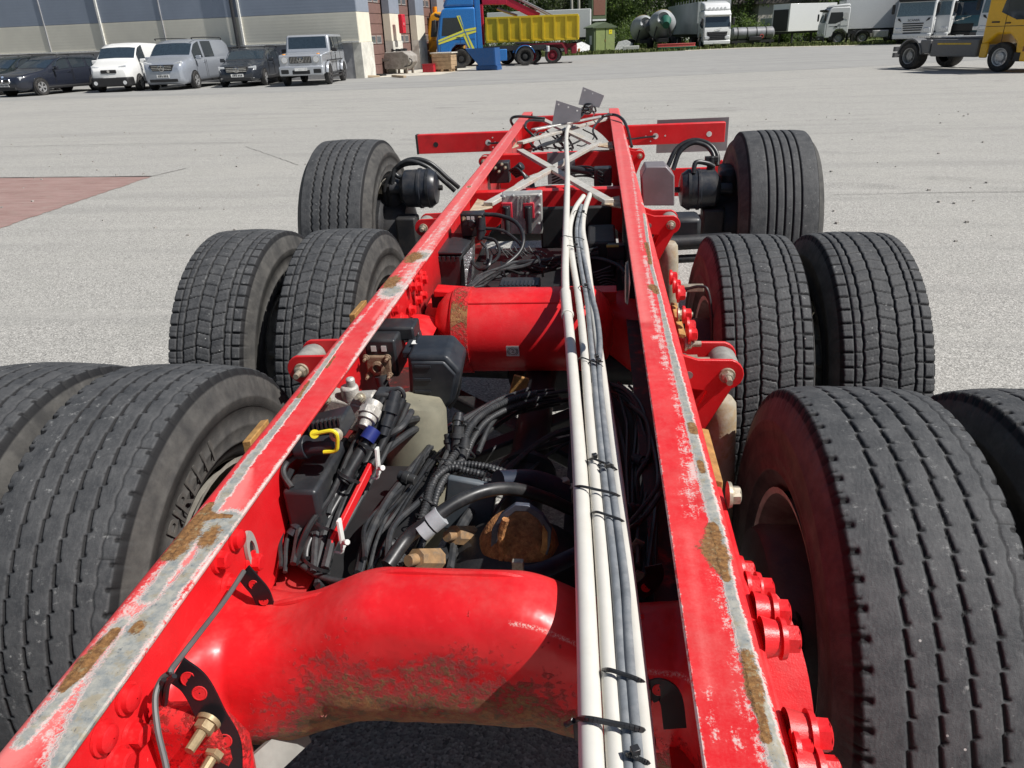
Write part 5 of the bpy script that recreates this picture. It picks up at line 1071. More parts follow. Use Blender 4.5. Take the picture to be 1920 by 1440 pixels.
# ---- tyres
def tyre_mesh(kind, R, Wd, nth, nv, text=None, seed=0, half=.128):
    th = np.linspace(0, 2*np.pi, nth, endpoint=False); s = th*R
    v = np.linspace(-half, half, nv); S, Vv = np.meshgrid(s, v, indexing='ij'); circ = 2*np.pi*R
    def saw(x): return x-np.floor(x)
    def band(d, w, soft=.0012): return 1/(1+np.exp(np.clip((np.abs(d)-w)/soft, -40, 40)))
    g = np.zeros_like(S); top_noise = 0
    if kind == 'worn':            # nearest axle: four thin slanting grooves with hooked ends, notched shoulders
        n = round(circ/.045); p = circ/n
        for k, v0 in enumerate((-.066, -.022, .022, .066)):
            ph = saw(S/p+.25*k); off = .0045*(ph-.5)
            g = np.maximum(g, band(Vv-v0-off, .0019+.0007*ph)*(ph > .06))
            g = np.maximum(g, band(ph-.93, .045, .02)*band(Vv-v0-.004, .0048))
            g = np.maximum(g, .6*band(ph-.45, .02, .012)*band(Vv-v0+.003, .004))
        ph = saw(S/p); g = np.maximum(g, band(ph-.5, .10, .03)*band(np.abs(Vv)-half, .012, .001)*(Vv < 0)*1.0)
        g = np.maximum(g, band(ph-.15, .025, .012)*band(np.abs(Vv)-half, .006, .001)*(Vv < 0)*.7)
        g = np.maximum(g, .5*band(Vv-.102-.002*np.sin(S*2*np.pi/p), .0010)); g = np.maximum(g, .5*band(saw(S/p)-.3, .016, .012)*((Vv > .098)))
        g = np.maximum(g, .9*band(ph-.5, .07, .03)*band(np.abs(Vv)-half, .008, .001)*(Vv > 0)); depth = .008
    elif kind == 'drive':         # middle axle: zigzag grooves and slanted cross cuts, blocks
        n = round(circ/.047); p = circ/n
        for k, v0 in enumerate((-.075, -.027, .027, .075)):
            zz = .0035*(np.abs(saw(S/p+.5*(k % 2))-.5)*4-1)
            g = np.maximum(g, band(Vv-v0-zz*.45, .0018))
        for k, (a, b) in enumerate(((-.075, -.027), (-.027, .027), (.027, .075))):
            sl = (.28, -.28, .28)[k]; ph = saw(S/p+.33*k+sl*(Vv-a)/(b-a)*.9); g = np.maximum(g, .65*band(ph-.5, .030, .010)*((Vv > a) & (Vv < b)))
            ph2 = saw(2*(S/p+.33*k+sl*(Vv-a)/(b-a)*.9)+.5); g = np.maximum(g, .20*band(ph2-.5, .045, .02)*((Vv > a) & (Vv < b)))
        for sg in (-1, 1):
            ph = saw(S/p+.1+.2*sg); g = np.maximum(g, band(ph-.5, .05, .02)*((sg*Vv > .104))); g = np.maximum(g, .6*band(ph-.5, .03, .012)*((sg*Vv > .075) & (sg*Vv <= .1)))
            g = np.maximum(g, .8*band(Vv-sg*.100, .0017)); g = np.maximum(g, .35*band(saw(2*S/p+.2)-.5, .02, .012)*(sg*Vv > .078))
        depth = .011
    elif kind == 'wavy':          # lifted axle, left: fine zigzag ribs
        n = round(circ/.036); p = circ/n
        for v0 in (-.105, -.055, -.005, .045, .095): g = np.maximum(g, band(Vv-v0-.0035*np.sin(S*2*np.pi/p), .0030))
        for v0 in (-.105, -.055, -.005, .045, .095): g = np.maximum(g, .3*band(saw(2*S/p)-.5, .05, .02)*band(Vv-v0, .012))
        depth = .009
    else:                         # lifted axle, right: straight ribs
        for v0 in (-.082, -.041, 0, .041, .082): g = np.maximum(g, band(Vv-v0-.0009*np.sin(S*520), .0031))
        n = round(circ/.012); g = np.maximum(g, .25*band(saw(S*n/circ)-.5, .12, .05)*band(np.abs(Vv)-half, .006))
        depth = .011
    sm = np.sin(S*7.3+seed)+np.sin(S*17.1+2*seed); crown = .007*(np.abs(Vv)/half)**2.4
    rr = R-crown-depth*g+.0006*np.sin(S*9+Vv*40+seed)+np.random.RandomState(seed).normal(0, .00025, S.shape)
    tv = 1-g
    hw = Wd/2
    sidep = [(half+.006, R-.013), (half+.011, R-.030), (hw-.004, R-.060), (hw-.0012, R-.072), (hw+.0012, R-.075), (hw+.0012, R-.080), (hw, R-.082), (hw, R-.100), (hw-.003, R-.1015), (hw-.003, R-.142), (hw-.0015, R-.1435), (hw-.003, R-.150), (hw-.012, R-.178), (hw-.0095, R-.181), (hw-.0100, R-.186), (hw-.014, R-.188), (hw-.024, R-.208), (hw-.034, R-.222), (hw-.046, R-.232)]
    L = np.array([(-a, b) for a, b in sidep[::-1]]); Rr = np.array(sidep)
    m = nv+2*len(sidep); X = np.zeros((nth, m)); RR = np.zeros((nth, m)); T = np.full((nth, m), -1.0)
    k = len(sidep); X[:, :k] = L[:, 0]; RR[:, :k] = L[:, 1]; X[:, k:k+nv] = Vv; RR[:, k:k+nv] = rr; X[:, k+nv:] = Rr[:, 0]; RR[:, k+nv:] = Rr[:, 1]
    for q, e in ((k-1, 0), (k+nv, -1)): RR[:, q] -= (depth*.9*g[:, e]); X[:, q] -= np.sign(X[0, q])*.006*g[:, e]
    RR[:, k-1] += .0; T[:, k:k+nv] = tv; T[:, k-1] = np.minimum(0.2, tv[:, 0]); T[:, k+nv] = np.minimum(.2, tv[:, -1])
    V = np.stack([X, RR*np.cos(th)[:, None], RR*np.sin(th)[:, None]], -1).reshape(-1, 3)
    i = (np.arange(nth)*m)[:, None]; i2 = (((np.arange(nth)+1) % nth)*m)[:, None]; j = np.arange(m-1)[None, :]
    Q = np.stack([i+j, i+j+1, i2+j+1, i2+j], -1).reshape(-1, 4)[:, ::-1]
    me = np_mesh('tyre', V, Q, True); set_attr(me, 'top', T.ravel()); return me
RT = .515
TY = {'worn': tyre_mesh('worn', RT, .305, 880, 132, seed=1), 'drive': tyre_mesh('drive', RT, .305, 1000, 120, seed=2), 'wavy': tyre_mesh('wavy', .535, .42, 520, 110, seed=3, half=.165), 'rib': tyre_mesh('rib', .535, .42, 520, 110, seed=4, half=.165)}
def rim_mesh(Rr, w, side, dish):
    mb = MB(); a = w/2
    mb.lathe([(Rr+.012, -a), (Rr-.002, -a+.004), (Rr-.012, -a+.03), (Rr-.028, -a+.06), (Rr-.032, a-.06), (Rr-.012, a-.03), (Rr-.002, a-.004), (Rr+.012, a)], (0, 0, 0), (1, 0, 0), 48)
    d = dish*side; mb.lathe([(Rr-.03, d-side*.01), (Rr-.06, d), (Rr-.09, d+side*.02), (.155, d+side*.035), (.145, d+side*.10), (.001, d+side*.10)], (0, 0, 0), (1, 0, 0), 40)
    for k in range(10):
        t = k*math.pi/5; mb.cyl((d+side*.03, .1675*math.cos(t)*1.0, .1675*math.sin(t)), (d+side*.07, .1675*math.cos(t), .1675*math.sin(t)), .014, n=6)
    return mb.mesh('rim')
def lettering_ring(txt, size, r0, ang, xface, face):
    me = text_mesh(txt, size, .0016); 
    for v in me.vertices:
        a = ang-(v.co.x/(r0))*face; r = r0+v.co.y; v.co = Vector((xface+v.co.z*face, r*math.cos(a), r*math.sin(a)))
    return me
def big_wheel(kind, x, y, z, side, txt=None, rot=0.0, rimmat=None, dish=.06, tilt=0):
    R = .535 if kind in ('wavy', 'rib') else RT; wd = .42 if kind in ('wavy', 'rib') else .305
    t = link('tyre', TY[kind], RUBBER, ch); w = Matrix.Translation((x, y, z)) @ Matrix.Rotation(tilt, 4, 'Z') @ Matrix.Rotation(rot, 4, 'X'); t.matrix_basis = MCI @ w
    link('rim', rim_mesh(R-.235, wd*.86, side, dish), rimmat or RIMM, t)
    if txt:
        for (tx, sz, r0, ang, xf, fc) in txt:
            link('raised_lettering', lettering_ring(tx, sz, r0, ang-rot, xf, fc), RUBBER2, t)
    return t
RUBBER2 = pm('sidewall_rubber', (.075, .070, .064), .75, vs=14, dirt=.3, bump=.0008, bs=300)
W1R, W1L, W2R, W2L, W3 = (1.28, 1.36, 2.58, 2.72, 4.38)
XO = .012
big_wheel('worn', .745+XO, W1R, RT, 1, rot=.3, dish=.12); big_wheel('worn', 1.10+XO, W1R+.0, RT, -1, rot=1.3, dish=.12)
big_wheel('worn', -.772+XO, W1L, RT, -1, [('PIRELLI', .075, RT-.145, rad(112), .1525, 1)], rot=2.2, dish=.12); big_wheel('worn', -1.10+XO, W1L, RT, 1, rot=.7, dish=.12)
big_wheel('drive', .745+XO, W2R, RT, 1, rot=.9); big_wheel('drive', 1.10+XO, W2R+.02, RT, -1, rot=1.9)
big_wheel('drive', -.755+XO, W2L, RT, -1, rot=2.9); big_wheel('drive', -1.145+XO, W2L, RT, 1, rot=.2)
big_wheel('rib', 1.19, W3, .635, 1, rot=.4, dish=.10, tilt=rad(-1)); big_wheel('wavy', -1.20, W3, .635, -1, rot=1.4, dish=.10, tilt=rad(-1))
def wz(y, x, z): return z-(ZR+TILT*y+RHO*x)             # world height -> height from the rail top
# axle tubes, brake drums and hubs
for yR, yL, zc, xr in ((W1R, W1L, RT, .60), (W2R, W2L, RT, .60), (W3, W3, .635, .92)):
    ym = (yR+yL)/2; zz = wz(ym, 0, zc)
    mb = MB(); mb.cyl((-xr, yL, zz), (xr, yR, zz), .065, n=20); part(mb, 'axle_tube', DARKM)
    for s in (-1, 1):
        y = yR if s > 0 else yL; mb = MB(); mb.lathe([(.065, 0), (.10, .0), (.19, .03), (.20, .05), (.20, .16), (.12, .17)], (s*(xr-.06), y, zz), (s, 0, 0), 30); b_ = part(mb, 'brake_drum', DARKM)
        mb = MB(); mb.box((s*(xr-.05), y-.16, zz+.03), (.12, .12, .22)); mb.cyl((s*(xr-.10), y-.13, zz+.10), (s*(xr+.02), y-.13, zz+.10), .045, n=14); part(mb, 'brake_caliper', DARKM, .012)
# ---- big cast cross member
from mathutils import noise as mnoise
n1, n2 = 161, 72
def sstep(a, b, x): t = max(0, min(1, (x-a)/(b-a))); return t*t*(3-2*t)
V = []; att = []; sc_ = []
secs = np.linspace(-.412, .412, n1)
for x in secs:
    ax = abs(x); w = sstep(.19, .36, ax); e_ = sstep(.345, .41, ax)
    zt = -.082-.075*sstep(.10, .30, ax)+.012*e_; zb = -.345-.055*sstep(.12, .33, ax)-.0*e_
    yb, yf, yc = .955+.03*w+.02*e_, .795-.02*w-.11*e_, .90
    for k in range(n2):
        a = 2*math.pi*k/n2; cx_, cz_ = math.cos(a), math.sin(a)
        pw = .72
        px_ = math.copysign(abs(cx_)**pw, cx_); pz_ = math.copysign(abs(cz_)**(pw if cz_ < 0 else .62), cz_)
        y = (yb+yf)/2+px_*(yb-yf)/2; z = (zt+zb)/2+pz_*(zt-zb)/2
        if cx_ < 0: y += (mnoise.noise(Vector((x*9, z*14, 0)))*.006+mnoise.noise(Vector((x*26, z*34, 4)))*.0025)*sstep(.97, .5, (z-zb)/(zt-zb))
        V.append((x, y, z)); h = (z-zb)/(zt-zb)
        rr_ = (1-h)*1.75-.55-.55*sstep(-.20, -.38, x); rr_ -= .3*sstep(.17, .2, x)
        att.append(rr_ if cx_ < .5 else -1); sc_.append(.55 if (.92 < h < .94 and x > .10 and cx_ < -.1) else 0)
Q = []
for i in range(n1-1):
    for k in range(n2): Q.append((i*n2+k, i*n2+(k+1) % n2, (i+1)*n2+(k+1) % n2, (i+1)*n2+k))
me = np_mesh('cross_member', V, Q, True); set_attr(me, 'rust', att); set_attr(me, 'scuff', sc_); cm1 = lpart('cross_member', me, RED_RUST)
mb = MB(); mb.tube(spline([(-.30, .90, -.160), (-.2, .90, -.130), (-.10, .90, -.0865), (0, .90, -.0845), (.1, .90, -.0865), (.2, .90, -.130), (.30, .90, -.160)], 8), .006, 8); mb.build('top_bead', RED, cm1)
o = text_mesh('11315807', .0135, .0012); o.transform(Matrix.Translation((-.222, .797, -.285)) @ Matrix.Rotation(rad(8), 4, 'Y') @ Matrix.Rotation(rad(74), 4, 'X')); link('cast_number', o, pm('cast_number_highlight', (.50, .20, .16), .5), cm1)  # paler tone paints in the highlight on the raised digits
for s in (-1, 1):
    # flanged end plates bolted to the web
    mb = MB(); mb.prism([(.52, -.045), (1.22, -.045), (1.25, -.09), (1.22, -.22), (1.10, -.285), (.60, -.285), (.50, -.20), (.49, -.09)], (s*.4165, 0, 0), (0, 1, 0), (0, 0, 1), (-s*.014, 0, 0)); part(mb, 'end_plate', RED, .004)
for px, py in ((440, 1010), (408, 1050), (470, 1055), (425, 1100), (463, 1100), (235, 1310), (190, 1385), (245, 1380), (215, 1430)):
    q = UX(px, py, -.400); bolt((-.402, q.y, q.z), (1, 0, 0), ROUND if py < 1040 or px in (235, 190) else BOLT, RED, .95)
# outer side of the right rail: cast bracket with flange bolts
def lump(name, prof, y0, y1, x, mat): pass
mb = MB(); mb.prism([(.10, -.06), (1.12, -.06), (1.16, -.10), (1.14, -.24), (.95, -.30), (.30, -.30), (.08, -.2)], (.4255, 0, 0), (0, 1, 0), (0, 0, 1), (.020, 0, 0)); part(mb, 'bracket_plate', RED, .005)
for (px, py) in ((1404, 1068), (1440, 1102), (1470, 1143), (1488, 1192), (1545, 1372), (1562, 1445)):
    q = UX(px, py, .486); mb = MB(); mb.lathe([(.028, 0), (.0255, .010), (.0230, .020), (.0222, .024)], (.444, q.y, q.z-.006), (1, 0, 0), 22); mb.cyl((.462, q.y, q.z-.006), (.4680, q.y, q.z-.006), .0222, n=20); part(mb, 'spacer', RED)
    bolt((.4675, q.y, q.z-.006), (1, 0, 0), BOLT, RED, 1.16)
for (px, py) in ((1407, 1080), (1500, 1385)):
    q = UX(px, py, .452); bolt((.446, q.y, q.z-.02), (1, 0, 0), BOLT, RED, .95)
# curved web of that bracket, standing off towards the wheel
pts = spline([(.45, .92, -.10), (.50, .90, -.11), (.525, .82, -.16), (.53, .74, -.24), (.53, .70, -.34)], 6)
mb = MB(); 
for a, b in zip(pts, pts[1:]): mb.slab([a, b, (b.x-.06, b.y+.0, b.z-.03), (a.x-.06, a.y, a.z-.03)] if False else [a, b, (.446, b.y, b.z), (.446, a.y, a.z)], (0, .012, -.006))
part(mb, 'bracket_web', RED)
# inside of the left rail: slotted lug hole, perforated strips with nuts, wire
q = UX(466, 1035, -.4015); mb = MB(); mb.lathe([(.016, 0), (.030, 0), (.030, .006), (.016, .006)], (0, 0, 0), (1, 0, 0), 24, closed=True); me = mb.mesh('slot_bush')
o = lpart('slot_ring', me, pm('slot_grey', (.36, .34, .31), .6, dirt=.4)); o.location = (q.x-.0, q.y, q.z+ZR); o.scale = (1, .62, 1.5)
mb = MB(); mb.cyl((q.x-.001, q.y, q.z), (q.x+.002, q.y, q.z), .017, n=20); o = lpart('slot_hole', mb.mesh('slot_hole'), BLK); o.location = (0, 0, ZR)
BRASSN = pm('dull_brass_zinc', (.36, .28, .16), .5, .45, dirt=.6, dirtc=(.22, .13, .07), vs=90)
BLKST = pm('black_strip_steel', (.016, .015, .018), .35, .3, var=.1)
def perf(name, path, w, holes, nrm):
    """perforated steel strip following path (chassis points); holes at arc fractions"""
    P = spline(path, 8); mb = MB(); d = Vector(nrm).normalized()
    me = bpy.data.meshes.new(name); bm = bmesh.new(); tot = len(P)
    rows = []
    for i, p in enumerate(P):
        t = (P[min(i+1, tot-1)]-P[max(i-1, 0)]).normalized(); sd = t.cross(d).normalized(); rows.append([p-sd*w/2, p+sd*w/2])
    vs = []
    for a, b in rows: vs += [a, b]
    mb.add(vs+[v+d*.004 for v in vs], [[2*i, 2*i+1, 2*i+3, 2*i+2] for i in range(tot-1)]+[[2*tot+2*i, 2*tot+2*i+2, 2*tot+2*i+3, 2*tot+2*i+1] for i in range(tot-1)]+[[2*i, 2*i+2, 2*tot+2*i+2, 2*tot+2*i] for i in range(tot-1)]+[[2*i+1, 2*tot+2*i+1, 2*tot+2*i+3, 2*i+3] for i in range(tot-1)]+[[0, 2*tot, 2*tot+1, 1], [2*tot-2, 2*tot-1, 4*tot-1, 4*tot-2]])
    o = part(mb, name, BLKST, .0)
    for h in holes:
        p = P[int(h*(tot-1))]+d*.0043; m2 = MB(); m2.lathe([(.001, 0), (w*.22, 0), (w*.22, .0004), (w*.24, .0006), (w*.27, 0)], p, d, 16); m2.build('hole', RED, o)
    return o
pb = [UY(330, 1255, .70), UY(365, 1285, .69), UY(395, 1345, .68), UY(420, 1395, .67), UY(422, 1460, .66)]
perf('perforated_strip', pb, .040, (.16, .34, .74), (0.15, -1, .35))
for (px, py) in ((388, 1352), (405, 1402)):
    p = UY(px, py, .672); bolt(p, (-.15, -1, -.1), NUTZ, BRASSN, 1.05)
pb = [UY(455, 1072, .92), UY(470, 1090, .91), UY(487, 1112, .90), UY(497, 1140, .90)]
perf('perforated_strip', pb, .030, (.45, .85), (0.1, -1, .3))
def cable(pts, r, mat=None, name='cable', n=8, sub=8, parent=None): 
    mb = MB(); mb.tube(spline([U(*p) if not isinstance(p, Vector) else p for p in pts], sub), r, n); return part(mb, name, mat or HOSE, parent=parent)
WIRE = pm('grey_wire', (.10, .10, .10), .5)
mb = MB(); mb.tube(spline([UY(455, 1072, .915), UY(420, 1125, .85), UY(370, 1190, .76), UY(322, 1252, .69), UY(318, 1262, .685), UY(300, 1275, .68), UY(288, 1310, .66), UY(292, 1370, .63), UY(305, 1430, .60), UY(312, 1470, .58)], 8), .0042, 8); part(mb, 'wire', WIRE)
mb = MB(); mb.tube(spline([UY(305, 1275, .675), UY(300, 1300, .672), UY(305, 1322, .67), UY(312, 1285, .668), UY(325, 1268, .67)], 6), .004, 6); part(mb, 'cable_tie', TIE)
# rusty red casting on the web behind the strip + strut below
mb = MB(); mb.prism([(-.40, -.16), (-.30, -.15), (-.265, -.22), (-.28, -.40), (-.40, -.42)], (0, .66, 0), (1, 0, 0), (0, 0, 1), (0, .05, 0)); o = part(mb, 'lug_casting', RED_RUST, .02)
set_attr(o.data, 'rust', [.1]*len(o.data.vertices))
mb = MB(); mb.bar(UY(560, 1370, .84), UY(450, 1470, .72), .05, .012, (0, -1, .4)); part(mb, 'bracing_strap', pm('grey_strap', (.38, .37, .34), .5, .4, dirt=.4))
MB().cyl((0, 0, 0), (0, 0, .001), .001)
p = UY(445, 1398, .80); mb = MB(); mb.lathe([(.024, 0), (.024, .02), (.016, .028), (.001, .03)], p, (-.2, -1, 0), 10); part(mb, 'rusty_nut', RUSTM)
# ---- white conduits and grey cables on top
def sag(py, z):          # the bundle rests on the cross member and the tank and climbs onto the braces
    k = np.interp(py, [235, 330, 420, 560, 760, 1000, 1080, 1440], [.0, -.01, -.06, -.118, -.110, -.092, -.085, -.075]); return z+k
def con(pts, r, mat, nm): 
    mb = MB(); mb.tube(spline([U(p[0], p[1], sag(p[1], p[2])) for p in pts], 14), r, 14); return part(mb, nm, mat)
cA = con([(1116, 1620, .012), (1108, 1440, .012), (1101, 1240, .012), (1095, 1080, .012), (1087, 900, .012), (1079, 780, .012), (1068, 640, .012), (1060, 560, .012)], .0145, WHITEC, 'conduit')
con([(1060, 565, .012), (1059, 500, .012), (1062, 400, .014), (1064, 320, .018), (1062, 262, .022), (1065, 240, .012), (1072, 236, -.03)], .0135, WHITEC, 'conduit')
mb = MB(); a_, b_ = U(1063, 592, sag(592, .012)), U(1059, 548, sag(548, .012)); mb.cyl(a_, b_, .0175, .0175, 16); mb.lathe([(.0175, 0), (.0195, .004), (.0195, .010), (.0175, .014)], a_, b_-a_, 16); part(mb, 'conduit_coupling', WHITEC)
con([(1166, 1640, .010), (1153, 1440, .010), (1139, 1240, .010), (1129, 1080, .010), (1114, 900, .010), (1104, 780, .010), (1093, 640, .010), (1084, 560, .010), (1072, 480, .006), (1068, 430, .004), (1078, 392, .0), (1094, 368, -.006)], .0110, WHITEC, 'conduit')
con([(1230, 1640, .010), (1212, 1440, .012), (1193, 1240, .012), (1176, 1080, .010), (1156, 900, .006), (1140, 780, .004), (1122, 660, .004), (1114, 600, .002), (1106, 540, .002), (1098, 470, .004), (1092, 430, .002), (1096, 395, .0), (1106, 365, -.006)], .0116, WHITEC, 'conduit')
con([(1192, 1640, .012), (1178, 1440, .014), (1164, 1240, .015), (1152, 1080, .015), (1132, 900, .014), (1120, 780, .014), (1107, 640, .014), (1099, 560, .013), (1087, 490, .010), (1081, 430, .006), (1090, 385, .0)], .0072, GREYC, 'grey_cable')
con([(1214, 1640, .016), (1198, 1440, .018), (1182, 1260, .019), (1176, 1170, .019), (1170, 1080, .018), (1145, 900, .016), (1130, 780, .016), (1123, 700, .015), (1124, 640, .015), (1118, 590, .014), (1108, 550, .014), (1098, 500, .010), (1087, 440, .008), (1096, 385, .0)], .0072, GREYC, 'grey_cable')
def tie(y_px, x0, x1, dy=0, knot=None, zt=.024, w=.0045):
    g_ = sag(y_px, 0); zt += .004; a, b = U(x0-1, y_px+4, g_+.004), U(x1+1, y_px+dy+6, g_+.002); m1, m2 = U(x0+(x1-x0)*.13, y_px-3+dy*.05, zt+g_), U(x0+(x1-x0)*.45, y_px-1+dy*.25, zt+g_)
    m3 = U(x0+(x1-x0)*.82, y_px+dy*.62, zt*.92+g_)
    P = spline([a-Vector((0, 0, .03)), a, m1, m2, m3, b, b-Vector((0, 0, .03))], 6); mb = MB()
    for p, q in zip(P, P[1:]):
        if (q-p).length > 1e-4: mb.bar(p, q, w, .0016, (0, 1, 0.001)) if False else mb.tube([p, q], w*.5, 6)
    o = part(mb, 'cable_tie', TIE)
    if knot:
        k = U(knot[0], knot[1], zt+.006+g_); m2 = MB(); m2.box(k, (.010, .009, .009), rotz(.4)); m2.build('tie_head', TIE, o, bevel=.001)
tie(1350, 1081, 1220, 28, None, .027, .0075); tie(1258, 1128, 1215, 30, None, .024, .006); tie(1418, 1172, 1222, 22, (1190, 1408), .022, .006)
tie(914, 1074, 1168, 20, None, .027, .005); tie(962, 1108, 1176, 22, None, .024, .0045); tie(862, 1102, 1160, 24, (1114, 855), .024, .0045); tie(870, 1124, 1150, 2, (1138, 872), .024, .004)
tie(673, 1084, 1132, 16, (1118, 668), .022, .0035); tie(680, 1104, 1130, -4, (1122, 676), .024, .0035); tie(538, 1085, 1108, 6, (1098, 534), .020, .003); tie(445, 1052, 1096, 2, None, .020, .003); tie(463, 1060, 1094, 2, (1080, 458), .020, .003); tie(398, 1076, 1100, 2, (1094, 396), .018, .003)
tie(262, 1054, 1072, 1, None, .026, .003)
for k, (x0, y0, x1, y1) in enumerate(((1074, 1352, 1058, 1360), (1106, 1418, 1100, 1440))): cable([(x0, y0, -.07), ((x0+x1)/2, (y0+y1)/2, -.08), (x1, y1, -.085)], .0035, TIE, 'tie_tail')
# black hanger strips right of the conduits
pb = [UY(1210, 1300, .72), UY(1235, 1292, .715), UY(1255, 1310, .71), UY(1262, 1365, .70)]
perf('hanger_strip', pb, .030, (.30,), (0, -1, .35)); cable([(1215, 1290, -.075), (1208, 1265, -.07), (1190, 1245, -.06)], .003, TIE, 'tie_tail')
perf('hanger_strip', [UY(1192, 1110, 1.02), UY(1212, 1098, 1.02), UY(1225, 1078, 1.02), UY(1222, 1060, 1.02)], .030, (.25,), (0, -1, .35))
# ---- air tank across the frame
TY_, TZ, TR = 2.40, -.27, .145
tk = MB(); prof = [(.001, 0), (.05, .002), (.10, .018), (.13, .045), (TR, .085)]+[(TR, .085+.45*k/6) for k in range(1, 7)]+[(.13, .575), (.10, .602), (.05, .618), (.001, .62)]
tk.lathe(prof, (-.335, TY_, TZ), (1, 0, 0), 64); tank = part(tk, 'air_tank', RED)
MB().lathe([(TR+.0005, 0), (TR+.003, .003), (TR+.003, .006), (TR+.0005, .009)], (-.262, TY_, TZ), (1, 0, 0), 64, closed=True).build('weld_ring', RED, tank)
MB().lathe([(TR+.0005, 0), (TR+.003, .003), (TR+.003, .006), (TR+.0005, .009)], (.212, TY_, TZ), (1, 0, 0), 64, closed=True).build('weld_ring', RED, tank)
mb = MB(); mb.tube([(-.24, TY_-.075, TZ+.1245), (.19, TY_-.075, TZ+.1245)], .0045, 8); mb.build('seam_weld', RED, tank)
RED_STRAP = red_paint('rusty_strap_paint', 'rusty')
mb = MB(); ang = np.linspace(rad(60), rad(250), 40); w0, w1 = -.255, -.200
def tk_pt(x, a, r): return (x, TY_+r*math.cos(a), TZ+r*math.sin(a))
outer = [(tk_pt(w0, a, TR+.006), tk_pt(w1, a, TR+.006)) for a in ang]; vs = [p for ab in outer for p in ab]+[p for a in ang for p in (tk_pt(w0, a, TR+.001), tk_pt(w1, a, TR+.001))]; n_ = len(ang)
mb.add(vs, [[2*i, 2*i+1, 2*i+3, 2*i+2] for i in range(n_-1)]+[[2*i, 2*i+2, 2*n_+2*i+2, 2*n_+2*i] for i in range(n_-1)]+[[2*i+1, 2*n_+2*i+1, 2*n_+2*i+3, 2*i+3] for i in range(n_-1)])
st = mb.build('tank_strap', RED_STRAP, tank); av = []
for v in st.data.vertices: a = math.atan2(v.co.z-TZ, v.co.y-TY_) % (2*math.pi); av.append(.1+1.0*max(0, 1-abs(a-rad(140))/rad(26)))
set_attr(st.data, 'rust', av)
# brake circuit sticker
p = UY(959, 658, TY_-TR*.97); ang_s = math.asin(max(-1, min(1, (p.z-TZ)/TR))); cs, sn = math.cos(ang_s), math.sin(ang_s)
Rs = Matrix(((1, 0, 0), (0, sn, -cs), (0, cs, sn))); Ms = Matrix.Translation((p.x, TY_-(TR+.0012)*cs, TZ+(TR+.0012)*sn)) @ Rs.to_4x4()
lab = MB().box((0, 0, 0), (.043, .039, .0006)).build('sticker', WHITEP, tank); lab.matrix_basis = Ms
def flat(me_, nm, mt, dz): me_.transform(Matrix.Translation((0, 0, dz))); o = link(nm, me_, mt, tank); o.matrix_basis = Ms; return o
flat(text_mesh('2', .021, .0002), 'sticker_digit', PTXT, .0007)
flat(MB().lathe([(.0125, 0), (.0142, 0), (.0142, .0004), (.0125, .0004)], (0, 0, 0), (0, 0, 1), 32, closed=True).mesh('sticker_circle'), 'sticker_circle', PTXT, .0004)
for a0 in (-.9, math.pi-.9):
    flat(MB().lathe([(.0165, 0), (.0182, 0), (.0182, .0004), (.0165, .0004)], (0, 0, 0), (0, 0, 1), 14, a0, a0+1.8, True).mesh('sticker_arc'), 'sticker_arc', PTXT, .0004)
# angle bar and cross member behind the tank
mb = MB(); mb.box((-.03, 2.62, -.235), (.66, .012, .09)); mb.box((-.03, 2.585, -.193), (.66, .07, .008)); part(mb, 'tank_bracket_bar', RED, .002)
mb = MB(); mb.prism([(-.36, -.165), (-.25, -.175), (-.25, -.187), (-.36, -.19)], (0, 2.52, 0), (1, 0, 0), (0, 0, 1), (0, .08, 0)); part(mb, 'tank_ear', RED, .004)
mb = MB(); mb.box((-.33, 2.54, -.21), (.085, .02, .045)); part(mb, 'tank_ear_gap', BLK)
# second cast cross member, seen at both ends of the tank
def casting(name, y0, z0, ry, rz_, x0=-.412, x1=.412, drop=.06, flare=.10, mat=None):
    V = []; n1, n2 = 49, 24
    for i in range(n1):
        x = x0+(x1-x0)*i/(n1-1); w = sstep(.20, .40, abs(x))
        for k in range(n2):
            a = 2*math.pi*k/n2; V.append((x, y0+(ry+flare*w)*math.copysign(abs(math.cos(a))**.7, math.cos(a)), z0-drop*w+(rz_+.05*w)*math.copysign(abs(math.sin(a))**.7, math.sin(a))))
    Q = [(i*n2+k, i*n2+(k+1) % n2, (i+1)*n2+(k+1) % n2, (i+1)*n2+k) for i in range(n1-1) for k in range(n2)]
    return lpart(name, np_mesh(name, V, Q, True), mat or RED)
casting('cross_member', 2.30, -.31, .10, .06, -.412, -.31, .0, .07); casting('cross_member', 2.68, -.34, .08, .10)
for (px, py) in ((735, 580), (716, 612), (735, 612), (752, 600), (700, 645), (780, 538), (790, 525)):
    q = UX(px, py, -.40); bolt((-.40, q.y, q.z), (1, 0, 0), BOLT, RED, 1.0)
for k, (py, pz) in enumerate(((2.38, -.10), (2.46, -.10), (2.54, -.11), (2.34, -.17), (2.44, -.17), (2.52, -.18))): bolt((-.404, py, pz), (1, 0, 0), BOLT, RED, .9)
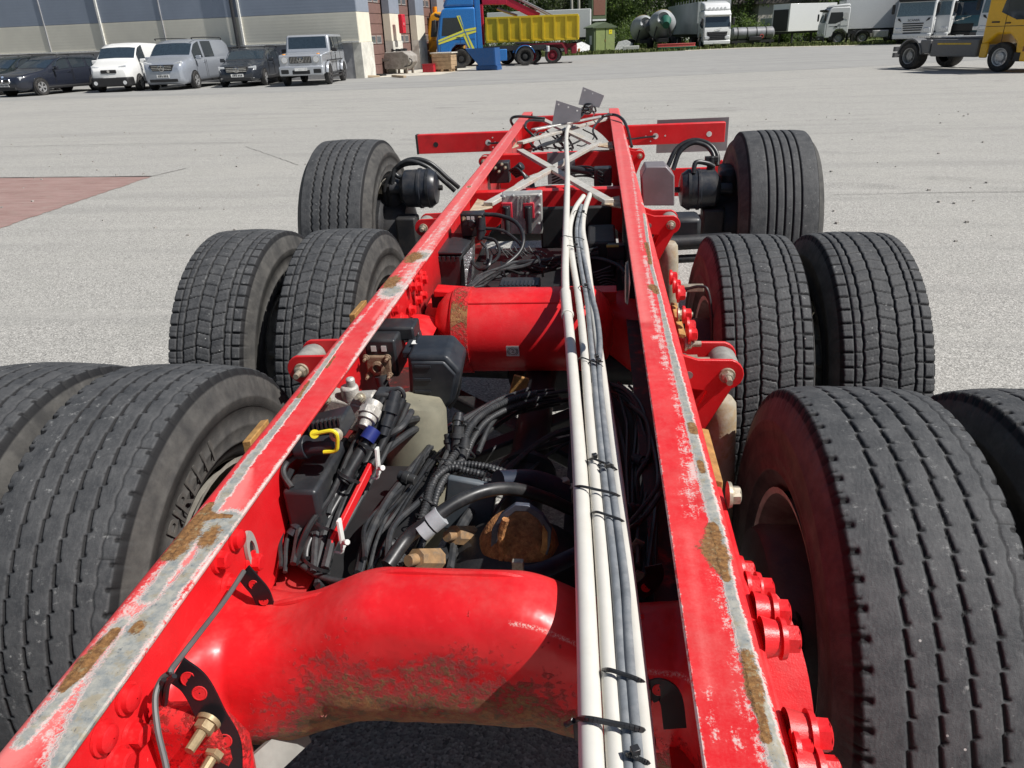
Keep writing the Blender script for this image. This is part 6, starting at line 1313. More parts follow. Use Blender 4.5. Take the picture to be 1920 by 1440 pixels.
# ---- suspension brackets: two red ears, bushing and nut, on each side of each rail
def bracket(s, y, zt, reach, drop, sc=1.0, shock=True):
    g = .11*sc
    for k, yy in enumerate((y, y+g)):
        mb = MB(); R_ = .040*sc; cxx, czz = .425+reach, zt-.045*sc
        arc = [(cxx+R_*math.cos(a), czz+R_*math.sin(a)) for a in np.linspace(rad(75), rad(-70), 9)]
        poly = [(.426, zt+.02*sc-.01), (.47, zt-.005)]+arc+[(.440, zt-drop-.07), (.426, zt-drop-.07), (.426, zt-drop), (cxx-.045, zt-.088*sc), (.426, zt-.078*sc)]
        mb.prism([(s*a, b) for a, b in poly], (0, yy, 0), (1, 0, 0), (0, 0, 1), (0, .011, 0)); o = part(mb, 'bracket_ear', RED, .002)
        MB().cyl((s*(.450), yy-.001, zt-.045*sc), (s*(.450), yy+.012, zt-.045*sc), .010*sc, n=16).build('ear_hole', BUSH, o)
    mb = MB(); mb.lathe([(.014*sc, .012), (.030*sc, .014), (.036*sc, .03), (.036*sc, g-.02), (.030*sc, g-.002), (.014*sc, g)], (s*(.425+reach), y, zt-.045*sc), (0, 1, 0), 26); part(mb, 'bushing', BUSH)
    bolt((s*(.425+reach), y-.001, zt-.045*sc), (0, -1, 0), NUT, ZINC, .95*sc)
    mb = MB(); mb.cyl((s*.43, y+.05, zt-.03*sc), (s*.475, y+.05, zt-.03*sc), .016*sc, n=6); mb.cyl((s*.475, y+.05, zt-.03*sc), (s*.505, y+.05, zt-.03*sc), .010*sc, n=10); part(mb, 'side_bolt', ZINC)
    if shock:
        x = s*(.425+reach-.002); mb = MB(); mb.lathe([(.001, .0), (.030*sc, .004), (.040*sc, .02), (.042*sc, .06), (.042*sc, .46), (.036*sc, .48)], (x, y+.055, zt-.13*sc), (s*.05, .02, -1), 26); part(mb, 'shock_absorber', SHOCK)
bracket(1, 1.66, -.055, .115, .24); bracket(-1, 1.72, -.065, .125, .24)
bracket(1, 3.16, -.06, .115, .24); bracket(-1, 3.24, -.065, .12, .24)
bracket(1, 5.0, -.07, .08, .2, .85, False); bracket(-1, 5.0, -.07, .09, .2, .85, False)
# rusty bellow plates standing outside the rails
for s, pts in ((1, [(1326, 795), (1352, 900)]), (1, [(1268, 555), (1284, 625)]), (-1, [(455, 825), (490, 785)]), (-1, [(655, 585), (678, 562)])):
    a, b = UX(*pts[0], s*.455), UX(*pts[1], s*.455)
    zc = min(a.z, b.z)
    mb = MB(); y0, y1 = sorted((a.y, b.y)); mb.slab([(s*.440, y0, zc), (s*.458, y0, zc-.004), (s*.458, y1, zc-.004), (s*.440, y1, zc)], (0, 0, -.07)); part(mb, 'bellow_plate', RUSTPL, .002)
bolt(UX(1364, 928, .446), (1, 0, 0), BOLT, ZINC, .95)
for (px, py) in ((1283, 645), (1270, 590)): bolt(UX(px, py, .445), (1, 0, 0), NUT, ZINC, .9)
# bracket with flange bolts at the second axle, right
mb = MB(); mb.prism([(1.78, -.09), (2.55, -.07), (2.60, -.12), (2.56, -.26), (1.85, -.28), (1.74, -.2)], (.4255, 0, 0), (0, 1, 0), (0, 0, 1), (.018, 0, 0)); part(mb, 'bracket_plate', RED, .005)
mb = MB(); mb.prism([(.44, -.08), (.475, -.10), (.505, -.20), (.50, -.32), (.44, -.3)], (0, 1.88, 0), (1, 0, 0), (0, 0, 1), (0, .02, 0)); mb.prism([(.44, -.09), (.47, -.11), (.49, -.20), (.44, -.3)], (0, 2.12, 0), (1, 0, 0), (0, 0, 1), (0, .02, 0)); part(mb, 'bracket_web', RED, .003)
for (px, py) in ((1262, 535), (1270, 552), (1268, 545), (1280, 590), (1287, 612), (1290, 628), (1256, 520)): bolt(UX(px, py, .452), (1, 0, 0), BOLT, RED, 1.0)
# a stalk-like valve on the right of the second axle
cable([Vector((.50, 2.35, -.12)), Vector((.56, 2.33, -.10)), Vector((.585, 2.31, -.12)), Vector((.60, 2.28, -.25)), Vector((.60, 2.25, -.45))], .005, DARKM, 'level_rod'); mb = MB(); mb.box((.53, 2.36, -.115), (.09, .025, .022)); part(mb, 'level_arm', ZINC, .003)
# ---- black air-processing housing with its valve
P0 = [(762, 668), (836, 668), (862, 697), (850, 752), (836, 767), (780, 765), (766, 750)]
yb = 1.74; poly = [UY(a, b, yb) for a, b in P0]; mb = MB(); mb.slab(poly, (0, .125, .012)); can = part(mb, 'filter_housing', NAVYP, .010, seg=3)
inner = [sum(poly, Vector())/len(poly)+(q-sum(poly, Vector())/len(poly))*.86 for q in poly]; MB().slab([q-Vector((0, .001, 0)) for q in inner], (0, -.010, 0)).build('housing_cover', NAVYP, can, bevel=.006)
for py in (688, 712, 735, 752): a, b = UY(776, py, yb-.012), UY(806, py, yb-.012); MB().bar(a, b, .004, .006).build('cover_rib', NAVYP, can)
a, b = UY(752, 660, 1.78), UY(850, 662, 1.78); mb = MB(); mb.slab([a, b, b+Vector((-.01, .10, .004)), a+Vector((.0, .10, .004))], (0, 0, -.02)); mb.build('housing_lid', NAVYP, can, bevel=.004)
c0 = UY(838, 690, 1.80); mb = MB(); mb.tube(spline([UY(765, 632, 1.93), UY(800, 636, 1.90), UY(838, 655, 1.86), UY(858, 690, 1.84), UY(856, 735, 1.84), UY(840, 765, 1.84)], 8), .0065, 8); part(mb, 'housing_hose', HOSE)
c0 = UY(775, 651, 1.80); lb = MB().box((0, 0, 0), (.016, .026, .0008)).build('label_sticker', WHITEP, can); lb.location = c0+Vector((.0, .02, .006))
c0 = UY(715, 672, 1.80); mb = MB(); mb.box(c0+Vector((0, .05, .0)), (.085, .11, .11)); mb.box(c0+Vector((.02, .10, .045)), (.12, .08, .04)); vb = part(mb, 'valve_block', BLACKP, .006)
for px in (703, 722): q = UY(px, 670, 1.80); o = MB().box((0, 0, 0), (.014, .0012, .016)).build('label_sticker', WHITEP, vb); o.location = q+Vector((0, -.007, .028))
q = UY(708, 688, 1.785); mb = MB(); mb.box(q+Vector((0, .008, 0)), (.068, .016, .060)); port = part(mb, 'valve_port', BRASSY, .004); MB().lathe([(.011, .0), (.017, 0), (.019, -.012), (.012, -.014)], q, (0, 1, 0), 20, closed=True).build('port_ring', BRASSY, port)
for dx in (-.03, .03):
    for dz in (-.025, .028): bolt(q+Vector((dx, -.001, dz)), (0, -1, 0), NUTZ, BRASSY, .55)
mb = MB(); a = UY(712, 705, 1.78); mb.cyl(a, a+Vector((.012, -.01, -.07)), .017, .015, 16); mb.cyl(a+Vector((.012, -.01, -.07)), a+Vector((.014, -.012, -.09)), .020, n=16); part(mb, 'hose_fitting', BLACKP)
mb = MB(); a = UY(745, 640, 1.90); mb.lathe([(.012, 0), (.022, .004), (.022, .018), (.012, .022)], a, (.5, .2, .8), 20); part(mb, 'white_fitting', WHITEP)
mb = MB(); a = UY(756, 628, 1.95); mb.cyl(a-Vector((.03, 0, .01)), a+Vector((.05, 0, .0)), .017, n=14); mb.box(a+Vector((-.02, .02, .0)), (.05, .04, .04)); part(mb, 'connector', BLACKP, .003)
# ---- pale cast valve and its fittings
cy = 1.42; q = UY(655, 772, cy); mb = MB()
mb.box(q+Vector((-.02, .03, -.01)), (.11, .06, .07), Matrix.Rotation(.25, 3, 'Y')); mb.cyl(q+Vector((-.03, .03, .01)), q+Vector((.06, .02, .02)), .022, n=18); mb.cyl(q+Vector((.0, .02, -.05)), q+Vector((.0, .02, .055)), .020, n=16); mb.cyl(q+Vector((.005, .02, .05)), q+Vector((.005, .02, .075)), .010, n=12)
mb.cyl(q+Vector((-.05, .04, -.03)), q+Vector((-.05, .0, -.03)), .028, n=18); mb.box(q+Vector((.03, .03, -.04)), (.05, .05, .05)); cv = part(mb, 'cast_valve', ALU, .005)
for dx, dz in ((-.05, .03), (.03, .035), (.045, -.045), (-.03, -.05), (.0, -.07)): bolt(q+Vector((dx, .0, dz)), (0, -1, .5), NUTZ, ZINC, .7)
mb = MB(); a = UY(702, 757, cy-.02); b = UY(686, 790, cy-.06); mb.cyl(a, b, .021, .020, 18); mb.cyl(a.lerp(b, .35), a.lerp(b, .75), .025, n=8); mb.cyl(b, b+(b-a)*.35, .015, .012, 16); part(mb, 'coupling', ALU, .001)
mb = MB(); a, b = UY(742, 735, cy), UY(722, 800, cy-.05); mb.cyl(a, b, .013, n=14); mb.cyl(a.lerp(b, .3), a.lerp(b, .62), .018, n=14); mb.cyl(b, b+(b-a)*.25, .010, n=12); part(mb, 'connector', BLACKP)
mb = MB(); a, b = UY(722, 735, cy+.02), UY(735, 765, cy); mb.box((a+b)/2, (.05, .04, .05)); part(mb, 'connector', LOOM, .005)
cable([UY(690, 775, cy), UY(715, 745, cy), UY(745, 728, cy), UY(757, 740, cy), UY(750, 760, cy)], .005, LOOM)
cable([UY(680, 830, cy-.06), UY(720, 818, cy-.05), UY(752, 800, cy-.03), UY(770, 772, cy+.05)], .008, LOOM)
# black connector with the yellow locking clip
a, b = UY(556, 840, 1.24), UY(628, 832, 1.24); mb = MB(); mb.cyl(a.lerp(b, .1), b, .020, .0185, 20); mb.cyl(a, a.lerp(b, .28), .024, n=20); mb.cyl(a.lerp(b, -.12), a, .012, n=14); cn = part(mb, 'plug_connector', NAVYP, .0015)
a1 = UY(598, 812, 1.22); mb = MB(); mb.tube(spline([UY(584, 815, 1.22), UY(605, 810, 1.22), UY(622, 808, 1.22), UY(631, 815, 1.22), UY(632, 832, 1.22), UY(628, 845, 1.22), UY(606, 848, 1.22)], 6), .0042, 8); mb.lathe([(.003, -.003), (.009, -.003), (.009, .003), (.003, .003)], UY(590, 814, 1.22), (.1, -1, .6), 16, closed=True); part(mb, 'locking_clip', YELLOWP)
mb = MB(); mb.box(UY(612, 798, 1.30), (.10, .08, .035), Matrix.Rotation(-.25, 3, 'Y')); part(mb, 'valve_cap', BLACKP, .005)
for k in range(8): 
    p0 = UY(580+8*k, 800-k*1.6, 1.262); MB().box(p0, (.004, .012, .018)).build('cap_rib', BLACKP, cn)
q = UY(632, 815, 1.23); mb = MB(); mb.lathe([(.004, 0), (.012, 0), (.014, -.006), (.006, -.010), (.004, -.006)], q, (0, 1, -.4), 18, closed=True); part(mb, 'small_port', ZINC)
mb = MB(); mb.box(UY(552, 838, 1.23), (.006, .016, .022)); part(mb, 'white_clip', WHITEP, .001)
# ---- hose bundle along the left rail
HB = [((735, 740), (700, 815), (655, 900), (612, 975), (585, 1030), (590, 1075), (640, 1100), (720, 1108)), ]
def ybun(i): return (1.42, 1.36, 1.28, 1.20, 1.14, 1.11, 1.08, 1.06)[i]
offs = [(-14, 2, .009, HOSE), (-2, 0, .0105, HOSE), (10, 3, .008, LOOM), (20, 8, .009, HOSE), (-26, 8, .008, HOSE), (30, 16, .006, LOOM), (-36, 14, .006, LOOM), (4, 12, .0075, HOSE), (15, -6, .0055, LOOM)]
for k, (dx, dy, r_, mt) in enumerate(offs):
    pts = []
    for i, (a, b) in enumerate(HB[0]):
        f = 1 if i < 5 else .55
        pts.append(UY(a+dx*f+(0 if i < 5 else dx*.2), b+dy*f+(dx*.55 if i >= 5 else 0), ybun(i)+.01*(k % 3)))
    cable(pts, r_, mt, 'hose', 10, 10)
for (px, py, y_, w_) in ((655, 895, 1.27, .055), (690, 838, 1.33, .05), (606, 985, 1.18, .055), (590, 1060, 1.10, .05)):
    q = UY(px, py, y_); mb = MB(); mb.lathe([(w_*.5, -.003), (w_*.56, -.003), (w_*.56, .003), (w_*.5, .003)], q, (.45, .5, .75), 20, closed=True); part(mb, 'hose_tie', TIE)
mb = MB(); a, b = UY(690, 822, 1.34), UY(640, 905, 1.26); mb.cyl(a, b, .0125, .0145, 18); mb.cyl(a.lerp(b, .78), a.lerp(b, .95), .018, n=18); part(mb, 'thick_hose', HOSE)
mb = MB(); a, b = UY(700, 805, 1.35), UY(686, 826, 1.33); mb.cyl(a, b, .017, .017, 18); part(mb, 'blue_fitting', BLUEF)
mb = MB(); a, b = UY(725, 745, 1.50), UY(625, 1000, 1.18); mb.tube(spline([UY(690, 770, 1.42), UY(672, 815, 1.37), UY(650, 860, 1.30), UY(618, 930, 1.22), UY(575, 990, 1.15), UY(548, 1060, 1.10)], 8), .0065, 8); part(mb, 'hose', HOSE)
cable([UY(545, 880, 1.22), UY(535, 905, 1.20), UY(548, 925, 1.20), UY(580, 928, 1.20), UY(600, 905, 1.24)], .007, HOSE); cable([UY(560, 850, 1.24), UY(535, 870, 1.22), UY(530, 890, 1.2), UY(545, 915, 1.18)], .006, LOOM)
cable([UY(600, 870, 1.28), UY(615, 900, 1.26), UY(620, 930, 1.24), UY(612, 965, 1.2)], .006, LOOM)
mb = MB(); a, b = UY(695, 872, 1.30), UY(612, 1035, 1.13); mb.bar(a, b, .010, .02, (0, 0, 1)); part(mb, 'red_guide_bar', RED, .002)
for (x0, y0, x1, y1, yy) in ((705, 840, 708, 890, 1.30), (632, 975, 640, 1030, 1.15)):
    mb = MB(); mb.bar(UY(x0, y0, yy), UY(x1, y1, yy-.01), .016, .006, (1, 0, 0)); q = UY(x1-8, y1, yy-.02); mb.tube(spline([UY(x1, y1, yy-.01), UY(x1-4, y1+8, yy-.01), UY(x1-18, y1+6, yy-.01)], 5), .003, 6); mb.cyl(UY(x1+2, y1-12, yy-.02), UY(x1+8, y1-12, yy-.03), .006, n=8); part(mb, 'guide_clip', WHITEP, .001)
# ---- air bellow between the rails (dusty tan) and its dark partner
b0 = UY(755, 905, 1.62); mb = MB(); mb.lathe([(.001, .15), (.06, .15), (.072, .13), (.082, .06), (.094, -.02), (.10, -.12), (.105, -.24), (.09, -.3), (.001, -.31)], (b0.x+.02, b0.y+.06, b0.z+.06), (.18, .06, 1), 40); part(mb, 'air_bellow', BELLOW)
b1 = UY(640, 1060, 1.12); mb = MB(); mb.lathe([(.001, .05), (.10, .04), (.12, 0), (.12, -.2), (.001, -.21)], (b1.x+.02, b1.y+.06, b1.z-.10), (0, 0, 1), 32); part(mb, 'air_bellow', BELLOW)
# ---- corrugated loom
def corr(pts, r, name='corrugated_hose', sub=14):
    P = spline(pts, sub); L = [0]; 
    for a, b in zip(P, P[1:]): L.append(L[-1]+(b-a).length)
    n = int(L[-1]/.0022); out = []; j = 0
    for i in range(n+1):
        s_ = L[-1]*i/n
        while j < len(L)-2 and L[j+1] < s_: j += 1
        out.append(P[j].lerp(P[j+1], (s_-L[j])/max(1e-9, L[j+1]-L[j])))
    mb = MB(); mb.tube(out, r, 8, lambda i, N: r*(1+.11*(1 if (i % 4) < 2 else -1))); return part(mb, name, LOOM)
corr([UY(1000, 738, 1.95), UY(950, 752, 1.85), UY(905, 775, 1.75), UY(880, 800, 1.66), UY(862, 835, 1.58), UY(835, 872, 1.50), UY(808, 905, 1.42), UY(795, 950, 1.34), UY(775, 1005, 1.25), UY(738, 1065, 1.15)], .0095)
corr([UY(1010, 748, 1.95), UY(955, 765, 1.85), UY(910, 790, 1.74), UY(885, 822, 1.64), UY(868, 858, 1.56), UY(840, 885, 1.48), UY(818, 920, 1.40), UY(800, 985, 1.30), UY(770, 1060, 1.18)], .0080)
corr([UY(990, 730, 1.98), UY(930, 752, 1.86), UY(890, 780, 1.76), UY(868, 800, 1.68)], .0065); corr([UY(1000, 755, 1.98), UY(940, 775, 1.86), UY(915, 800, 1.74), UY(893, 850, 1.6)], .0065)
corr([UY(848, 872, 1.50), UY(880, 872, 1.50), UY(915, 878, 1.49), UY(940, 886, 1.48), UY(946, 897, 1.47), UY(930, 906, 1.46), UY(900, 902, 1.46)], .0085)
corr([UY(830, 890, 1.48), UY(850, 880, 1.48), UY(890, 888, 1.47), UY(905, 893, 1.465)], .0085)
corr([UY(800, 935, 1.38), UY(812, 900, 1.42), UY(835, 880, 1.46), UY(860, 876, 1.47)], .0075)
mb = MB(); 
for (x0, y0, x1, y1, yy, r_) in ((838, 815, 842, 850, 1.60, .012), (857, 800, 853, 845, 1.60, .015), (870, 822, 862, 860, 1.58, .012)): mb.cyl(UY(x0, y0, yy), UY(x1, y1, yy-.03), r_, n=14); mb.cyl(UY(x0, y0, yy).lerp(UY(x1, y1, yy-.03), .3), UY(x0, y0, yy).lerp(UY(x1, y1, yy-.03), .5), r_*1.25, n=14)
part(mb, 'loom_connector', LOOM)
for k in range(7): cable([UY(845+k*4, 852, 1.57), UY(838+k*3, 868, 1.54), UY(822+k*3, 890, 1.48+.004*k), UY(803+k*3, 925, 1.42)], .0042, LOOM, 'wire_lead', 6, 5)
mb = MB(); a = UY(862, 842, 1.565); mb.cyl(a, a+Vector((-.006, -.01, -.012)), .009, n=12); part(mb, 'white_marker', WHITEP)
for (px, py, yy, w_) in ((878, 802, 1.68, .05), (868, 848, 1.56, .055), (835, 872, 1.5, .05), (800, 945, 1.36, .045), (790, 975, 1.3, .04), (920, 885, 1.48, .03)):
    mb = MB(); mb.lathe([(w_*.5, -.002), (w_*.56, -.002), (w_*.56, .002), (w_*.5, .002)], UY(px, py, yy), (.4, .7, .5), 18, closed=True); part(mb, 'loom_tie', TIE)
# crowd of dark lines filling the bay
rc = random.Random(41)
def jit(v, s=.02): return v+Vector((rc.uniform(-s, s), rc.uniform(-s, s), rc.uniform(-s, s)))
lanes = [[UY(700, 1050, 1.12), UY(720, 980, 1.25), UY(770, 900, 1.42), UY(850, 800, 1.70), UY(960, 740, 1.95), UY(1060, 725, 2.05)],
         [UY(560, 1060, 1.08), UY(575, 960, 1.20), UY(640, 860, 1.36), UY(700, 790, 1.50), UY(742, 775, 1.62), UY(770, 785, 1.72)],
         [UY(840, 1060, 1.20), UY(880, 960, 1.40), UY(960, 860, 1.70), UY(1050, 800, 1.90), UY(1180, 780, 2.0)],
         [UY(1180, 1060, 1.10), UY(1200, 960, 1.30), UY(1205, 860, 1.55), UY(1190, 760, 1.85), UY(1150, 715, 2.1)],
         [UY(640, 1090, 1.06), UY(720, 1075, 1.14), UY(850, 1050, 1.25), UY(1000, 1040, 1.3), UY(1160, 1050, 1.25)]]
for k in range(34):
    ln = lanes[(0, 0, 1, 1, 2, 3, 3, 4)[k % 8]]; off = Vector((rc.uniform(-.05, .05), 0, rc.uniform(-.06, -.005)))
    cable([jit(q+off, .014) for q in ln], rc.choice((.0045, .0055, .007, .009)), rc.choice((HOSE, HOSE, LOOM)), 'cable', 7, 7)
for k in range(12):
    q = jit(lanes[(0, 1, 3)[k % 3]][1+k % 4], .03)-Vector((0, 0, .02)); ax = Vector((rc.uniform(-1, 1), rc.uniform(.2, 1), rc.uniform(-.4, .4))).normalized()
    mb = MB(); mb.cyl(q-ax*.022, q+ax*.022, .012, n=12); mb.cyl(q-ax*.006, q+ax*.010, .0155, n=12); part(mb, 'connector', rc.choice((BLACKP, LOOM, NAVYP)), .001)
mb = MB(); mb.box((-.27, 1.30, -.34), (.20, .55, .06)); part(mb, 'dark_fill_tray', BLK, .01)  # added black sheet that darkens the ground seen between the hoses
mb = MB(); mb.box((-.355, 1.28, -.20), (.07, .22, .16)); part(mb, 'valve_body', BLACKP, .008)
# ---- arched pipe with the pale connector
mb = MB(); P = spline([UY(722, 1062, 1.12), UY(760, 1010, 1.18), UY(800, 980, 1.20), UY(850, 945, 1.24), UY(905, 922, 1.28), UY(960, 918, 1.32), UY(1020, 935, 1.36), UY(1075, 960, 1.40), UY(1150, 985, 1.42)], 10); mb.tube(P, .0145, 12); part(mb, 'brake_hose', HOSE)
mb = MB(); a, b = UY(786, 1000, 1.19), UY(825, 968, 1.21); mb.cyl(a, a.lerp(b, .42), .021, n=10); mb.cyl(a.lerp(b, .5), b, .022, n=10); part(mb, 'hose_connector', pm('pale_grey_fitting', (.40, .42, .44), .5))
mb = MB(); P = spline([UY(930, 905, 1.42), UY(1000, 905, 1.48), UY(1060, 930, 1.5), UY(1130, 985, 1.52)], 8); mb.tube(P, .028, 14); part(mb, 'stabiliser_bar', BLUEST)
mb = MB(); P = spline([UY(905, 905, 1.48), UY(870, 930, 1.44), UY(840, 990, 1.36)], 8); mb.box(UY(875, 950, 1.45), (.12, .02, .15), Matrix.Rotation(.2, 3, 'Y')); part(mb, 'guard_plate', pm('slate_plate', (.10, .12, .14), .5, dirt=.3), .006)
mb = MB(); P = spline([UY(960, 1082, 1.10), UY(1010, 1072, 1.14), UY(1070, 1045, 1.2), UY(1150, 1010, 1.25)], 8); mb.tube(P, .017, 12); part(mb, 'pipe', BLUEST)
mb = MB(); q = UY(968, 1072, 1.10); mb.box(q, (.022, .012, .05)); part(mb, 'pipe_clip', ZINC, .002)
for k, (px, py, yy) in enumerate(((1050, 905, 1.5), (1070, 915, 1.5), (1000, 900, 1.5))): mb = MB(); mb.box(UY(px, py, yy), (.035, .02, .012), rotz(.4)); part(mb, 'pipe_bracket', ZINC, .002)
# ---- rusty differential nose under the frame
q = UY(968, 1015, 1.30); mb = MB(); ax = Vector((0, -.55, .84)).normalized()
mb.lathe([(.001, .10), (.045, .095), (.075, .07), (.088, .03), (.092, -.06), (.11, -.14), (.15, -.26), (.17, -.34)], q-Vector((0, 0, .03)), ax, 36); dif = part(mb, 'differential_housing', RUSTM)
fo = [(914, 1052), (918, 995), (936, 966), (963, 947), (988, 949), (1014, 966), (1031, 994), (1028, 1020), (1017, 1062)]; fi = [(1006, 1060), (1013, 1020), (1019, 998), (1006, 976), (986, 961), (964, 960), (944, 976), (929, 1000), (925, 1052)]
mb = MB(); mb.slab([UY(a, b, 1.235) for a, b in fo+fi], (0, .016, -.004)); mb.build('housing_flange', pm('flange_steel', (.07, .085, .12), .45, .2, dirt=.35, dirtc=(.20, .19, .18), vs=40), dif, bevel=.002)
mb = MB(); mb.slab([UY(a, b, 1.232) for a, b in ((1014, 985), (1023, 1000), (1022, 1030), (1010, 1058), (1004, 1052), (1012, 1022))], (0, .012, -.003)); mb.build('flange_lug', RUSTPL, dif)
mb = MB(); mb.tube(spline([UY(945, 975, 1.225), UY(936, 1005, 1.225), UY(938, 1035, 1.22), UY(934, 1064, 1.215)], 6), .008, 7); mb.build('rust_ridge', RUSTM, dif)
mb = MB(); mb.lathe([(.05, 0), (.075, .02), (.08, .10), (.12, .2)], q+Vector((-.10, -.02, -.12)), (0, .2, -1), 24); mb.bar(q+Vector((-.07, -.05, -.02)), q+Vector((-.06, -.06, -.15)), .03, .03); mb.build('housing_rib', RUSTM, dif)
for (px, py, yy) in ((845, 1005, 1.30), (775, 1050, 1.16)):
    q = UY(px, py, yy); mb = MB(); mb.cyl(q+Vector((.03, .05, -.04)), q, .024, .022, 8); mb.cyl(q, q+Vector((-.010, -.018, .010)), .012, n=10); part(mb, 'big_nut', pm('rusty_zinc', (.36, .22, .11), .7, .2, dirt=.7, vs=60))
mb = MB(); mb.bar(UY(900, 1040, 1.36), UY(760, 1060, 1.18), .05, .04); part(mb, 'torque_rod', DARKM, .008)
# ---- propeller shaft and dark machinery below
zs = -.47
mb = MB(); mb.cyl((.03, 1.45, zs), (.03, 2.45, zs+.02), .055, n=22); mb.lathe([(.055, 0), (.085, .01), (.085, .03), (.055, .05)], (.03, 1.75, zs), (0, 1, 0), 24); part(mb, 'propeller_shaft', DARKM)
mb = MB(); mb.lathe([(.001, -.17), (.10, -.16), (.16, -.08), (.17, 0), (.16, .08), (.10, .16), (.001, .17)], (.05, W2R+.05, wz(W2R, 0, RT)), (0, 1, 0), 30); part(mb, 'differential_housing', DARKM)
mb = MB(); mb.lathe([(.001, -.20), (.12, -.18), (.19, -.08), (.20, 0), (.18, .10), (.10, .18), (.001, .2)], (.05, W1R, wz(W1R, 0, RT)), (0, 1, 0), 30); part(mb, 'differential_housing', DARKM)
mb = MB(); mb.box((.25, 1.75, -.42), (.20, .8, .05)); mb.box((.30, 1.1, -.36), (.14, .5, .05)); part(mb, 'dark_fill_plate', BLK)  # invented black plates, put in to deepen the dark below the frame
mb = MB(); mb.bar((-.34, 1.75, -.50), (.34, 2.35, -.50), .06, .05); mb.bar((.34, 1.75, -.50), (-.30, 2.35, -.50), .06, .05); part(mb, 'v_stay', DARKM, .01)
mb = MB(); mb.box(UY(970, 725, 2.10), (.05, .012, .07), Matrix.Rotation(.3, 3, 'Y')); part(mb, 'rusty_tab', RUSTPL, .003)
mb = MB(); mb.box((.0, .45, -.60), (.5, .35, .04)); part(mb, 'lower_tray', BLK)
for k in range(6):
    x0 = .20+.03*k; cable([Vector((x0, 2.0, -.24-.02*k)), Vector((x0+.02, 1.7, -.30)), Vector((.28, 1.4-.05*k, -.28-.01*k)), Vector((.24+.02*k, 1.15, -.34)), Vector((.30, .95, -.30))], .005+.001*(k % 3), LOOM if k % 2 else HOSE)
cable([UY(1175, 985, 1.22), UY(1200, 955, 1.26), UY(1230, 915, 1.30), UY(1240, 880, 1.34)], .005, LOOM); cable([UY(1172, 998, 1.2), UY(1205, 970, 1.24), UY(1238, 925, 1.28)], .006, HOSE); cable([UY(1180, 760, 1.85), UY(1210, 790, 1.75), UY(1215, 850, 1.6), UY(1190, 900, 1.5), UY(1196, 960, 1.4)], .007, LOOM)
mb = MB(); 
for k in range(3): mb.tube(spline([UY(1140, 720+k*6, 2.0), UY(1175, 735+k*8, 1.9), UY(1200, 775+k*8, 1.8)], 6), .006, 6)
part(mb, 'wire_lead', LOOM)
for (px, py, yy) in ((1190, 1025, 1.2), (1192, 1085, 1.12)): mb = MB(); mb.box(UY(px, py, yy), (.02, .004, .03), Matrix.Rotation(.5, 3, 'Y')); part(mb, 'reflective_tab', ZINC)
# ---- electronics bay between the tank and the braces
y0 = 3.45; A_ = [UY(a, b, y0) for a, b in ((940, 366), (1016, 363), (1016, 440), (938, 440))]
mb = MB(); mb.slab(A_, (0, .05, .01)); ecu = part(mb, 'control_unit', ALUB, .006)
for k in range(4): a, b = UY(972+k*7, 368, y0-.002), UY(968+k*7, 436, y0-.002); MB().bar(a, b, .007, .014, (0, 1, 0)).build('cooling_fin', ALUB, ecu)
for px in (950, 991):
    q = UY(px, 395, y0-.004); MB().box(q, (.052, .012, .075)).build('connector_frame', PINKP, ecu, bevel=.004)
    mb = MB(); mb.box(q+Vector((0, -.012, -.01)), (.034, .02, .07)); mb.cyl(q+Vector((0, -.018, .02)), q+Vector((0, -.03, -.10)), .014, .013, 14); mb.build('connector_plug', BLACKP, ecu, bevel=.003)
for (px, py) in ((945, 369), (962, 367), (1010, 367), (1011, 385), (1010, 400), (1010, 420)): bolt(UY(px, py, y0-.001), (0, -1, .2), ROUND, ALUB, .35)
y0 = 2.92; A_ = [UY(a, b, y0) for a, b in ((816, 480), (864, 480), (862, 548), (812, 548))]; mb = MB(); mb.slab(A_, (.012, .30, .0)); bb = part(mb, 'fuse_box', BLACKP, .006)
mb = MB(); a, b = UY(814, 478, y0-.004), UY(866, 478, y0-.004); mb.slab([a, b, b+Vector((.014, .31, 0)), a+Vector((.014, .31, 0))], (0, 0, .012)); mb.build('box_lid', pm('satin_black_lid', (.035, .037, .042), .35), bb, bevel=.004)
for k in range(5): a = UY(822+k*9, 486, y0-.008); MB().box(a, (.012, .008, .022)).build('lid_clip', BLACKP, bb, bevel=.001)
mb = MB(); P = [UY(868, 482, y0+.0), UY(885, 462, y0+.05), UY(882, 520, y0), UY(872, 548, y0-.02)]; mb.slab([P[0], P[1], P[2], P[3]], (.004, .05, 0)); part(mb, 'crumpled_foil', pm('foil', (.5, .5, .5), .3, .8, var=.4, vs=60, bump=.006, bs=60))
q = UY(885, 418, 3.15); mb = MB(); mb.box(q+Vector((0, .03, -.01)), (.10, .07, .10)); mb.cyl(q+Vector((.0, -.01, .0)), q+Vector((0, -.02, 0)), .018, n=16); vv = part(mb, 'valve_block', BLACKP, .006)
for dx in (-.035, 0, .035): bolt(q+Vector((dx, -.006, .02 if dx else -.02)), (0, -1, 0), NUTZ, BRASSY, .6)
for px in (878, 886): o = MB().box((0, 0, 0), (.014, .0012, .014)).build('label_sticker', WHITEP, vv); o.location = UY(px, 409, 3.138)
mb = MB(); a, b = UY(902, 408, 3.12), UY(900, 450, 3.1); mb.cyl(a, b, .017, n=14); mb.cyl(a.lerp(b, .4), a.lerp(b, .55), .021, n=14); part(mb, 'hose_fitting', BLACKP)
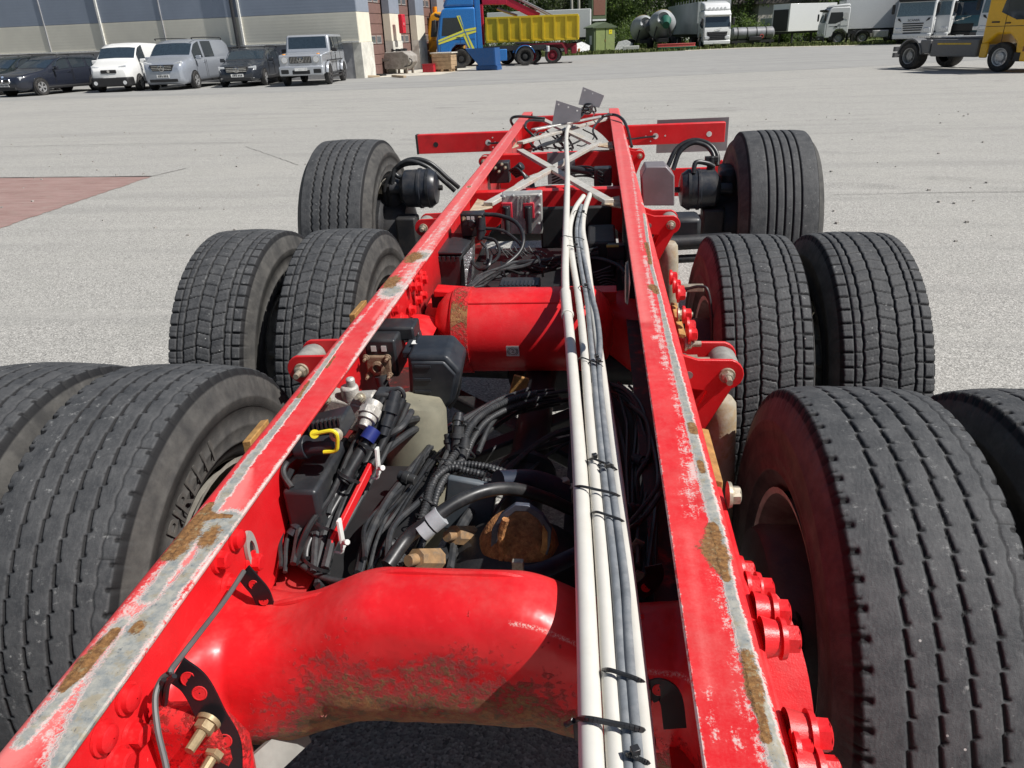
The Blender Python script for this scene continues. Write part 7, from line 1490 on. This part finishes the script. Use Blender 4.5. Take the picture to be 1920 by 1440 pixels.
cable([UY(908, 402, 3.15), UY(935, 404, 3.15), UY(965, 416, 3.12), UY(980, 440, 3.05), UY(975, 470, 2.98), UY(945, 498, 2.9), UY(900, 525, 2.85)], .009, HOSE, 'loop_hose', 10, 10)
cable([UY(905, 428, 3.12), UY(940, 432, 3.10), UY(965, 448, 3.06), UY(978, 462, 3.0)], .007, HOSE, 'loop_hose')
cable([UY(905, 445, 3.08), UY(928, 452, 3.06), UY(935, 475, 3.0), UY(922, 492, 2.95), UY(905, 494, 2.93)], .007, HOSE, 'loop_hose'); cable([UY(885, 470, 3.0), UY(884, 490, 2.95), UY(898, 505, 2.9), UY(915, 498, 2.9), UY(920, 480, 2.95)], .007, HOSE, 'loop_hose'); cable([UY(902, 455, 3.05), UY(912, 470, 3.0), UY(912, 500, 2.92), UY(905, 510, 2.9)], .006, LOOM, 'loop_hose')
rr = random.Random(11)
for k in range(13):
    j = lambda s: rr.uniform(-s, s)
    cable([UY(874+j(8), 545+j(6), 2.74), UY(900+j(8), 527+j(8), 2.80), UY(938+j(8), 510+j(9), 2.86+j(.02)), UY(975+j(6), 503+j(12), 2.90+j(.02)), UY(1015+j(6), 500+j(12), 2.92+j(.02)), UY(1060+j(6), 490+j(10), 2.95), UY(1120, 478+j(14), 3.0)], rr.choice((.0055, .0065, .008)), rr.choice((HOSE, HOSE, LOOM)), 'cable', 8, 8)
cable([UY(1095, 482, 3.0), UY(1130, 487, 2.95), UY(1158, 498, 2.9), UY(1172, 512, 2.85)], .008, HOSE); 
for (px, py) in ((943, 510), (1012, 500)): mb = MB(); mb.lathe([(.040, -.004), (.044, -.004), (.044, .004), (.040, .004)], UY(px, py, 2.88), (1, .2, .2), 20, closed=True); part(mb, 'cable_strap', TIE)
for k in range(9):
    a = UY(990-k*9, 462+k % 3*3, 3.15); cable([a, a+Vector((.02, -.02, -.02)), a+Vector((.05, -.03, -.015+.01*(k % 3))), a+Vector((.08, -.03, -.03))], .0028, rr.choice((LOOM, WIRE)), 'wire_lead', 6, 4)
for k in range(7):
    a = UY(1110+k*3, 512+k*5, 2.82); cable([a, a+Vector((.03, .0, .01)), a+Vector((.07, .02, .02-.008*k))], .0025, rr.choice((LOOM, WIRE, WIRE)), 'wire_lead', 6, 4)
A_ = [U(932, 538, -.20), U(1010, 536, -.20), U(1012, 520, -.20), U(940, 520, -.20)]; mb = MB(); mb.slab(A_, (0, 0, -.05)); gr = part(mb, 'vent_box', BLACKP, .003)
for k in range(10): a = U(938+k*7.5, 534, -.198); MB().box(a+Vector((0, .02, 0)), (.007, .06, .005)).build('vent_slat', pm('satin_black_lid', (.035, .037, .042), .35), gr)
mb = MB(); mb.box((.0, 3.18, -.345), (.78, .98, .03)); part(mb, 'dark_fill_floor', BLK); mb = MB(); mb.box((.13, 3.55, -.20), (.34, .03, .20)); part(mb, 'bay_module', BLK, .01); mb = MB(); mb.box((.25, 3.2, -.22), (.12, .3, .16)); part(mb, 'bay_module', BLK, .01); mb = MB(); mb.box((.36, 3.1, -.2), (.02, .9, .18)); part(mb, 'bay_side', BLK)  # floor of the bay is an added black sheet hiding the lighter ground
mb = MB(); a = UY(1150, 465, 3.0); mb.box(a+Vector((.01, .02, -.02)), (.07, .05, .06)); mo = part(mb, 'relay_box', BLACKP, .004); o = MB().box((0, 0, 0), (.05, .012, .008)).build('yellow_edge', pm('dull_yellow', (.42, .40, .10), .5), mo); o.location = a+Vector((-.005, -.005, .010))
mb = MB(); mb.lathe([(.001, 0), (.05, 0), (.055, .006), (.001, .012)], UX(1174, 530, .30), (1, 0, 0), 22); part(mb, 'round_cover', BLACKP)
# ---- further red cross members with arched lower edge
def arch_plate(name, y, zt, zb_mid, zb_end, xw=.414, th=.012, mat=None, flange=True):
    xs = np.linspace(-xw, xw, 41); up = [(x, zt) for x in xs]; lo = [(x, zb_end+(zb_mid-zb_end)*max(0, 1-(abs(x)/(xw*.86))**2.6)) for x in xs[::-1]]
    mb = MB(); mb.prism(up+lo, (0, y, 0), (1, 0, 0), (0, 0, 1), (0, th, 0))
    if flange: mb.box((0, y+.04, zt-.004), (xw*2, .07, .008))
    return part(mb, name, mat or RED)
arch_plate('cross_member', 3.78, -.07, -.17, -.30); arch_plate('cross_member', 5.02, -.075, -.18, -.30); arch_plate('cross_member', 6.70, -.02, -.09, -.28)
mb = MB(); V = []
xs = np.linspace(-.36, .36, 33); mb.prism([(x, -.10-.06*(abs(x)/.36)**2) for x in xs]+[(x, -.22-.06*(abs(x)/.36)**2) for x in xs[::-1]], (0, 4.05, 0), (1, 0, 0), (0, 0, 1), (0, .14, -.02)); part(mb, 'lift_axle_beam', RED, .008)
mb = MB(); mb.box((.0, 4.95, -.16), (.18, .006, .20)); part(mb, 'grey_plate', GREYP); mb = MB(); mb.box((-.06, 4.2, -.2), (.14, .006, .14)); part(mb, 'grey_plate', GREYP)
# ---- chafed braces: two crosses of square tube on top
def brace(a, b, w=.040, h=.018, z=-.035): mb = MB(); A, B = U(*a, z), U(*b, z); mb.bar(A, B, w, h); return part(mb, 'cross_brace', BLUSH, .002)
brace((915, 383), (1122, 268), .045); brace((975, 282), (1142, 378), .045); brace((975, 268), (1140, 222), .05); brace((1012, 222), (1115, 270), .05)
for (px, py, w_) in ((905, 385, .14), (1148, 378, .12), (960, 272, .13), (1135, 272, .15)):
    q = U(px, py, -.045); mb = MB(); s = -1 if px < 1050 else 1; mb.prism([(s*.334, q.y-w_), (s*.334, q.y+w_), (q.x-s*.03, q.y+.05), (q.x-s*.05, q.y-.04)], (0, 0, q.z-.006), (1, 0, 0), (0, 1, 0), (0, 0, .008)); part(mb, 'brace_gusset', pm('rusty_cream_gusset', (.52, .44, .32), .6, .1, dirt=.9, dirtc=(.27, .13, .05), vs=20), .002)
# ---- grey number-plate brackets at the end
def plate4(pts, holes, nm='grey_plate'):
    P = [Vector(p) for p in pts]; n = (P[1]-P[0]).cross(P[3]-P[0]).normalized(); mb = MB(); mb.slab(P, n*.003); o = part(mb, nm, GREYP, .001)
    if n.y > 0: n = -n
    for (px, py) in holes:
        a, b = P[0].lerp(P[1], px), P[3].lerp(P[2], px); q = a.lerp(b, py); m2 = MB(); m2.cyl(q-n*.0035, q+n*.0036, .006, n=12); m2.build('hole', pm('bright_hole', (.6, .59, .56), .8), o)
    return o
y1, y2 = 5.75, 6.6
plate4([UY(1035, 234, y1), UY(1088, 227, y1), UY(1091, 203, y1+.02), UY(1044, 188, y1+.04)], [(.12, .86), (.5, .84), (.85, .75)])
plate4([UY(1085, 196, y2), UY(1124, 202, y2), UY(1134, 179, y2+.02), UY(1094, 163, y2+.04)], [(.12, .86), (.5, .84), (.88, .8)])
mb = MB(); mb.bar(UY(1085, 222, 5.8), UY(1105, 200, 6.6), .03, .012); mb.bar(UY(1080, 210, 5.8), UY(1110, 205, 6.6), .02, .02); part(mb, 'plate_bracket', BLACKP, .003)
for k in range(6): a = UY(1088+rr.uniform(0, 20), 208-rr.uniform(0, 10), 5.9+.1*k); cable([a, a+Vector((rr.uniform(-.04, .05), .05, rr.uniform(-.02, .03))), a+Vector((rr.uniform(-.05, .06), .1, rr.uniform(-.04, .02))), a+Vector((rr.uniform(-.08, .08), .2, -.05))], .008, HOSE, 'wire_lead', 6, 5)
mb = MB(); mb.bar(U(1000, 243, .01), U(1130, 218, .03), .05, .012); part(mb, 'plate_bar', ALUB, .002)
cable([U(1092, 214, .04), U(1114, 208, .06), U(1112, 222, .02), U(1118, 232, -.02)], .003, WIRE, 'wire')
# ---- rear beam with holes and grey plate
yb = 6.62; zt, zb2 = -.115, -.275
mb = MB(); mb.box((-.87, yb, (zt+zb2)/2), (.90, .07, zt-zb2)); beamL = part(mb, 'rear_beam', RED, .006); mb = MB(); mb.box((.86, yb, (zt+zb2)/2+.005), (.86, .07, zt-zb2)); beamR = part(mb, 'rear_beam', RED, .006)
MB().box((-1.325, yb, (zt+zb2)/2), (.02, .075, zt-zb2+.004)).build('end_cap', BLK, beamL, bevel=.004)
for par, xx, r_, mt in ((beamL, -1.16, .022, BLK), (beamL, -.70, .024, WHITEP), (beamL, -.64, .007, WHITEP), (beamL, -.64, .007, WHITEP), (beamR, .72, .024, WHITEP), (beamR, 1.16, .022, WHITEP), (beamR, .64, .007, WHITEP), (beamR, .80, .007, WHITEP)):
    MB().cyl((xx, yb-.0365, -.20), (xx, yb-.034, -.20), r_, n=20).build('hole', mt, par)
for par, xx, zz in ((beamL, -.66, -.16), (beamL, -.66, -.24), (beamR, .68, -.16), (beamR, .68, -.24)): MB().cyl((xx, yb-.0365, zz), (xx, yb-.034, zz), .006, n=12).build('hole', WHITEP, par)
mb = MB(); mb.slab([(.74, yb+.10, -.088), (1.335, yb+.10, -.088), (1.335, yb+.10, -.36), (.74, yb+.10, -.36)], (0, .004, 0)); part(mb, 'grey_plate', GREYP)
cable([Vector((.44, yb-.06, -.17)), Vector((.5, yb-.06, -.21)), Vector((.62, yb-.05, -.205)), Vector((.72, yb-.04, -.20))], .008, HOSE); cable([Vector((-.58, yb-.06, -.20)), Vector((-.66, yb-.05, -.205)), Vector((-.70, yb-.04, -.20))], .008, HOSE)
mb = MB(); mb.prism([(.70, -.30), (1.08, -.30), (1.12, -.25), (1.18, -.28), (1.16, -.50), (.70, -.50)], (0, 5.6, 0), (1, 0, 0), (0, 0, 1), (0, .03, 0)); part(mb, 'wing_bracket', RED, .006)
# hoses looping over the rail ends
cable([U(965, 240, -.08), U(958, 226, .0), U(966, 219, .035), U(990, 219, .03), U(1022, 222, .01)], .011, HOSE, 'loop_hose', 10, 8); cable([U(1010, 262, -.10), U(995, 250, -.05), U(985, 238, .0), U(992, 226, .02), U(1020, 226, .0)], .010, HOSE, 'loop_hose', 10, 8)
cable([U(1122, 228, -.02), U(1130, 219, .03), U(1150, 215, .035), U(1166, 222, .025), U(1176, 240, -.02), U(1184, 275, -.12)], .011, HOSE, 'loop_hose', 10, 8); cable([U(1120, 262, -.06), U(1112, 245, .0), U(1120, 230, .02), U(1130, 222, .02)], .007, HOSE, 'loop_hose')
for k in range(9):
    x0 = rr.uniform(1000, 1090); x1 = x0+rr.uniform(-45, 45); yb_ = rr.uniform(5.4, 6.4); sgn = rr.choice((-1, 1))
    cable([UY(x0, rr.uniform(272, 285), yb_), UY((x0+x1)/2+rr.uniform(-12, 12), rr.uniform(262, 288), yb_+.1), UY(x1, rr.uniform(250, 272), yb_+.2), UY(x1+sgn*rr.uniform(8, 22), rr.uniform(240, 252), yb_+.35)], rr.choice((.005, .007, .009)), rr.choice((HOSE, LOOM)), 'loop_hose', 8, 8)
for k in range(4): cable([UY(1000+k*5, 282-k*2, 5.2), UY(1020+k*6, 270-k, 5.4), UY(1045+k*5, 262, 5.6), UY(1060+k*4, 248, 5.9)], .009, HOSE, 'cable', 8, 6)
# ---- lifted axle: brake chambers with hose arcs
def chamber(s, c, L, r, hoses):
    x, y, z = c; mb = MB(); mb.lathe([(.001, 0), (.045, .002), (r*.82, .012), (r, .04), (r, L*.42), (r*1.06, L*.44), (r*1.06, L*.50), (r, L*.52), (r*.98, L*.86), (r*.6, L), (.03, L*1.02), (.03, L*1.3)], (x, y, z), (s, 0, 0), 36); o = part(mb, 'brake_chamber', pm('chamber_black', (.022, .026, .034), .32, dirt=.25, vs=16))
    MB().lathe([(r*1.01, 0), (r*1.05, 0), (r*1.05, .016), (r*1.01, .016)], (x+s*L*.2, y, z), (s, 0, 0), 36, closed=True).build('chamber_band', BLACKP, o)
    MB().cyl((x, y, z), (x-s*.022, y, z), .016, n=8).build('release_bolt', DARKM, o)
    for h in hoses: mb = MB(); mb.tube(spline(h, 10), .013, 10); part(mb, 'brake_hose', HOSE)
xl = UY(822, 352, 4.30); chamber(-1, (xl.x, 4.30, xl.z), .22, .108, [[UY(760, 335, 4.32), UY(745, 330, 4.32), UY(740, 318, 4.32), UY(765, 302, 4.32), UY(800, 312, 4.33), UY(830, 338, 4.34), UY(852, 358, 4.36)], [UY(735, 345, 4.30), UY(742, 316, 4.32), UY(770, 299, 4.34), UY(805, 305, 4.35), UY(840, 335, 4.36), UY(860, 352, 4.38)], [UY(720, 360, 4.30), UY(728, 335, 4.31), UY(755, 310, 4.33), UY(790, 305, 4.34)]])
xr = UY(1272, 356, 4.25); chamber(1, (xr.x, 4.25, xr.z), .22, .106, [[UY(1262, 318, 4.3), UY(1275, 285, 4.34), UY(1300, 268, 4.36), UY(1325, 274, 4.35), UY(1338, 292, 4.32), UY(1335, 312, 4.28)], [UY(1252, 312, 4.32), UY(1270, 278, 4.36), UY(1300, 263, 4.38), UY(1330, 270, 4.36), UY(1345, 290, 4.33), UY(1345, 310, 4.3)], [UY(1300, 325, 4.2), UY(1305, 305, 4.22), UY(1325, 306, 4.24), UY(1338, 312, 4.25)]])
mb = MB(); a = UY(1334, 300, 4.27); mb.cyl(a+Vector((0, 0, .02)), a-Vector((0, 0, .05)), .018, .024, 14); mb.box(a+Vector((.0, .0, .005)), (.07, .03, .03)); part(mb, 'hose_fitting', DARKM, .004)
for s in (-1, 1):
    mb = MB(); mb.box((s*.98, 4.42, -.24), (.10, .24, .30)); mb.cyl((s*.97, 4.35, -.10), (s*.97, 4.35, -.45), .06, n=18); part(mb, 'steering_knuckle', DARKM, .02)
mb = MB(); mb.lathe([(.001, 0), (.12, .0), (.20, .03), (.22, .05), (.22, .12)], (-.985, 4.38, -.40), (-1, 0, 0), 30); part(mb, 'dust_shield', DARKM)
# grey step cover on the right
P0 = [(1203, 330), (1212, 313), (1250, 312), (1265, 330), (1264, 386), (1205, 386)]; A_ = [UY(a, b, 3.72) for a, b in P0]; mb = MB(); mb.slab(A_, (0, .16, .0)); part(mb, 'grey_cover', STEELG, .005)
for z in (-.28, -.36):
    mb = MB(); mb.cyl((.46, 3.5, z), (.86, 3.55, z), .035 if z > -.3 else .02, n=14); part(mb, 'cross_tube', DARKM)
mb = MB(); mb.box((.62, 3.62, -.22), (.20, .16, .10)); part(mb, 'rubber_stop', BLACKP, .02)
# valve block with fittings far left, between the braces
q = UY(935, 318, 4.45); mb = MB(); mb.box(q+Vector((.0, .05, -.02)), (.12, .10, .12)); mb.cyl(q+Vector((.09, .02, -.02)), q+Vector((.14, .0, .02)), .025, n=12); part(mb, 'valve_block', BLACKP, .006)
for k in range(5): bolt(q+Vector((-.04+.02*k, -.004, .03-.02*(k % 3))), (0, -1, 0), NUTZ, ZINC, .6)
for k in range(5): a = UY(955+k*3, 320+k*3, 4.4); cable([a, a+Vector((.05, -.05, .02)), a+Vector((.10, -.1+.02*k, -.03)), a+Vector((.12, -.2, -.1))], .007, HOSE)
q = UY(1130, 330, 4.3); mb = MB(); mb.box(q, (.10, .08, .10)); mb.cyl(q+Vector((-.05, 0, .02)), q+Vector((-.20, .05, .04)), .02, n=12); part(mb, 'valve_block', BLACKP, .006)
for k in range(4): a = UY(1130, 325+k*6, 4.25); cable([a, a+Vector((-.08, .05, .03)), a+Vector((-.2, .2, .0)), a+Vector((-.3, .3, -.05))], .006, HOSE)
